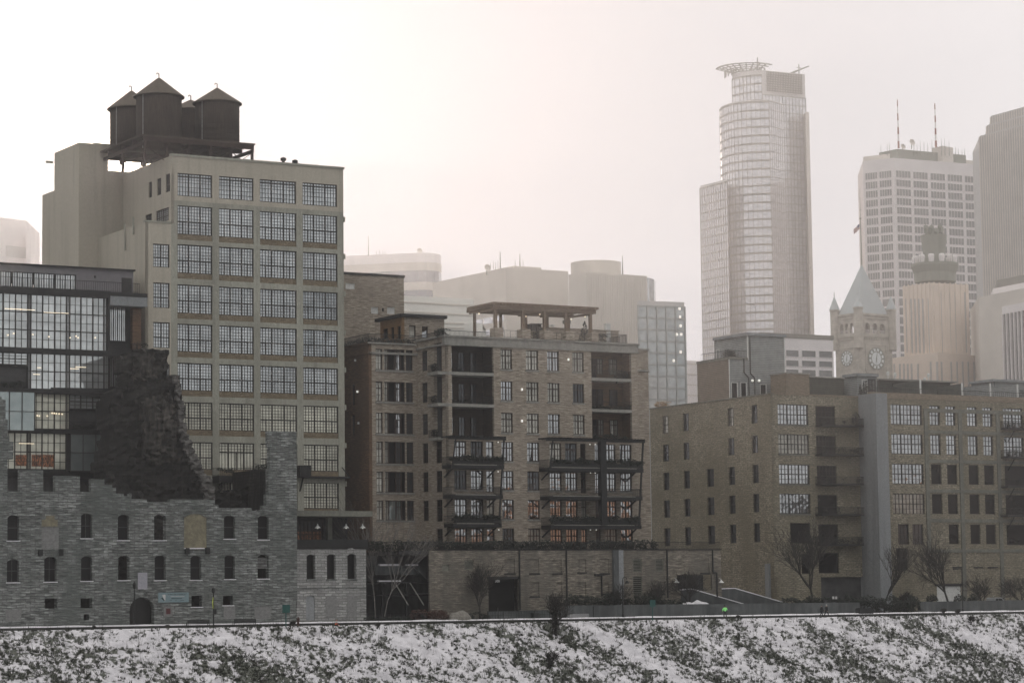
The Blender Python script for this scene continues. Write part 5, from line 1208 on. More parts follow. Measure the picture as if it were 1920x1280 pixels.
# ------------------------------------------------------------------ downtown beyond, each building at its own distance
def roofpts(P, Yref, ref=0):
    z = ZC + Yref * ray(*P[ref]).z; out_ = []
    for p in P:
        d = ray(*p); Y = (z - ZC) / d.z; X = d.x * Y; out_.append((X * c_ + Y * s_, -X * s_ + Y * c_))
    return out_, z
def fm(name, c1, c2=None, **k): return pmat(name, c1, c2 or tuple(x * 1.12 for x in c1), .15, k=.8, **k)  # base colours paled so that far walls carry part of the haze
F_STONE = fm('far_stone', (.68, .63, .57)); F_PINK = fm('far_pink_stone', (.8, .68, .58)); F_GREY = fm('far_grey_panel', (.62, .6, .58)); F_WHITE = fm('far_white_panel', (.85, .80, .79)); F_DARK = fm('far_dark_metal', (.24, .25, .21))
F_BAND = fm('far_beige_band', (.25, .235, .205)); F_GLASS = glass('far_glass', (.88, .87, .9), .6, .12, .01, .05, .05); F_GLASSD = glass('far_window_glass', (.27, .265, .26), .3, .15, .01, .2, .2); F_STRIP = fm('far_window_strip', (.48, .45, .425)); F_COPPER = fm('copper_roof', (.40, .44, .45))  # haze is in these colours too: copper greyed, bands and strips paled
def bk(p, d, dx=0.): return (p[0] + dx * c_ + d * s_, p[1] - dx * s_ + d * c_)     # step straight away from the viewer
def cen(P): return sum(p[0] for p in P) / len(P), sum(p[1] for p in P) / len(P)
def prism_thing(name, label, cat, P, z, mat, z0=0., extra=None, depth=None):
    """P: visible roof points left to right; closed at the back"""
    if extra is None:
        if len(P) >= 3 and not depth: back = [(P[0][0] + P[-1][0] - P[len(P) // 2][0], P[0][1] + P[-1][1] - P[len(P) // 2][1])]
        else:
            dx, dy = P[-1][0] - P[0][0], P[-1][1] - P[0][1]; l = hypot(dx, dy); n = (-dy / l * (depth or 25), dx / l * (depth or 25)); back = [bk(P[-1], depth or 25, -1), bk(P[0], depth or 25, 4)]
    else: back = extra
    c = cen(P); t = thing(name, label, cat, c[0], c[1], z0); part('wall', MB().prism(P + back, z0, z), mat, t); return t
def strip(par, P, z0, z1, fl, bh, ms, gl, bm, out_=.15, mw=.18, mull=True, glass_name='curtain_wall'):
    """curtain wall laid just outside the polyline P"""
    def off(P, d):
        R_ = []
        for i in range(len(P)):
            a = P[max(i - 1, 0)]; b_ = P[min(i + 1, len(P) - 1)]; dx, dy = b_[0] - a[0], b_[1] - a[1]; l = hypot(dx, dy); R_.append((P[i][0] + dy / l * d, P[i][1] - dx / l * d))
        return R_
    Pg = off(P, out_); m = MB()
    for a, b_ in zip(Pg, Pg[1:]): m.quad((a[0], a[1], z0), (b_[0], b_[1], z0), (b_[0], b_[1], z1), (a[0], a[1], z1))
    part(glass_name, m, gl, par); Pb = off(P, out_ + .12); m = MB(); z = z1 - bh
    while z > z0:
        for (a, b_), (a2, b2) in zip(zip(Pb, Pb[1:]), zip(Pg, Pg[1:])):
            m.quad((a[0], a[1], z), (b_[0], b_[1], z), (b_[0], b_[1], z + bh), (a[0], a[1], z + bh)); m.quad((a2[0], a2[1], z), (b2[0], b2[1], z), (b_[0], b_[1], z), (a[0], a[1], z))
        z -= fl
    if bh > 0: part('floor_band', m, bm, par)
    if mull:
        m = MB()
        for a, b_ in zip(Pb, Pb[1:]):
            L_ = hypot(b_[0] - a[0], b_[1] - a[1]); n = max(1, int(L_ / ms)); tx, ty = (b_[0] - a[0]) / L_, (b_[1] - a[1]) / L_
            for i in range(n + 1):
                x, y = a[0] + tx * i * L_ / n, a[1] + ty * i * L_ / n; n0 = (ty * .12, -tx * .12)
                q = [(x - tx * mw / 2, y - ty * mw / 2), (x + tx * mw / 2, y + ty * mw / 2)]; m.prism([q[0], q[1], (q[1][0] + n0[0], q[1][1] + n0[1]), (q[0][0] + n0[0], q[0][1] + n0[1])], z0, z1, False)
        part('mullion', m, bm, par)
# round-fronted glass skyscraper
YT = 1150
PA, za = roofpts([(1373, 140), (1378, 138.4), (1387, 136.2), (1400, 134), (1414, 132.4), (1428, 131.5), (1509, 139.5)], YT + 14, 5)
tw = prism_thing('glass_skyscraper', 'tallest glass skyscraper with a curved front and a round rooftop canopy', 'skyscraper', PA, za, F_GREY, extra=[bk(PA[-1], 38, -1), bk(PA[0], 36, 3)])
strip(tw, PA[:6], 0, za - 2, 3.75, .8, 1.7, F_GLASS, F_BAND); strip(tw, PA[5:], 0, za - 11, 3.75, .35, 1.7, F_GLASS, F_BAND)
fc = F2(PA[5], PA[6]); L_ = hypot(PA[6][0] - PA[5][0], PA[6][1] - PA[5][1]); m = MB()
for i in range(22): a = L_ * (.11 + .80 * i / 21); m.box(a - .12, a + .12, -.6, -.3, za - 9.5, za - .4)
for i in range(9): z = za - 9.3 + i * 1.05; m.box(L_ * .1, L_ * .92, -.66, -.35, z, z + .22)
part('louvre_screen', m, F_BAND, tw, fc)
PB_, zb2 = roofpts([(1350, 203), (1352.5, 200.5), (1358, 197.5), (1366, 194.5), (1376, 192), (1390, 189.8), (1408, 188.2), (1425, 187.3), (1441, 187)], YT, 8)
PB2, _ = roofpts([(1441, 187), (1468, 194.5)], YT, 0)
part('wall', MB().prism(PB_ + [PB2[1], bk(PB2[1], 15, -1), bk(PB_[0], 25, 4)], 0, zb2), F_GREY, tw)
strip(tw, PB_, 0, zb2 - .5, 3.75, .85, 1.7, F_GLASS, F_BAND); strip(tw, PB2, 0, zb2 - .5, 3.75, .25, 1.7, F_GLASS, F_BAND)
PC, zc3 = roofpts([(1313, 348.5), (1364, 335.5)], YT - 6, 1); part('wall', MB().prism(PC + [bk(PC[1], 20, 1), bk(PC[0], 22, 4)], 0, zc3), F_GREY, tw); strip(tw, PC, 0, zc3 - 1, 3.75, .7, 1.65, F_GLASS, F_BAND, mw=.35)
PD, zd = roofpts([(1510, 210), (1517, 211)], YT + 16, 0); part('wall', MB().prism(PD + [bk(PD[1], 12, -.3), bk(PD[0], 12, .2)], 0, zd), F_STONE, tw)
cx_, cy_ = bk(PA[4], 15, -2)
m = MB(); tilt = lambda r, a: 2.2 + (r - 8) * .28
def arcpt(r, a): return (cx_ + r * cos(a), cy_ + r * sin(a), za + tilt(r, a))
A0, A1 = radians(150), radians(290)
for k in range(20):
    t0 = A0 + (A1 - A0) * k / 20; t1 = A0 + (A1 - A0) * (k + 1) / 20
    for r in (6, 7.9, 9.8, 11.7, 13.6): m.bar(arcpt(r, t0), arcpt(r, t1), .75 if r < 13 else 1.1, .35)
    if k % 2 == 0: m.bar(arcpt(6, t0), arcpt(13.6, t0), .5, .35)
part('canopy', m, F_DARK, tw); m = MB()
for k in range(11):
    t0 = A0 + (A1 - A0) * k / 10; p = arcpt(10, t0); m.bar((p[0], p[1], za - .5), p, .35); 
    if k < 10: p2 = arcpt(10, t0 + (A1 - A0) / 10); m.bar((p[0], p[1], za - .3), p2, .18)
part('canopy_strut', m, F_DARK, tw)
m = MB(); a = PA[-1]; m.bar((a[0] - 6, a[1] + 2, za + .5), (a[0] + 5, a[1] + 4, za + 4.8), 1.2, .5); m.bar((a[0] - 2, a[1] + 6, za + 1.5), (a[0] + 5.4, a[1] + 5, za + 4.9), 1.0, .4); part('canopy_wing', m, F_DARK, tw)
m = MB(); b0 = PA[5]; m.tube((b0[0], b0[1] + 3, za), (b0[0], b0[1] + 3, za + 6.2), .28); m.bar((b0[0] - 1, b0[1] + 3, za + 4), (b0[0] + 1.4, b0[1] + 3, za + 4), .25); m.tube((a[0] - 1, a[1] + 3, za), (a[0] - 1, a[1] + 3, za + 5), .25); m.bar((a[0] - 2.2, a[1] + 3, za + 3.4), (a[0] + .2, a[1] + 3, za + 3.4), .2)
part('mast', m, F_DARK, tw)
# white gridded tower
YG = 1130
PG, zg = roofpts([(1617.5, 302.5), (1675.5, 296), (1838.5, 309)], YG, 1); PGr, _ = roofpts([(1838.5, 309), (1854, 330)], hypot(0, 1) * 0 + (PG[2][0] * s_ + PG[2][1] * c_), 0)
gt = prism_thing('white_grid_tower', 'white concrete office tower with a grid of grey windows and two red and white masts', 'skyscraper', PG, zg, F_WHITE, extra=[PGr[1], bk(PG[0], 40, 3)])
fr_, fl_, fr3 = F2(PG[1], PG[2]), F2(PG[0], PG[1]), F2(PGr[0], PGr[1])
px0 = lambda f, x, y=400: f.px(x, y)[0]
wcols = [(1679.5, 1707), (1711.5, 1739), (1744, 1771.5), (1776, 1803.5), (1808, 1835)]; lcols = [(1622, 1645), (1648.5, 1671.5)]
ztop = fr_.px(1693, 320.5)[1]; fh = 17.72 / (F / YG) * .985; wh_ = fh * .76
lz = fl_.px(1660, 326)[1]
SPEC['office'] = ([], [], [.2, .4, .6, .8], [], [], .1, .14)
def ow(f, a0, a1, z0, z1): window(gt, f, (a0, a1, z0, z1), 'office', F_GLASSD, F_WHITE, d=-.12, fw=.12)
rest = MB()
for r in range(22):
    z1 = ztop - r * fh; z0 = z1 - wh_
    for i, (a, b_) in enumerate(wcols):
        a0, a1 = px0(fr_, a, 320), px0(fr_, b_, 320)
        if r < 13 or (i == 4 and r < 19): ow(fr_, a0, a1, z0, z1)
        elif r < 21: o = fr_; p, q = o.uv(a0, -.05), o.uv(a1, -.05); rest.quad((*p, z0), (*q, z0), (*q, z1), (*p, z1))
    for a, b_ in lcols:
        a0, a1 = px0(fl_, a, 320), px0(fl_, b_, 320)
        if r < 14: ow(fl_, a0, a1, z0, z1)
        else: p, q = fl_.uv(a0, -.05), fl_.uv(a1, -.05); rest.quad((*p, z0), (*q, z0), (*q, z1), (*p, z1))
    Lr = hypot(PGr[1][0] - PGr[0][0], PGr[1][1] - PGr[0][1])
    for k in (0, 1, 2): a0, a1 = Lr * (.06 + k * .32), Lr * (.30 + k * .32); p, q = fr3.uv(a0, -.05), fr3.uv(a1, -.05); rest.quad((*p, z0), (*q, z0), (*q, z1), (*p, z1))
o = part('windows', rest, F_GLASSD, gt); o['kind'] = 'stuff'; o.name = 'window'
def setback(P, z, par, mat, z0, name='penthouse', back=20):
    Q, zz = roofpts(P, z, 1); n = [bk(Q[-1], back, -2), bk(Q[0], back, 2)]; part(name, MB().prism(Q + n, z0, zz), mat, par); return Q, zz
setback([(1619, 294), (1680, 287), (1832, 302)], YG + 8, gt, F_STONE, zg - 3); Qd, zdk = setback([(1648, 286.5), (1682, 279.5), (1811, 291)], YG + 6, gt, F_DARK, zg - 3, back=14); setback([(1747, 278), (1767, 273.5), (1787, 277)], YG + 14, gt, F_STONE, zg, back=10)
MR = pmat('mast_red', (.4, .10, .06), (.5, .16, .1), 1)
def mast(par, x, y0, y1, Y, r=.35, k=6, mats=None):
    d0, d1 = ray(x, y1), ray(x, y0); P = lambda d: (d.x * Y * c_ + Y * s_, -d.x * Y * s_ + Y * c_, ZC + d.z * Y); p, q = P(d0), P(d1); q = (p[0], p[1], q[2]); m = MB()
    for i in range(k):
        m.mi = i % 2 if mats else 0; m.tube((p[0], p[1], p[2] + (q[2] - p[2]) * i / k), (p[0], p[1], p[2] + (q[2] - p[2]) * (i + 1) / k), r * (1 - .6 * i / k), r * (1 - .6 * (i + 1) / k))
    part('mast', m, mats or F_DARK, par); return p
mast(gt, 1685, 187, 278, YG + 12, .5, 7, [MR, F_WHITE]); mast(gt, 1755, 194, 276, YG + 16, .55, 7, [MR, F_WHITE])
for i, (x, y) in enumerate([(1652, 272), (1664, 270), (1668, 268), (1714, 262), (1720, 270), (1726, 264), (1733, 266), (1740, 268), (1748, 262), (1766, 260), (1772, 260), (1780, 264), (1792, 276), (1797, 278), (1804, 281), (1809, 278)]): mast(gt, x, y, 292, YG + 10, .16, 2)
def dish(par, x, y, Y, r):
    d = ray(x, y); p = (d.x * Y * c_ + Y * s_, -d.x * Y * s_ + Y * c_, ZC + d.z * Y); m = MB().lathe([(0, 0), (r * .6, .15 * r), (r, .45 * r), (r * .6, .1 * r), (0, -.1)], 0, 0, 16); me = m.mesh('satellite_dish', F_STONE); me.transform(Matrix.Rotation(radians(75), 4, 'X')); part('satellite_dish', me, None, par, off=p)
    part('dish_mount', MB().tube((p[0], p[1], p[2] - r * 1.8), p, .2), F_DARK, par)
dish(gt, 1709, 268, YG + 8, 1.5); dish(gt, 1692, 276, YG + 8, 1.3)
# setback art deco tower with dark tiered crown
YD = 880
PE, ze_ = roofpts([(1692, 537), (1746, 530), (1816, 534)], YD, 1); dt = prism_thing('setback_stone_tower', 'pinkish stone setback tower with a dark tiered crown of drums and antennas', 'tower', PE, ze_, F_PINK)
PE2, ze2 = roofpts([(1672, 671), (1758, 660), (1836, 667)], YD - 6, 1); part('wall', MB().prism(PE2 + [(PE2[0][0] + PE2[2][0] - PE2[1][0], PE2[0][1] + PE2[2][1] - PE2[1][1])], 0, ze2), F_PINK, dt)
f1_, f2_ = F2(PE[0], PE[1]), F2(PE[1], PE[2]); g1_, g2_ = F2(PE2[0], PE2[1]), F2(PE2[1], PE2[2])
def vstrip(f, x, y0, y1, w_=2.2):
    a, z1 = f.px(x, y0); z0 = f.px(x, y1)[1]; part('window_strip', MB().box(a - w_ / 9, a + w_ / 9, -.08, .05, z0, z1), F_STRIP, dt, f)
for x in (1697.5, 1708, 1715.5, 1722.5, 1730, 1741): vstrip(f1_, x, 560, 662, 3)
for x in (1763, 1781.5, 1791, 1809): vstrip(f2_, x, 548, 661, 3)
for x in (1676.5, 1687, 1694.5, 1702, 1709, 1721): vstrip(g1_, x, 682, 745, 4)
for x in (1745, 1757, 1765): vstrip(g1_ if x < 1758 else g2_, x, 678, 745, 4)
for x in (1783, 1794, 1804.5, 1815, 1826): vstrip(g2_, x, 678, 745, 4)
m = MB()      # merlons and ribs
for f, P in ((f1_, (PE[0], PE[1])), (f2_, (PE[1], PE[2]))):
    L_ = hypot(P[1][0] - P[0][0], P[1][1] - P[0][1])
    for i in range(7): a = L_ * (i + .5) / 7; m.prism([f.uv(a - .25, -.25), f.uv(a + .25, -.25), f.uv(a + .25, .1), f.uv(a - .25, .1)], ze2, ze_ + .3)
part('rib', m, F_PINK, dt)
def lathe_at(par, name, x, y, Y, prof, mat, k=28):
    d = ray(x, y); p = (d.x * Y * c_ + Y * s_, -d.x * Y * s_ + Y * c_, ZC + d.z * Y); return part(name, MB().lathe(prof, 0, 0, k), mat, par, off=p), p
s5 = YD / F
_, pc = lathe_at(dt, 'crown_tier', 1753.5, 530, YD + 10, [(0, 0), (39 * s5, 0), (40 * s5, 18 * s5), (45 * s5, 31 * s5), (45 * s5, 36 * s5), (0, 36 * s5)], F_DARK)
lathe_at(dt, 'crown_tier', 1752, 496, YD + 10, [(0, 0), (22 * s5, 0), (21 * s5, 22 * s5), (25 * s5, 56 * s5), (0, 57 * s5)], F_DARK)
for i in range(12):
    a = 2 * pi * i / 12 + .2; q = (pc[0] + 38 * s5 * cos(a), pc[1] + 38 * s5 * sin(a), pc[2] + 35 * s5); m = MB().lathe([(0, 0), (4.5 * s5, 0), (6 * s5, 13 * s5), (5 * s5, 16 * s5), (0, 17 * s5)], 0, 0, 10); me = m.mesh('crown_drum', F_WHITE); part('crown_drum', me, None, dt, off=q)
for i in range(10):
    a = 2 * pi * i / 10; q = (pc[0] + 15 * s5 * cos(a), pc[1] + 15 * s5 * sin(a), pc[2] + 90 * s5); h = random.uniform(12, 26) * s5; part('antenna', MB().tube((0, 0, 0), (0, 0, h), .16).bar((-.7, 0, h * .7), (.7, 0, h * .7), .5, 1.2).bar((0, -.6, h * .4), (0, .6, h * .4), .6, 1.4), F_DARK, dt, off=q)
for x, y0 in ((1713, 497), (1724, 495), (1780, 495), (1784, 492)): mast(dt, x + 2, y0 - 22, y0, YD + 4, .12, 1)
# stepped ribbed tower at the right edge
for i, (P, Y) in enumerate((([(1837, 255), (1990, 214)], 1000), ([(1850.5, 235), (1990, 197)], 1004), ([(1858, 217.5), (1990, 181)], 1008))):
    Q, z = roofpts(P, Y, 1)
    if i == 0: st = prism_thing('ribbed_tower', 'tall stepped tower with close vertical ribs at the right edge', 'skyscraper', Q, z, F_GREY, depth=40)
    else: part('wall', MB().prism(Q + [bk(Q[1], 30), bk(Q[0], 35, 5)], 0, z), F_GREY, st)
    strip(st, Q, 0 if i == 0 else zprev, z - .5, 3.9, 0, 1.5, F_STRIP, F_STONE, mw=.6, glass_name='glass_face'); zprev = z
# stone block with white fins
Q, z = roofpts([(1835, 557), (1990, 526)], 820, 1); fb = prism_thing('finned_block', 'grey stone block with tall white window fins at the right edge', 'building', Q, z, F_STONE, depth=40)
f = F2(Q[0], Q[1]); a0 = f.px(1883, 640)[0]; a1 = f.px(1985, 640)[0]; zt5 = f.px(1890, 573)[1]; zt6 = f.px(1890, 588)[1]
part('window_recess', MB().box(a0, a1, -.1, .2, 0, zt6), F_GLASSD, fb, f); m = MB(); m.box(a0, a1, -.5, .2, zt6, zt5); n = 14
for i in range(n): a = a0 + (a1 - a0) * i / n; m.box(a, a + .45, -.7, -.1, 0, zt6)
part('fin', m, F_WHITE, fb, f); Q2, z2 = roofpts([(1862, 541), (1990, 516)], 836, 1); part('penthouse', MB().prism(Q2 + [bk(Q2[1], 15), bk(Q2[0], 15, 2)], z - 1, z2), F_WHITE, fb)
Q2, z3 = roofpts([(1870, 525), (1990, 502)], 842, 1); part('penthouse', MB().prism(Q2 + [bk(Q2[1], 15), bk(Q2[0], 15, 2)], z2 - 1, z3), F_BAND, fb)
# clock tower
YC = 860
PK, zk2 = roofpts([(1565, 592.5), (1609, 587), (1671, 591.5)], YC, 1)
side_ = hypot(PK[2][0] - PK[1][0], PK[2][1] - PK[1][1]); bkp = (PK[0][0] + PK[2][0] - PK[1][0], PK[0][1] + PK[2][1] - PK[1][1])
F_CT = pmat('tower_granite', (.55, .51, .44), (.75, .70, .61), .5, brick=(2, .8, (.8, .8, .8), .05, .1))
ctc = cen(PK + [bkp]); ct = thing('clock_tower', 'stone clock tower with a pointed copper roof, corner turrets and a flag on its spire', 'clock tower', ctc[0], ctc[1], 0)
ring = PK + [bkp]; zbel = None
for i in range(4):
    p, q = (ring[i], ring[(i + 1) % 4]); f = F2(p, q); L_ = hypot(q[0] - p[0], q[1] - p[1])
    zb0 = F2(PK[1], PK[2]).px(1640, 625)[1]; zb1 = F2(PK[1], PK[2]).px(1640, 606)[1]
    hs_ = [(L_ * (.2 + .22 * k), L_ * (.2 + .22 * k) + L_ * .15, zb0, zb1) for k in range(3)]
    m = holewall(MB(), 0, L_, 0, zk2, hs_, 1.2)
    for h in hs_: archfill(m, h, (h[1] - h[0]) / 2, 1.2)
    part('wall', m, F_CT, ct, f); m = MB(); m.box(-.3, L_ + .3, -.4, .1, zk2 - .5, zk2 + .2); m.box(-.2, L_ + .2, -.3, .1, zb0 - 1.1, zb0 - .6); m.box(-.2, L_ + .2, -.25, .1, zb1 + 1.4, zb1 + 1.7)
    for k in range(14): a = L_ * (k + .5) / 14; m.box(a - .18, a + .18, -.3, .1, zb0 - 2.2, zb0 - 1.5)
    part('cornice', m, F_CT, ct, f); part('railing', railing(MB(), [(L_ * .18, .3), (L_ * .82, .3)], zb0, 1.0, .5, .1, .14), F_WHITE, ct, f)
    if i < 2:
        zc0 = f.px(1588 if i == 0 else 1641, 672)[1]; Rc = L_ * .235; cl = MB()
        cl.slabp([(L_ / 2 + Rc * cos(2 * pi * k / 32), zc0 + Rc * sin(2 * pi * k / 32)) for k in range(32)], -.25, .0); o = part('clock_face', cl, fm('clock_glass', (.78, .82, .83)) if i == 0 else bpy.data.materials['clock_glass'], ct, f)
        m = MB()
        for k in range(12): a = 2 * pi * k / 12; m.slabp([(L_ / 2 + r_ * Rc * cos(a + d_), zc0 + r_ * Rc * sin(a + d_)) for r_, d_ in ((.72, -.09), (.95, -.09), (.95, .09), (.72, .09))], -.36, -.26)
        for r0, r1 in ((.62, .68), (.97, 1.06)):
            for k in range(32): a, b_ = 2 * pi * k / 32, 2 * pi * (k + 1) / 32; m.slabp([(L_ / 2 + r_ * Rc * cos(t_), zc0 + r_ * Rc * sin(t_)) for r_, t_ in ((r0, a), (r1, a), (r1, b_), (r0, b_))], -.37, -.25)
        for ang, l, w_ in ((radians(262), .5, .07), (radians(80), .8, .05)):
            dx, dz = cos(ang), sin(ang); m.slabp([(L_ / 2 - dz * w_ * Rc, zc0 + dx * w_ * Rc), (L_ / 2 + dz * w_ * Rc, zc0 - dx * w_ * Rc), (L_ / 2 + dx * l * Rc, zc0 + dz * l * Rc)], -.4, -.3)
        part('clock_hands_and_numerals', m, F_DARK, o, f); m = MB(); e_ = Rc * 1.28
        for (x0_, x1_, y0_, y1_) in ((-e_, e_, e_, e_ + .3), (-e_, e_, -e_ - .3, -e_), (-e_ - .3, -e_, -e_, e_), (e_, e_ + .3, -e_, e_)): m.box(L_ / 2 + x0_, L_ / 2 + x1_, -.2, .05, zc0 + y0_, zc0 + y1_)
        part('clock_surround', m, F_CT, ct, f)
d = ray(1614, 493); zap = ZC + d.z * (YC + side_ * .35)
m = MB(); n0 = [(q[0] + (ctc[0] - q[0]) * .10, q[1] + (ctc[1] - q[1]) * .10, zk2 + .1) for q in ring]
for i in range(4): m.quad(n0[i], n0[(i + 1) % 4], (ctc[0], ctc[1], zap))
part('roof', m, F_COPPER, ct)
for i, q in enumerate(ring):
    zt8 = zk2 + 4.2; m = MB().lathe([(1.5, -11.5), (1.5, 1.4), (1.7, 1.5), (1.7, 2.0)], 0, 0, 12); o = part('turret', m, F_CT, ct, off=(q[0], q[1], zk2)); part('turret_roof', MB().lathe([(1.8, 2.0), (.05, 6.6 if i != 1 else 5.0), (0, 6.7 if i != 1 else 5.1)], 0, 0, 12), F_COPPER, o, off=(q[0], q[1], zk2)); part('finial', MB().tube((0, 0, 6.4), (0, 0, 8 if i != 1 else 6.6), .12), F_DARK, o, off=(q[0], q[1], zk2))
hp_ = (493 - 405) / F * YC; 
part('flagpole', MB().tube((ctc[0], ctc[1], zap - .3), (ctc[0], ctc[1], zap + hp_), .28, .16).lathe([(0, zap + hp_ - .5), (.4, zap + hp_), (0, zap + hp_ + .5)], ctc[0], ctc[1], 8).tube((ctc[0], ctc[1], zap + hp_), (ctc[0], ctc[1], zap + hp_ + 10), .1, .05).bar((ctc[0] - .6, ctc[1], zap + hp_ + 7), (ctc[0] + .6, ctc[1], zap + hp_ + 7), .1).bar((ctc[0] - .6, ctc[1], zap + hp_ + 3), (ctc[0] + .6, ctc[1], zap + hp_ + 3), .1), F_DARK, ct)
FLR = pmat('flag_red', (.45, .05, .05), (.5, .08, .07), 1); FLW = pmat('flag_white', (.75, .72, .7), (.8, .78, .76), 1); FLB = pmat('flag_blue', (.05, .07, .2), (.06, .08, .22), 1)
m = MB(); zf = zap + hp_ - 1.8
for i in range(13):
    for k in range(6):
        x0_, x1_ = -.4 - k * .42, -.4 - (k + 1) * .42; w0, w1 = .25 * sin(k * 1.1), .25 * sin((k + 1) * 1.1); dr0, dr1 = -.32 * k, -.32 * (k + 1); hh = 1.75 / 13
        m.mi = 2 if (i < 7 and k < 2) else (0 if i % 2 == 0 else 1); z0 = -i * hh
        m.quad((x0_, w0, z0 + dr0), (x1_, w1, z0 + dr1), (x1_, w1, z0 - hh + dr1), (x0_, w0, z0 - hh + dr0))
fo = solo('flag', m, [FLR, FLW, FLB], 'United States flag flying from the clock tower spire', 'flag', ctc[0], ctc[1], zf)
# low white-framed office block
Q, z = roofpts([(1425, 623), (1562, 629.5)], 640, 1); lb = prism_thing('white_office_block', 'low pinkish white office block with rows of wide windows, left of the clock tower', 'building', Q, z, F_WHITE, depth=25); f = F2(Q[0], Q[1])
part('roof_edge', MB().box(0, f.px(1562, 640)[0] + .1, -.15, 3, z - 1.0, z + .02), F_BAND, lb, f)
for ya, yb in ((656, 669), (675, 687), (692, 705), (711, 724)):
    for xa, xb in ((1443, 1467), (1473, 1497.5), (1503, 1529.5), (1535, 1561)): window(lb, f, f.rect(xa, ya + (xa - 1480) * .03, xb, yb + (xa - 1480) * .03), 'plain', F_GLASSD, F_WHITE, d=-.13)
# centre blocks
PQ, z = roofpts([(811, 530), (948.7, 501.5), (1065.5, 508.5)], 760, 1); cb_ = prism_thing('windowless_office_block', 'broad pale grey office block rising behind the pergola', 'building', PQ, z, F_STONE)
Q, z2 = roofpts([(925, 506), (963, 498.3), (1015, 501.5)], 764, 1); part('penthouse', MB().prism(Q + [(Q[0][0] + Q[2][0] - Q[1][0], Q[0][1] + Q[2][1] - Q[1][1])], z - 2, z2), F_STONE, cb_)
f = F2(PQ[0], PQ[1])
for i, (ya, yb) in enumerate(((572, 577), (596, 606), (620, 628))): 
    for k, (xa, xb) in enumerate(((888, 905), (907, 924), (926, 945))): r = f.rect(xa, ya - (xa - 910) * .2 - i, xb, yb - (xa - 910) * .2); part('window', MB().box(r[0], r[1], -.1, .05, r[2], r[3]), F_GLASS, cb_, f)
mast(cb_, 938, 472, 503, 770, .2, 2); mast(cb_, 975, 476, 499, 770, .2, 2)
for x in (920, 925, 929, 934, 966, 981): mast(cb_, x, 486 + (x % 3) * 3, 505, 770, .1, 1)
dish(cb_, 913, 503, 762, 1.1)
PQ, z = roofpts([(1066, 515), (1100, 509.5), (1213.5, 517.5)], 730, 1); cb2_ = prism_thing('plain_stone_block', 'plain stone block with a broad round drum on its roof', 'building', PQ, z, F_STONE)
lathe_at(cb2_, 'roof_drum', 1117.5, 514, 748, [(0, -6), (47.5 * 748 / F, -6), (47.5 * 748 / F, 21 * 748 / F), (0, 21.1 * 748 / F)], F_STONE, 48); mast(cb2_, 1167.5, 479, 515, 748, .2, 2)
f = F2(PQ[1], PQ[2]); L_ = hypot(PQ[2][0] - PQ[1][0], PQ[2][1] - PQ[1][1]); m = MB()
for i in range(1, 26): m.box(L_ * i / 26 - .1, L_ * i / 26 + .1, -.12, .0, 0, z - .5)
part('rib', m, F_STONE, cb2_, f)
PQ, z = roofpts([(1200, 520), (1217, 521), (1226, 523.5), (1229, 527)], 790, 1); prism_thing('rounded_pale_block', 'sliver of a pale rounded block right of the stone block with the drum', 'building', PQ, z, F_GLASS, depth=20)
PQ, z = roofpts([(1195, 563.5), (1283, 566.5)], 700, 1); gb5 = prism_thing('glass_apartment_block', 'mid-rise gridded glass apartment block between the condominium and the tall skyscraper', 'building', PQ, z, F_GREY, depth=18)
strip(gb5, PQ, 0, z - 1.2, 3.1, .5, 2.6, glass('far_dull_glass', (.55, .58, .58), .5, .15, .01, .05, .05), fm('far_cool_band', (.36, .37, .36)), mw=.4)
m = MB(); f = F2(PQ[0], PQ[1])
for (x, y) in ((1273, 579), (1274, 594), (1275, 611), (1268, 627), (1276, 627), (1275, 660), (1262, 676)): a, zz = f.px(x, y); part('lit_window', MB().box(a - .3, a + .3, -.45, -.38, zz - .35, zz + .35), lamp('distant_lit_window', (1, .93, .85), .55) if x == 1273 else bpy.data.materials['distant_lit_window'], gb5, f)  # small glowing patches imitate glints reflected in the glass
PQ, z = roofpts([(1270, 674.5), (1318, 677)], 900, 1); w5 = prism_thing('pale_far_block', 'small pale banded block low in the gap right of the glass apartment block', 'building', PQ, z, F_WHITE, depth=18); strip(w5, PQ, 0, z - 1, 3.6, .3, 5, F_WHITE, F_STONE, mull=False, glass_name='face')
PQ, z = roofpts([(560, 484), (783, 474), (800, 474), (815, 475), (822, 476.5), (826.5, 479)], 1120, 1); f5 = prism_thing('banded_pale_slab', 'long pale slab building with a rounded right corner, behind the brick stair block', 'building', PQ, z, F_WHITE, extra=[bk(PQ[-1], 25, -2), bk(PQ[0], 25, 2)])
strip(f5, PQ, 0, z - 4, 8.5, 3.6, 5, glass('pale_band_glass', (.5, .5, .54), .5, .2), F_STONE, mull=False, glass_name='window_band'); mast(f5, 691, 442, 479, 1125, .25, 3); dish(f5, 786, 471, 1124, 1.3)
for x in (706, 712, 718, 722, 795): mast(f5, x, 468 + x % 4, 480, 1125, .15, 1)
PQ, z = roofpts([(700, 550.5), (887.5, 560.7)], 520, 1); g5 = prism_thing('ribbed_grey_block', 'low grey block with horizontal bands left of the pergola', 'building', PQ, z, fm('far_pale_ribbed', (.86, .84, .78)), depth=30); f = F2(PQ[0], PQ[1]); m = MB()
for (y) in (568, 586, 603, 612): zz = f.px(820, y)[1]; m.box(0, f.px(887, 600)[0], -.15, .0, zz - .3, zz)
part('floor_band', m, F_STONE, g5, f)
PQ, z = roofpts([(870, 604.5), (905, 606.5)], 500, 1); prism_thing('low_grey_annex', 'low grey annex roof just left of the first pergola post', 'building', PQ, z, bpy.data.materials['far_pale_ribbed'], depth=15)
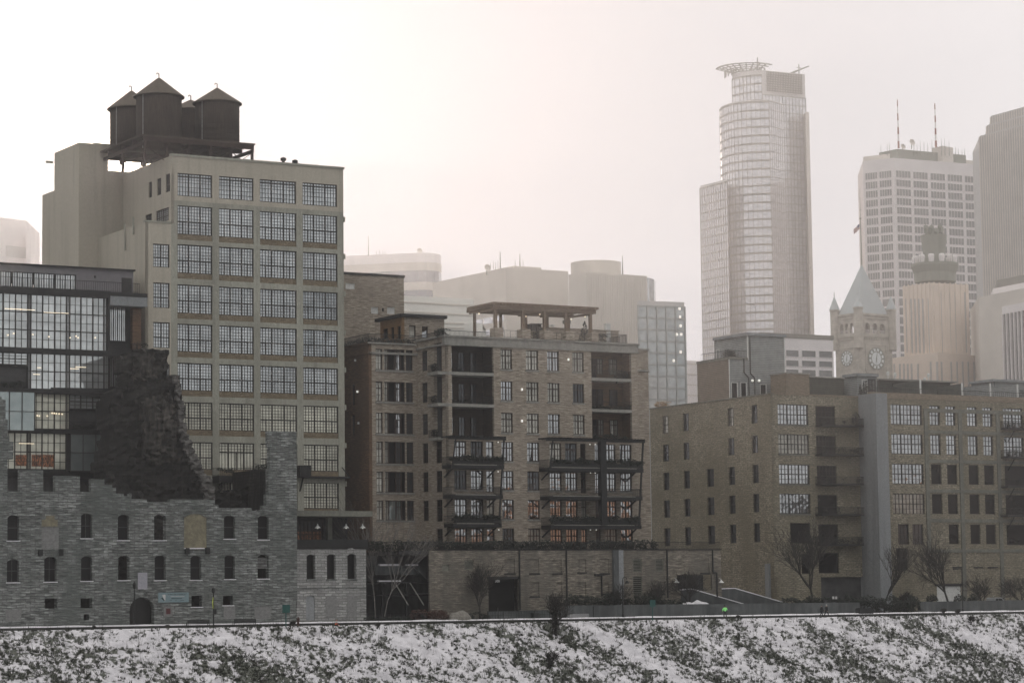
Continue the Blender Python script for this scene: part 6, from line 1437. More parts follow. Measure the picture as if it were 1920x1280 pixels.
PQ, z = roofpts([(-60, 401), (9, 409), (49.5, 413.8)], 900, 1); f6 = prism_thing('far_left_tower', 'very pale stepped tower at the left edge, behind the mill', 'skyscraper', PQ, z, F_WHITE, depth=30); Q, z2 = roofpts([(49, 429), (57.5, 430)], 902, 0); part('wall', MB().prism(Q + [bk(Q[1], 20, -.5), bk(Q[0], 20, .5)], 0, z2), F_WHITE, f6)
f = F2(PQ[1], PQ[2]); r = f.rect(11, 462, 48, 483); part('window_band', MB().box(r[0], r[1], -.1, .0, r[2], r[3]), F_GREY, f6, f)

# ------------------------------------------------------------------ far bank behind the viewer: sunlit brick warehouses (they show in the windows)
OB = pmat('sunlit_brick', (.36, .17, .09), (.5, .27, .15), .6, brick=(3, 1.2, (.5, .5, .5), .2, .35), k=1)
for i, (u0, u1, vv, h) in enumerate(((330, 392, -40, 22), (398, 440, -60, 34), (446, 500, -50, 25), (505, 590, -30, 36))):
    t = thing('brick_warehouse', ('low', 'tall', 'mid-height', 'widest')[i] + ' sunlit brick warehouse across the river, behind the viewer', 'building', u0, vv, -12)
    Ff = Face(u1, vv, pi); hh = []; y = -10
    while y < h - 4:
        x = 3
        while x < u1 - u0 - 4: hh.append((x, x + 2, y, y + 2.4)); x += 5
        y += 4.5
    m = holewall(MB(), 0, u1 - u0, -12, h, hh, .5); part('wall', m, OB, t, Ff); part('roof', MB().box(u0, u1, vv - 20, vv - .6, -12, h - 1), ROOF, t)
m = MB(); m.quad((-1500, -1200, -8), (1800, -1200, -8), (1800, -25, -8), (-1500, -25, -8)); m.quad((-1500, -25, -8), (1800, -25, -8), (1800, -15, -12.05), (-1500, -15, -12.05)); solo('far_bank', m, SNOW, None, None, kind='structure')

# ------------------------------------------------------------------ trees and bushes
def tree(label, x, V, z, h, spread, seed, mat=BARK, levels=5, r0=.16, fork=.3, name='bare_tree', cat='tree', grp=None, lean=0., up=.35, u=None, nb=3, tw=.016):
    rnd = random.Random(seed); u = gu(x, V, 1120) if u is None else u; t = thing(name, label, cat, u, V, z, group=grp); T = MB(); Cn = MB()
    def grow(p, d, l, r, lev):
        seg = 3; q = p
        for i in range(seg):
            d = (d + Vector((rnd.gauss(0, .15), rnd.gauss(0, .15), up * .12))).normalized(); n = q + d * l / seg; ra = r * (1 - .28 * i / seg); rb = r * (1 - .28 * (i + 1) / seg)
            (T if lev == 0 else Cn).tube(q, n, ra, rb, 7 if lev < 2 else (4 if lev < 4 else 3)); q = n
            if lev and lev < levels and i == 1 and rnd.random() < .7: br(q, d, l * .62, rb * .55, lev + 1, 1)
        if lev < levels: br(q, d, l * rnd.uniform(.70, .88), r * .62, lev + 1, (nb + 2, nb + 1, nb)[lev] if lev < 3 else 2)
    def br(q, d, l, r, lev, n):
        a0 = rnd.uniform(0, 6.3)
        for k in range(n):
            a = a0 + 2 * pi * k / n + rnd.uniform(-.4, .4); o = d.orthogonal().normalized(); o2 = d.cross(o); tlt = spread * rnd.uniform(.6, 1.3)
            nd = (d + (o * cos(a) + o2 * sin(a)) * tlt).normalized(); grow(q, nd, l * rnd.uniform(.8, 1.15), max(r, tw), lev)
    L0 = h * fork; grow(Vector((0, 0, 0)), Vector((lean, 0, 1)).normalized(), L0, r0, 0)
    loc('trunk', T, mat, t); loc('crown', Cn, mat, t); return t
tree('spreading bare tree in front of the white garage door', 1781, 304, .2, 11.5, .42, 3, levels=6, r0=.20, fork=.27)
tree('dark bare tree in front of the warehouse corner', 1526, 305, .2, 12.5, .42, 11, levels=6, r0=.2, fork=.3)
tree('slender bare tree before the grey stair tower', 1658, 305, .2, 10.5, .25, 5, levels=5, r0=.13, fork=.3, up=.8)
tree('twiggy bare tree in front of the podium, left of its dark garage door', 900, 300.6, .2, 8.5, .38, 21, levels=6, r0=.17, fork=.22)
tree('small bare tree on the snowy deck beside the utility box', 853, 303.6, 2.6, 4.6, .5, 8, levels=5, r0=.09, fork=.22)
tree('dense twiggy tree in front of the louvred end of the podium', 1236, 300.5, .2, 6.6, .45, 31, levels=6, r0=.12, fork=.2)
tree('broad twiggy tree above the garage ramp at the podium end', 1296, 301.5, .2, 7.2, .5, 41, levels=6, r0=.12, fork=.25)
tree('low wide twiggy tree against the middle of the podium', 1165, 300.8, .2, 6.4, .5, 47, levels=6, r0=.13, fork=.2)
tree('left thin pale-barked birch beside the pale annex', 704, 302, .2, 11.0, .2, 51, BIRCH, 4, .09, .42, name='birch', grp='thin birches beside the annex', lean=.02)
tree('right thin pale-barked birch, a little in front of the first', 719, 301.5, .2, 10.0, .22, 55, BIRCH, 4, .09, .45, name='birch', grp='thin birches beside the annex')
tree('leaning bare shrub tree near the truck, at the right', 1845, 302.5, .2, 6.5, .45, 61, levels=6, r0=.1, fork=.2)
tree('bare bushy tree filling the dark gap right of the stair tower', 1700, 303, .2, 5.6, .55, 65, levels=6, r0=.11, fork=.16)
tree('bare tree partly outside the frame at the right edge', 1915, 302.5, .2, 7, .5, 69, levels=6, r0=.12, fork=.2)
# thicket on the bank
v0 = 283.4; u0 = gu(1041, v0, 1190)
t = tree('dark twiggy thicket tree growing on the riverbank slope', 1041, v0, bankz(u0, v0) - .2, 7.0, .42, 77, levels=6, r0=.22, fork=.2, name='thicket_tree', up=.6)
mm_ = MB(); leaves(mm_, 0, 0, 2.3, .75, .5, 2.4, 900, .13, -.4); loc('foliage', mm_, pmat('dead_leaves', (.012, .011, .010), (.035, .03, .025), 3), t)
t = tree('bare dark shrub at the bottom edge of the bank, below the thicket tree', 1030, 277.2, bankz(gu(1030, 277.2), 277.2) - .2, 3.2, .5, 78, levels=5, r0=.1, fork=.2, name='bare_shrub', cat='shrub')
mm_ = MB(); leaves(mm_, 0, 0, .9, .6, .5, 1.0, 500, .1, -.4); loc('foliage', mm_, bpy.data.materials['dead_leaves'], t)
for i, (x, v, h) in enumerate(((1770, 286.3, 2.2), (1795, 285.9, 1.9), (1822, 283.6, 2.6), (548, 285.2, 2.2), (176, 286.2, 1.2), (312, 286.0, 1.3), (1385, 286.0, 1.3), (710, 285, 1.4))):
    uu = gu(x, v, 1160); tree(('taller reedy shrub on the path edge below the garage door', 'second reedy shrub on the path edge, right of the taller one', 'thorny dark shrub on the slope below the white truck', 'tangled dark shrub under the green sign near the annex', 'small dry shrub at the bank top, far left', 'small dry shrub at the bank top below the arched doorway', 'small dry shrub on the bank by the runner', 'small dry shrub on the bank below the birches')[i], x, v, bankz(uu, v) - .1, h, .55, 90 + i, levels=4, r0=.045, fork=.15, name='bare_shrub', cat='shrub', u=uu, nb=5, tw=.014)
def hedge(x0, x1, V, h, label, mat=LEAF, z=.3, n=110, s=.16, name='hedge', d=.6):
    u0, u1 = gu(x0, V), gu(x1, V); m = MB(); q = 0
    while q < u1 - u0:
        k = .8 + .45 * noise.noise(Vector((q * .5 + x0, 0, 0))); leaves(m, q, 0, h * .45 * k, .6, d, h * .55 * k, n, s); q += .5
    solo(name, m, mat, label, 'hedge' if name == 'hedge' else 'shrub', u0, V, z)
hedge(690, 775, 299.2, .9, 'low dark hedge along the snow right of the annex', z=.3)
hedge(776, 838, 298.4, 1.9, 'reddish brown twig bushes in front of the dark entry court', DRYRED, .3, 170, .14, 'dogwood_bush')
hedge(880, 912, 299.6, 1.2, 'dark low bushes right of the wrapped mound', z=.2); hedge(1062, 1240, 300.6, 2.5, 'long dark hedge above the retaining wall in front of the podium', z=1.4, n=150)
hedge(1240, 1282, 300.8, 2.0, 'dark bushes above the wall left of the ramp', z=1.2); hedge(1470, 1640, 301, 1.9, 'long dark hedge above the wall in front of the warehouse entry', z=1.3, n=130)
hedge(1642, 1722, 299.3, 2.9, 'tall dark hedge at the path below the grey stair tower', z=.3, n=260); 
for i, x in enumerate((1707, 1748, 1800, 1826)): bush(gu(x, 302), 302, 1.0, 1.1, .8, 1.1, ('leftmost clipped round bush before the warehouse', 'clipped round bush left of the white garage door', 'round bush right of the bare tree trunk', 'round bush just left of the white truck')[i], 900, grp='round bushes behind the concrete wall')
# burlap-wrapped mound
m = MB(); n = 22
m.lathe([(1.45, 0), (1.3, .5), (.95, .95), (.4, 1.2), (0, 1.25)], 0, 0, n)
m.v = [(x * (1.1 + .12 * cos(atan2(y, x) * 9)), y, z * (1 + .1 * sin(x * 4))) for x, y, z in m.v]
solo('wrapped_shrub', m, pmat('burlap', (.17, .155, .13), (.36, .34, .3), 2.4, (3, 1, .3)), 'shrub wrapped in pale burlap beside the path', 'wrapped shrub', gu(862, 298), 298, .3)

# ------------------------------------------------------------------ retaining walls, ramps, fence along the path
def wallth(label, x0, x1, V, y0, y1, th=.4, z0=0., mat=RWALL, name='retaining_wall', cat='wall'):
    f = FV(V); P = [(f.px(x0, y0)[0], f.px(x0, y0)[1]), (f.px(x1, y1)[0], f.px(x1, y1)[1])]; u0 = P[0][0]; m = MB().slabp([(0, z0), (P[1][0] - u0, z0), (P[1][0] - u0, P[1][1]), (0, P[0][1])], 0, th); return solo(name, m, mat, label, cat, u0, V, 0)
wallth('long grey concrete retaining wall behind the runner and walkers', 1062, 1612, 300, 1134.5, 1128.5); wallth('stained concrete retaining wall below the white truck', 1724, 1990, 299.6, 1127.5, 1123)
wallth('low concrete wall in front of the podium garage door', 916, 1060, 299.8, 1146, 1142); wallth('second lower wall close to the path by the dark thicket', 930, 1030, 298.6, 1151, 1149, .3)
def ramp(label, P, V, th=.35):
    f = FV(V); Q = [f.px(*p) for p in P]; u0 = Q[0][0]; Q = [(a - u0, z) for a, z in Q]; t = thing('ramp_wall', label, 'ramp wall', u0, V, 0); loc('wall', MB().slabp(Q + [(Q[-1][0], 0), (Q[0][0], 0)], 0, th), RWALL, t); m = MB()
    for a, b_ in zip(Q, Q[1:]): m.bar((a[0], th / 2, a[1] + .06), (b_[0], th / 2, b_[1] + .06), th + .1, .12)
    loc('snow_cap', m, SNOW, t)
ramp('dark left ramp wall with a snowy sloping top, beside the podium end', [(1277, 1106), (1297, 1104), (1400, 1134)], 302.9); ramp('right ramp wall with a straight snowy sloping top', [(1350, 1104), (1378, 1103), (1471, 1130)], 304)
m = MB(); 
m = MB().lathe([(2.6, 0), (2.35, .35), (1.9, .7), (1.4, .9), (.9, 1.0), (.4, 1.06), (0, 1.08)], 0, 0, 28); m.v = [(x * (1.2 + .2 * sin(3 * atan2(y, x)) + .1 * sin(5 * atan2(y, x) + 1)), y * .27, z * (1 + .12 * sin(x * 2.3) + .1 * sin(x * 5))) for x, y, z in m.v]
solo('snow_pile', m, SNOW, 'rounded snow pile above the retaining wall between podium and ramp', 'snow pile', gu(1303, 301.6), 301.6, 1.3)
solo('concrete_barrier', MB().box(0, 3, 0, .5, 0, .75), pmat('pale_barrier', (.3, .3, .3), (.42, .42, .42), 3, (6, 1, .3)), 'pale ribbed concrete barrier beside the path, right of the thicket tree', 'barrier', gu(1068, 297), 297, .2)
solo('planter_box', MB().box(0, 2.4, 0, 1, 0, .85).box(.06, 2.34, .06, .94, .85, .95), STEEL, 'dark planter box with snow on it beside the path, left of the tall hedge', 'planter', gu(1612, 296.6), 296.6, .2); solo('litter_bin', MB().box(0, .8, 0, .7, 0, 1.0).box(-.04, .84, -.04, .74, 1.0, 1.06), STEEL, 'small dark square bin before the low wall, left of the thicket tree', 'bin', gu(1000, 297), 297, .1)
def fence(label, x0, x1, V, h, step=1.5, z=.3):
    u0, u1 = gu(x0, V), gu(x1, V); t = thing('fence', label, 'fence', u0, V, z); n = int((u1 - u0) / step); m = MB()
    for zz in (h, h * .55, .15): m.bar((0, 0, zz), (u1 - u0, 0, zz), .05)
    for i in range(n * 6): m.box((u1 - u0) * i / (n * 6) - .01, (u1 - u0) * i / (n * 6) + .01, -.01, .01, .1, h)
    loc('rail', m, STEEL, t)
    for i in range(n + 1): loc('post', MB().box((u1 - u0) * i / n - .04, (u1 - u0) * i / n + .04, -.04, .04, -.2, h + .05), STEEL, t)
fence('thin dark fence in the snow between annex and red bushes', 690, 800, 297.6, 1.05); fence('thin dark rail fence before the low wall left of the thicket tree', 914, 1060, 297.6, 1.15, 2.2)

# ------------------------------------------------------------------ street furniture
def ppos(x, y, V): a, z = FV(V).px(x, y); return a, V, z
def lamp_post(x, yb_, yt, V, label, kind):
    a, _, z0 = ppos(x, yb_, V); z1 = ppos(x, yt, V)[2]; t = thing('street_lamp', label, 'street lamp', a, V, max(0, min(z0, .4))); h = z1 - max(0, min(z0, .4)); loc('post', MB().tube((0, 0, 0), (0, 0, h), .09, .06).lathe([(.2, 0), (.16, .4), (.09, .5)], 0, 0, 8), STEEL, t)
    if kind == 'arm': loc('arm', MB().bar((0, 0, h - .05), (-.9, 0, h - .05), .09), STEEL, t); loc('lamp_head', MB().box(-1.5, -.8, -.18, .18, h - .16, h), STEEL, t)
    elif kind == 'loop':
        m = MB(); 
        for i in range(10): b0, b1 = pi * i / 9, pi * (i + 1) / 9; m.tube((.35 + .35 * cos(b0), 0, h + .35 * sin(b0)), (.35 + .35 * cos(b1), 0, h + .35 * sin(b1)), .04) if i < 9 else None
        loc('arm', m, STEEL, t); loc('lamp_head', MB().lathe([(.05, h - .1), (.3, h - .45), (.26, h - .5), (0, h - .5)], .7, 0, 10), STEEL, t)
    else: loc('lamp_head', MB().lathe([(.08, h), (.2, h + .15), (.24, h + .5), (.12, h + .7), (0, h + .9)], 0, 0, 8), STEEL, t)
lamp_post(1805.5, 1144, 1065, 297.5, 'dark street lamp with a square head reaching left, by the white truck', 'arm'); lamp_post(1168.5, 1156, 1086, 297, 'dark street lamp with a hooked bell head before the podium', 'loop'); lamp_post(252, 1128, 1103, 297.2, 'short dark lantern post left of the arched doorway', 'lantern')
for i, (x, y) in enumerate(((1113, 1136), (1060, 1128), (934, 1143))):
    h = 2.0 if i == 1 else 1.6; solo('bollard_post', MB().tube((0, 0, 0), (0, 0, h), .07).lathe([(.1, h), (.1, h + .08), (0, h + .12)], 0, 0, 8), STEEL, ('slim dark post in the snow right of the concrete barrier', 'slim dark post against the low wall end', 'slim dark post left of the litter bin')[i], 'post', gu(x, 297), 297, .2)
def bench(x0, x1, V, label):
    u0, u1 = gu(x0, V, 1165), gu(x1, V, 1165); w_ = u1 - u0; t = thing('park_bench', label, 'bench', (u0 + u1) / 2, V, 0, group='benches before the ruin'); w_ /= 2
    m = MB()
    for i in range(5): m.box(-w_ + .05, w_ - .05, -.22 + i * .1, -.15 + i * .1, .44, .47)
    loc('seat', m, STEEL, t); m = MB()
    for i in range(4): m.box(-w_ + .05, w_ - .05, -.3 - i * .03, -.27 - i * .03, .52 + i * .12, .62 + i * .12)
    loc('backrest', m, STEEL, t)
    for sx in (-w_, w_ - .06):
        for y in (-.26, .24): loc('leg', MB().box(sx, sx + .06, y - .03, y + .03, 0, .66 if y > 0 else .98), STEEL, t)
        loc('armrest', MB().box(sx, sx + .06, -.26, .26, .63, .66), STEEL, t)
bench(350.5, 391, 294.6, 'dark metal park bench left of the green-sign side, directly right of the arched doorway'); bench(437.5, 478, 294.6, 'second dark metal park bench, further right along the ruin wall')
YEL = pmat('sign_yellow', (.62, .72, .04), (.7, .8, .08), 1, rough=.5); TEALS = pmat('sign_teal', (.02, .11, .10), (.03, .15, .13), 1, rough=.5)
a = gu(400.5, 294.8, 1165); t = thing('crossing_sign', 'yellow diamond pedestrian crossing sign turned nearly edge-on, on a dark post', 'road sign', a, 294.8, 0); loc('post', MB().tube((0, 0, 0), (0, 0, 4.4), .08).lathe([(.1, 4.1), (.24, 4.3), (.2, 4.7), (0, 4.8)], 0, 0, 8), STEEL, t)
q = Matrix.Rotation(radians(58), 4, 'Z'); m = MB().slabp([(-.62, 0), (0, -.72), (.62, 0), (0, .72)], -.02, .02); me = m.mesh('sign_panel', YEL); me.transform(Matrix.Translation((-.12, -.12, 2.95)) @ q); loc('sign_panel', me, None, t)
m = MB(); m.slabp([(-.10, -.3), (.04, -.3), (.12, .12), (-.06, .16)], -.035, -.022); m.slabp([(-.06, .2), (.06, .2), (.06, .32), (-.06, .32)], -.035, -.022); me = m.mesh('walking_figure', STEEL); me.transform(Matrix.Translation((-.12, -.12, 2.95)) @ q); loc('walking_figure', me, None, t)
loc('back_plate', MB().box(.05, .4, .0, .06, 1.6, 2.2), STEEL, t)
for i, (x, yt, yb_, wd, hh) in enumerate(((536, 1133, 1168, 1.0, .95), (1223, 1124, 1164, .85, .9))):
    V = 285.6; a, _, zt_ = ppos(x, yt, V); zb_ = bankz(a, V) - .1; t = thing('park_sign', ('teal park sign on a post before the pale annex', 'teal double park sign on a post left of the snow pile')[i], 'sign', a, V, zb_); h = zt_ - zb_; loc('post', MB().box(-.05, .05, -.05, .05, 0, h), TEALS, t)
    if i == 0: loc('sign_panel', MB().box(-wd / 2, wd / 2, -.08, -.05, h - hh, h), TEALS, t)
    else:
        loc('sign_panel', MB().box(-wd / 2, -.06, -.08, -.05, h - hh, h), TEALS, t); loc('sign_panel', MB().box(.06, wd / 2, -.08, -.05, h - hh, h), TEALS, t)
HR = pmat('hydrant_red', (.06, .03, .025), (.1, .045, .04), 2); a = gu(559, 295.3, 1165)
t = thing('fire_hydrant', 'dark red fire hydrant at the kerb near the annex door', 'hydrant', a, 295.3, 0); loc('barrel', MB().lathe([(.2, 0), (.2, .08), (.14, .1), (.14, .75), (.18, .78), (.18, .84), (.14, .95), (.06, 1.05), (.06, 1.12), (0, 1.12)], 0, 0, 12), HR, t)
for s in (-1, 1): loc('outlet_cap', MB().tube((s * .12, 0, .62), (s * .26, 0, .62), .075, k=8), HR, t)
a = gu(631, 294.9, 1165); t = thing('traffic_cone', 'small orange traffic cone with a white collar on the path', 'traffic cone', a, 294.9, 0); OR = pmat('cone_orange', (.75, .1, .03), (.85, .14, .05), 1, k=1); loc('base', MB().box(-.28, .28, -.28, .28, 0, .05), OR, t); loc('cone_body', MB().lathe([(.22, .05), (.05, .62), (0, .62)], 0, 0, 12), OR, t); loc('collar', MB().lathe([(.15, .3), (.1, .46), (.075, .56)], 0, 0, 12).lathe([(.152, .3), (.102, .46)], 0, 0, 12), FLW, t)
# things fixed to the ruin
r = FRu.rect(296, 1110, 353.5, 1128.5); BAN = pmat('banner_blue', (.26, .36, .38), (.31, .41, .43), 1)
t = thing('market_banner', 'pale blue WINTER MARKET banner on the ruin wall right of the arched doorway', 'banner', r[0], 299.9, r[2]); part('sheet', MB().box(r[0], r[1], -.10, -.06, r[2], r[3]), BAN, t, FRu)
INK = pmat('banner_ink', (.02, .05, .06), (.03, .06, .07), 1); hgt = r[3] - r[2]; ww = r[1] - r[0]
text(FRu, 'WINTER MARKET', r[0] + ww * .30, r[2] + hgt * .74, hgt * .15, INK, t, 'lettering', -.115, ww * .62); m = MB(); rn = random.Random(4)
for zz, xs, hh, mt_ in ((.56, (.40, .84), .08, 1), (.36, (.43, .78), .09, 0), (.16, (.37, .42), .06, 0), (.16, (.56, .60), .06, 0), (.16, (.72, .84), .06, 0)):
    x = xs[0]
    while x < xs[1]: wd = rn.uniform(.012, .022); m.mi = mt_; m.box(r[0] + ww * x, r[0] + ww * (x + wd), -.112, -.101, r[2] + hgt * zz, r[2] + hgt * (zz + hh * rn.uniform(.7, 1))); x += wd + .008
part('small_print', m, [INK, FLW], t, FRu); m = MB()
m.slabp([(r[0] + ww * .09, r[2] + hgt * .45), (r[0] + ww * .14, r[2] + hgt * .5), (r[0] + ww * .22, r[2] + hgt * .18), (r[0] + ww * .19, r[2] + hgt * .15)], -.112, -.101); m.mi = 1
m.slabp([(r[0] + ww * .13, r[2] + hgt * .72), (r[0] + ww * .19, r[2] + hgt * .8), (r[0] + ww * .24, r[2] + hgt * .74), (r[0] + ww * .23, r[2] + hgt * .3), (r[0] + ww * .22, r[2] + hgt * .05), (r[0] + ww * .18, r[2] + hgt * .4)], -.1115, -.1008); part('picture', m, [INK, FLW], t, FRu)
r = FRu.rect(258, 1073, 275.5, 1104); t = thing('stone_plaque', 'upright pale inscribed plaque above the arched doorway', 'plaque', r[0], 299.9, r[2]); part('slab', MB().box(r[0], r[1], -.14, -.02, r[2], r[3]), pmat('plaque_stone', (.46, .45, .5), (.54, .53, .58), 3), t, FRu); m = MB()
for i in range(11):
    x = .12 * (i % 3 + 1)
    while x < .95: wd = rn.uniform(.04, .12); zz = r[3] - (r[3] - r[2]) * (.08 + .08 * i); m.box(r[0] + (r[1] - r[0]) * x, r[0] + (r[1] - r[0]) * min(.93, x + wd), -.143, -.139, zz - .05, zz); x += wd + .04
part('inscription', m, GREYC, t, FRu)
r = FRu.rect(306, 1136, 323, 1155); t = thing('notice_board', 'grey notice board with a dark red panel below the banner', 'notice board', r[0], 299.9, r[2]); part('board', MB().box(r[0], r[1], -.1, -.02, r[2], r[3]), INFILL, t, FRu); r2 = FRu.rect(311, 1140, 319, 1150.5); part('red_panel', MB().box(r2[0], r2[1], -.12, -.10, r2[2], r2[3]), pmat('notice_red', (.08, .02, .025), (.16, .04, .045), 3), t, FRu)
for i, x in enumerate((1562.5, 1568)): a, v_, z = ppos(x, 1122.5, 300.9); solo('paper_sign', MB().box(-.17, .17, 0, .02, 0, .38), FLW, ('left', 'right')[i] + ' of two small white paper signs by the warehouse entry', 'sign', a, v_, z, rot=radians(-4 + i * 9))

# white pickup truck
WP = pmat('white_car_paint', (.38, .40, .40), (.42, .44, .44), 1, rough=.3, spec=.6); RUBR = pmat('tyre_rubber', (.015, .015, .015), (.02, .02, .02), 1)
V = 304.; a0 = gu(1838, V, 1115); t = thing('pickup_truck', 'white pickup truck with a roof rack parked behind the concrete wall', 'truck', a0 + 2.6, V, .55)
pr_ = [(-2.7, .45), (2.65, .45), (2.75, .8), (2.6, 1.02), (1.35, 1.12), (.75, 1.72), (-.55, 1.76), (-.75, 1.15), (-2.7, 1.12)]
m = MB(); k = len(pr_); ins = .12
for sgn in (0, 1):
    pass
m.slabp(pr_, -.93, .93); me = m.mesh('body', WP); bo = loc('body', me, None, t)
md = bo.modifiers.new('bevel', 'BEVEL'); md.width = .07; md.segments = 2
m = MB(); m.slabp([(-.5, 1.18), (.05, 1.16), (.05, 1.66), (-.42, 1.67)], -.945, -.93); m.slabp([(.12, 1.16), (1.15, 1.14), (.68, 1.65), (.12, 1.66)], -.945, -.93); m.quad((1.36, -.8, 1.13), (1.36, .8, 1.13), (.79, .75, 1.69), (.79, -.75, 1.69)); loc('window', m, G_DARK, t)
for x in (-1.7, 1.75):
    for y in (-.85, .85): o = loc('wheel', MB().lathe([(0, -.12), (.24, -.12), (.38, -.1), (.40, 0), (.38, .1), (.24, .12), (0, .12)], 0, 0, 18), RUBR, t); wm = WM[t.name] @ Matrix.Translation((x, y, .40)) @ Matrix.Rotation(pi / 2, 4, 'X'); WM[o.name] = wm; o.matrix_local = WM[t.name].inverted() @ wm
for y in (-.7, .7): loc('headlight', MB().box(2.6, 2.78, y - .16, y + .16, .78, .95), FLW, t)
loc('roof_rack', MB().bar((-.4, -.7, 1.85), (-.4, .7, 1.85), .06).bar((.5, -.7, 1.85), (.5, .7, 1.85), .06).bar((-.6, -.6, 1.87), (1.3, -.6, 1.87), .07).bar((-.6, .6, 1.87), (.8, .6, 1.87), .07).bar((-.2, 0, 1.9), (.1, 0, 2.15), .08), CREAM, t); loc('bumper', MB().box(2.7, 2.85, -.85, .85, .45, .62), STEEL, t)

# ------------------------------------------------------------------ people
def skin(name, V_, E_, R_, mat, root=0, sub=1):
    me = bpy.data.meshes.new(name); me.from_pydata(V_, E_, []); o = bpy.data.objects.new(name, me); COL.objects.link(o)
    o.modifiers.new('s', 'SKIN'); sv = me.skin_vertices[0].data
    for i, r in enumerate(R_): sv[i].radius = (r, r) if not isinstance(r, tuple) else r
    sv[root].use_root = True
    b = o.modifiers.new('u', 'SUBSURF'); b.levels = b.render_levels = sub
    bpy.context.view_layer.update(); dg = bpy.context.evaluated_depsgraph_get(); m2 = bpy.data.meshes.new_from_object(o.evaluated_get(dg)); bpy.data.objects.remove(o); bpy.data.meshes.remove(me)
    m2.materials.clear(); m2.materials.append(mat); m2.polygons.foreach_set('use_smooth', [True] * len(m2.polygons)); return m2
SKIN = pmat('skin', (.42, .26, .19), (.48, .31, .23), 3)
def person(label, u, v, z, rot, pose, jacket, trousers, hatm, H=1.75, long_coat=False):
    k = H / 1.75; t = thing('person', label, 'person', u, v, z, rot=rot)
    # y forward; pose: per leg (hip swing, knee bend), per arm (shoulder swing, elbow bend, splay)
    (l1, l2, a1_, a2_) = pose
    def leg(sx, sw, kn):
        hip = Vector((sx * .09, 0, .92)); kne = hip + Vector((sx * .02, sin(sw) * .44, -cos(sw) * .44)); b = sw - kn; ank = kne + Vector((0, sin(b) * .42, -cos(b) * .42)); toe = ank + Vector((sx * .02, .19 * cos(b * .6), -.05 - .12 * sin(-b) * .6)); return hip, kne, ank, toe
    def arm(sx, sw, el, sp):
        sh = Vector((sx * .19, 0, 1.42)); e = sh + Vector((sx * sin(sp) * .29, sin(sw) * .29, -cos(sw) * cos(sp) * .29)); b = sw + el; hnd = e + Vector((-sx * .03, sin(b) * .25, -cos(b) * .25)); tip = hnd + Vector((0, sin(b) * .14, -cos(b) * .14)); return sh, e, hnd, tip
    L1, L2, A1_, A2_ = leg(-1, *l1), leg(1, *l2), arm(-1, *a1_), arm(1, *a2_)
    dz = min(q[3].z - .03 for q in (L1, L2)); T = [Vector((0, 0, .95)), Vector((0, 0, 1.15)), Vector((0, .01, 1.38)), Vector((0, .01, 1.5)), Vector((0, .03, 1.60)), Vector((0, .03, 1.72))]
    V_ = T + list(L1) + list(L2) + list(A1_) + list(A2_); V_ = [tuple((q - Vector((0, 0, dz))) * k) for q in V_]
    E_ = [(0, 1), (1, 2), (2, 3), (3, 4), (4, 5), (0, 6), (6, 7), (7, 8), (8, 9), (0, 10), (10, 11), (11, 12), (12, 13), (2, 14), (14, 15), (15, 16), (16, 17), (2, 18), (18, 19), (19, 20), (20, 21)]
    R_ = [.12, .12, .14, .055, .085, .08, .085, .055, .04, .035, .085, .055, .04, .035, .055, .042, .032, .03, .055, .042, .032, .03]; R_ = [r * k for r in R_]
    loc('body', skin('body', V_, E_, R_, SKIN), None, t)
    J = [0, 1, 2, 3, 14, 15, 16, 18, 19, 20]; mp = {j: i for i, j in enumerate(J)}; VJ = [V_[j] for j in J]; EJ = [(mp[a], mp[b]) for a, b in E_ if a in mp and b in mp]; RJ = [.17 * k, .16 * k, .175 * k, .075 * k, .085 * k, .07 * k, .055 * k, .085 * k, .07 * k, .055 * k]
    loc('jacket', skin('jacket', VJ, EJ, RJ, jacket, 1), None, t)
    J = [0, 6, 7, 8, 10, 11, 12]; mp = {j: i for i, j in enumerate(J)}; VJ = [V_[j] for j in J]; EJ = [(mp[a], mp[b]) for a, b in E_ if a in mp and b in mp]; RJ = [.155 * k, .105 * k, .075 * k, .06 * k, .105 * k, .075 * k, .06 * k]
    loc('trousers', skin('trousers', VJ, EJ, RJ, trousers), None, t)
    for q in (8, 12): A_ = Vector(V_[q]); B_ = Vector(V_[q + 1]); loc('shoe', skin('shoe', [tuple(A_ + Vector((0, -.04, -.03))), tuple((A_ + B_) / 2 + Vector((0, 0, -.02))), tuple(B_)], [(0, 1), (1, 2)], [.05, .052, .04], STEEL), None, t)
    hd = Vector(V_[5]); m = MB().lathe([(0, .12), (.06, .10), (.095, .04), (.105, -.03), (.10, -.06)], 0, 0, 12); me = m.mesh('hair', hatm, True); me.transform(Matrix.Translation(hd * 1.0 + Vector((0, -.015, -.02)))); loc('hair', me, None, t)
    m = MB().lathe([(0, -.018), (.016, -.01), (.02, 0), (.012, .012), (0, .016)], 0, 0, 6); me = m.mesh('nose', SKIN); me.transform(Matrix.Translation(hd + Vector((0, .095, -.06)))); loc('nose', me, None, t)
    for sx in (-1, 1):
        hnd = Vector(V_[16 if sx < 0 else 20]); tip = Vector(V_[17 if sx < 0 else 21]); dd = (tip - hnd).normalized(); m = MB(); sd = Vector((0, 1, 0)).cross(dd).normalized() if abs(dd.y) < .9 else Vector((1, 0, 0)); fo_ = dd.cross(sd)
        for f_ in range(4): b0 = hnd + dd * .08 + fo_ * (.03 - f_ * .02); p1_ = b0 + dd * (.045 - abs(f_ - 1.3) * .004); p2_ = p1_ + (dd * .6 - sd * sx * .8).normalized() * .03; m.tube(b0, p1_, .009, .008, 5); m.tube(p1_, p2_, .008, .006, 5)
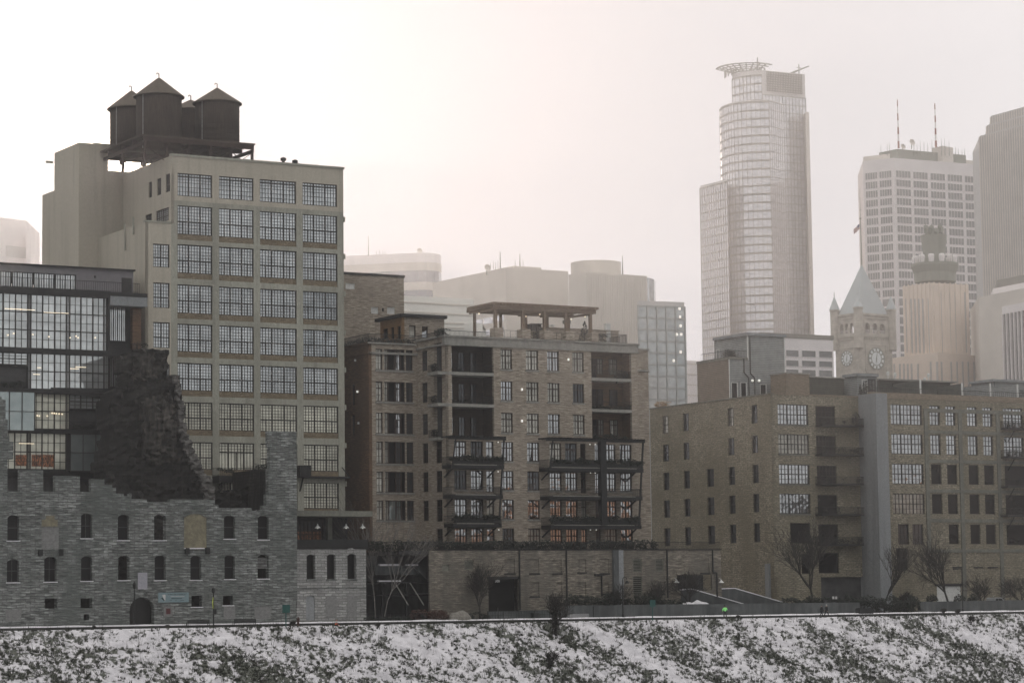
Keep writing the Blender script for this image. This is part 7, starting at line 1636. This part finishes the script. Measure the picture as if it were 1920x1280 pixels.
        m.tube(hnd + dd * .03 + fo_ * .03, hnd + dd * .06 + fo_ * .055, .011, .008, 5); loc('fingers', m, SKIN, t)
    return t
GRN = pmat('neon_green', (.26, .75, .22), (.32, .85, .28), 2, k=1); NAVY = pmat('dark_coat', (.012, .013, .016), (.02, .022, .026), 2); HAIRD = pmat('dark_hair', (.02, .016, .012), (.03, .024, .018), 3); HATW = pmat('pale_knit_hat', (.5, .5, .48), (.6, .6, .58), 3); HATG = pmat('grey_knit_hat', (.1, .1, .1), (.14, .14, .14), 3)
av = -TH
person('runner in a neon green jacket and dark shorts seen from behind on the path', gu(1359.5, 292.5, 1150), 292.5, 0, av + .15, ((.35, .5), (-.25, .9), (-.55, 1.2, .55), (.35, 1.3, .5)), GRN, NAVY, HAIRD, 1.78)
person('walker in dark clothes and grey hat, left one of the pair', gu(1540.5, 292.6, 1148), 292.6, 0, -pi / 2 - .2, ((.35, .1), (-.35, .25), (-.3, .4, .2), (.3, .5, .2)), NAVY, NAVY, HATG, 1.72)
person('walker in dark clothes and a pale knit hat, right one of the pair', gu(1549.8, 292.2, 1148), 292.2, 0, -pi / 2 + .1, ((-.4, .2), (.42, .1), (.35, .4, .2), (-.35, .5, .2)), NAVY, NAVY, HATW, 1.76)

# ------------------------------------------------------------------ haze
hb_ = MB().box(-420, 620, -150, 1420, -13.5, 330)
hm = bpy.data.materials.new('haze_air'); hm.use_nodes = True; t_ = hm.node_tree; t_.nodes.clear(); pv_ = t_.nodes.new('ShaderNodeVolumePrincipled'); oo = t_.nodes.new('ShaderNodeOutputMaterial'); t_.links.new(pv_.outputs[0], oo.inputs['Volume'])
pv_.inputs['Density'].default_value = .00029; pv_.inputs['Anisotropy'].default_value = .80; pv_.inputs['Color'].default_value = (.97, .95, .94, 1)
ho_ = bpy.data.objects.new('haze', hb_.mesh('haze', hm)); COL.objects.link(ho_); ho_['kind'] = 'stuff'; ho_['label'] = 'pale sunlit winter haze over the city'; ho_['category'] = 'haze'
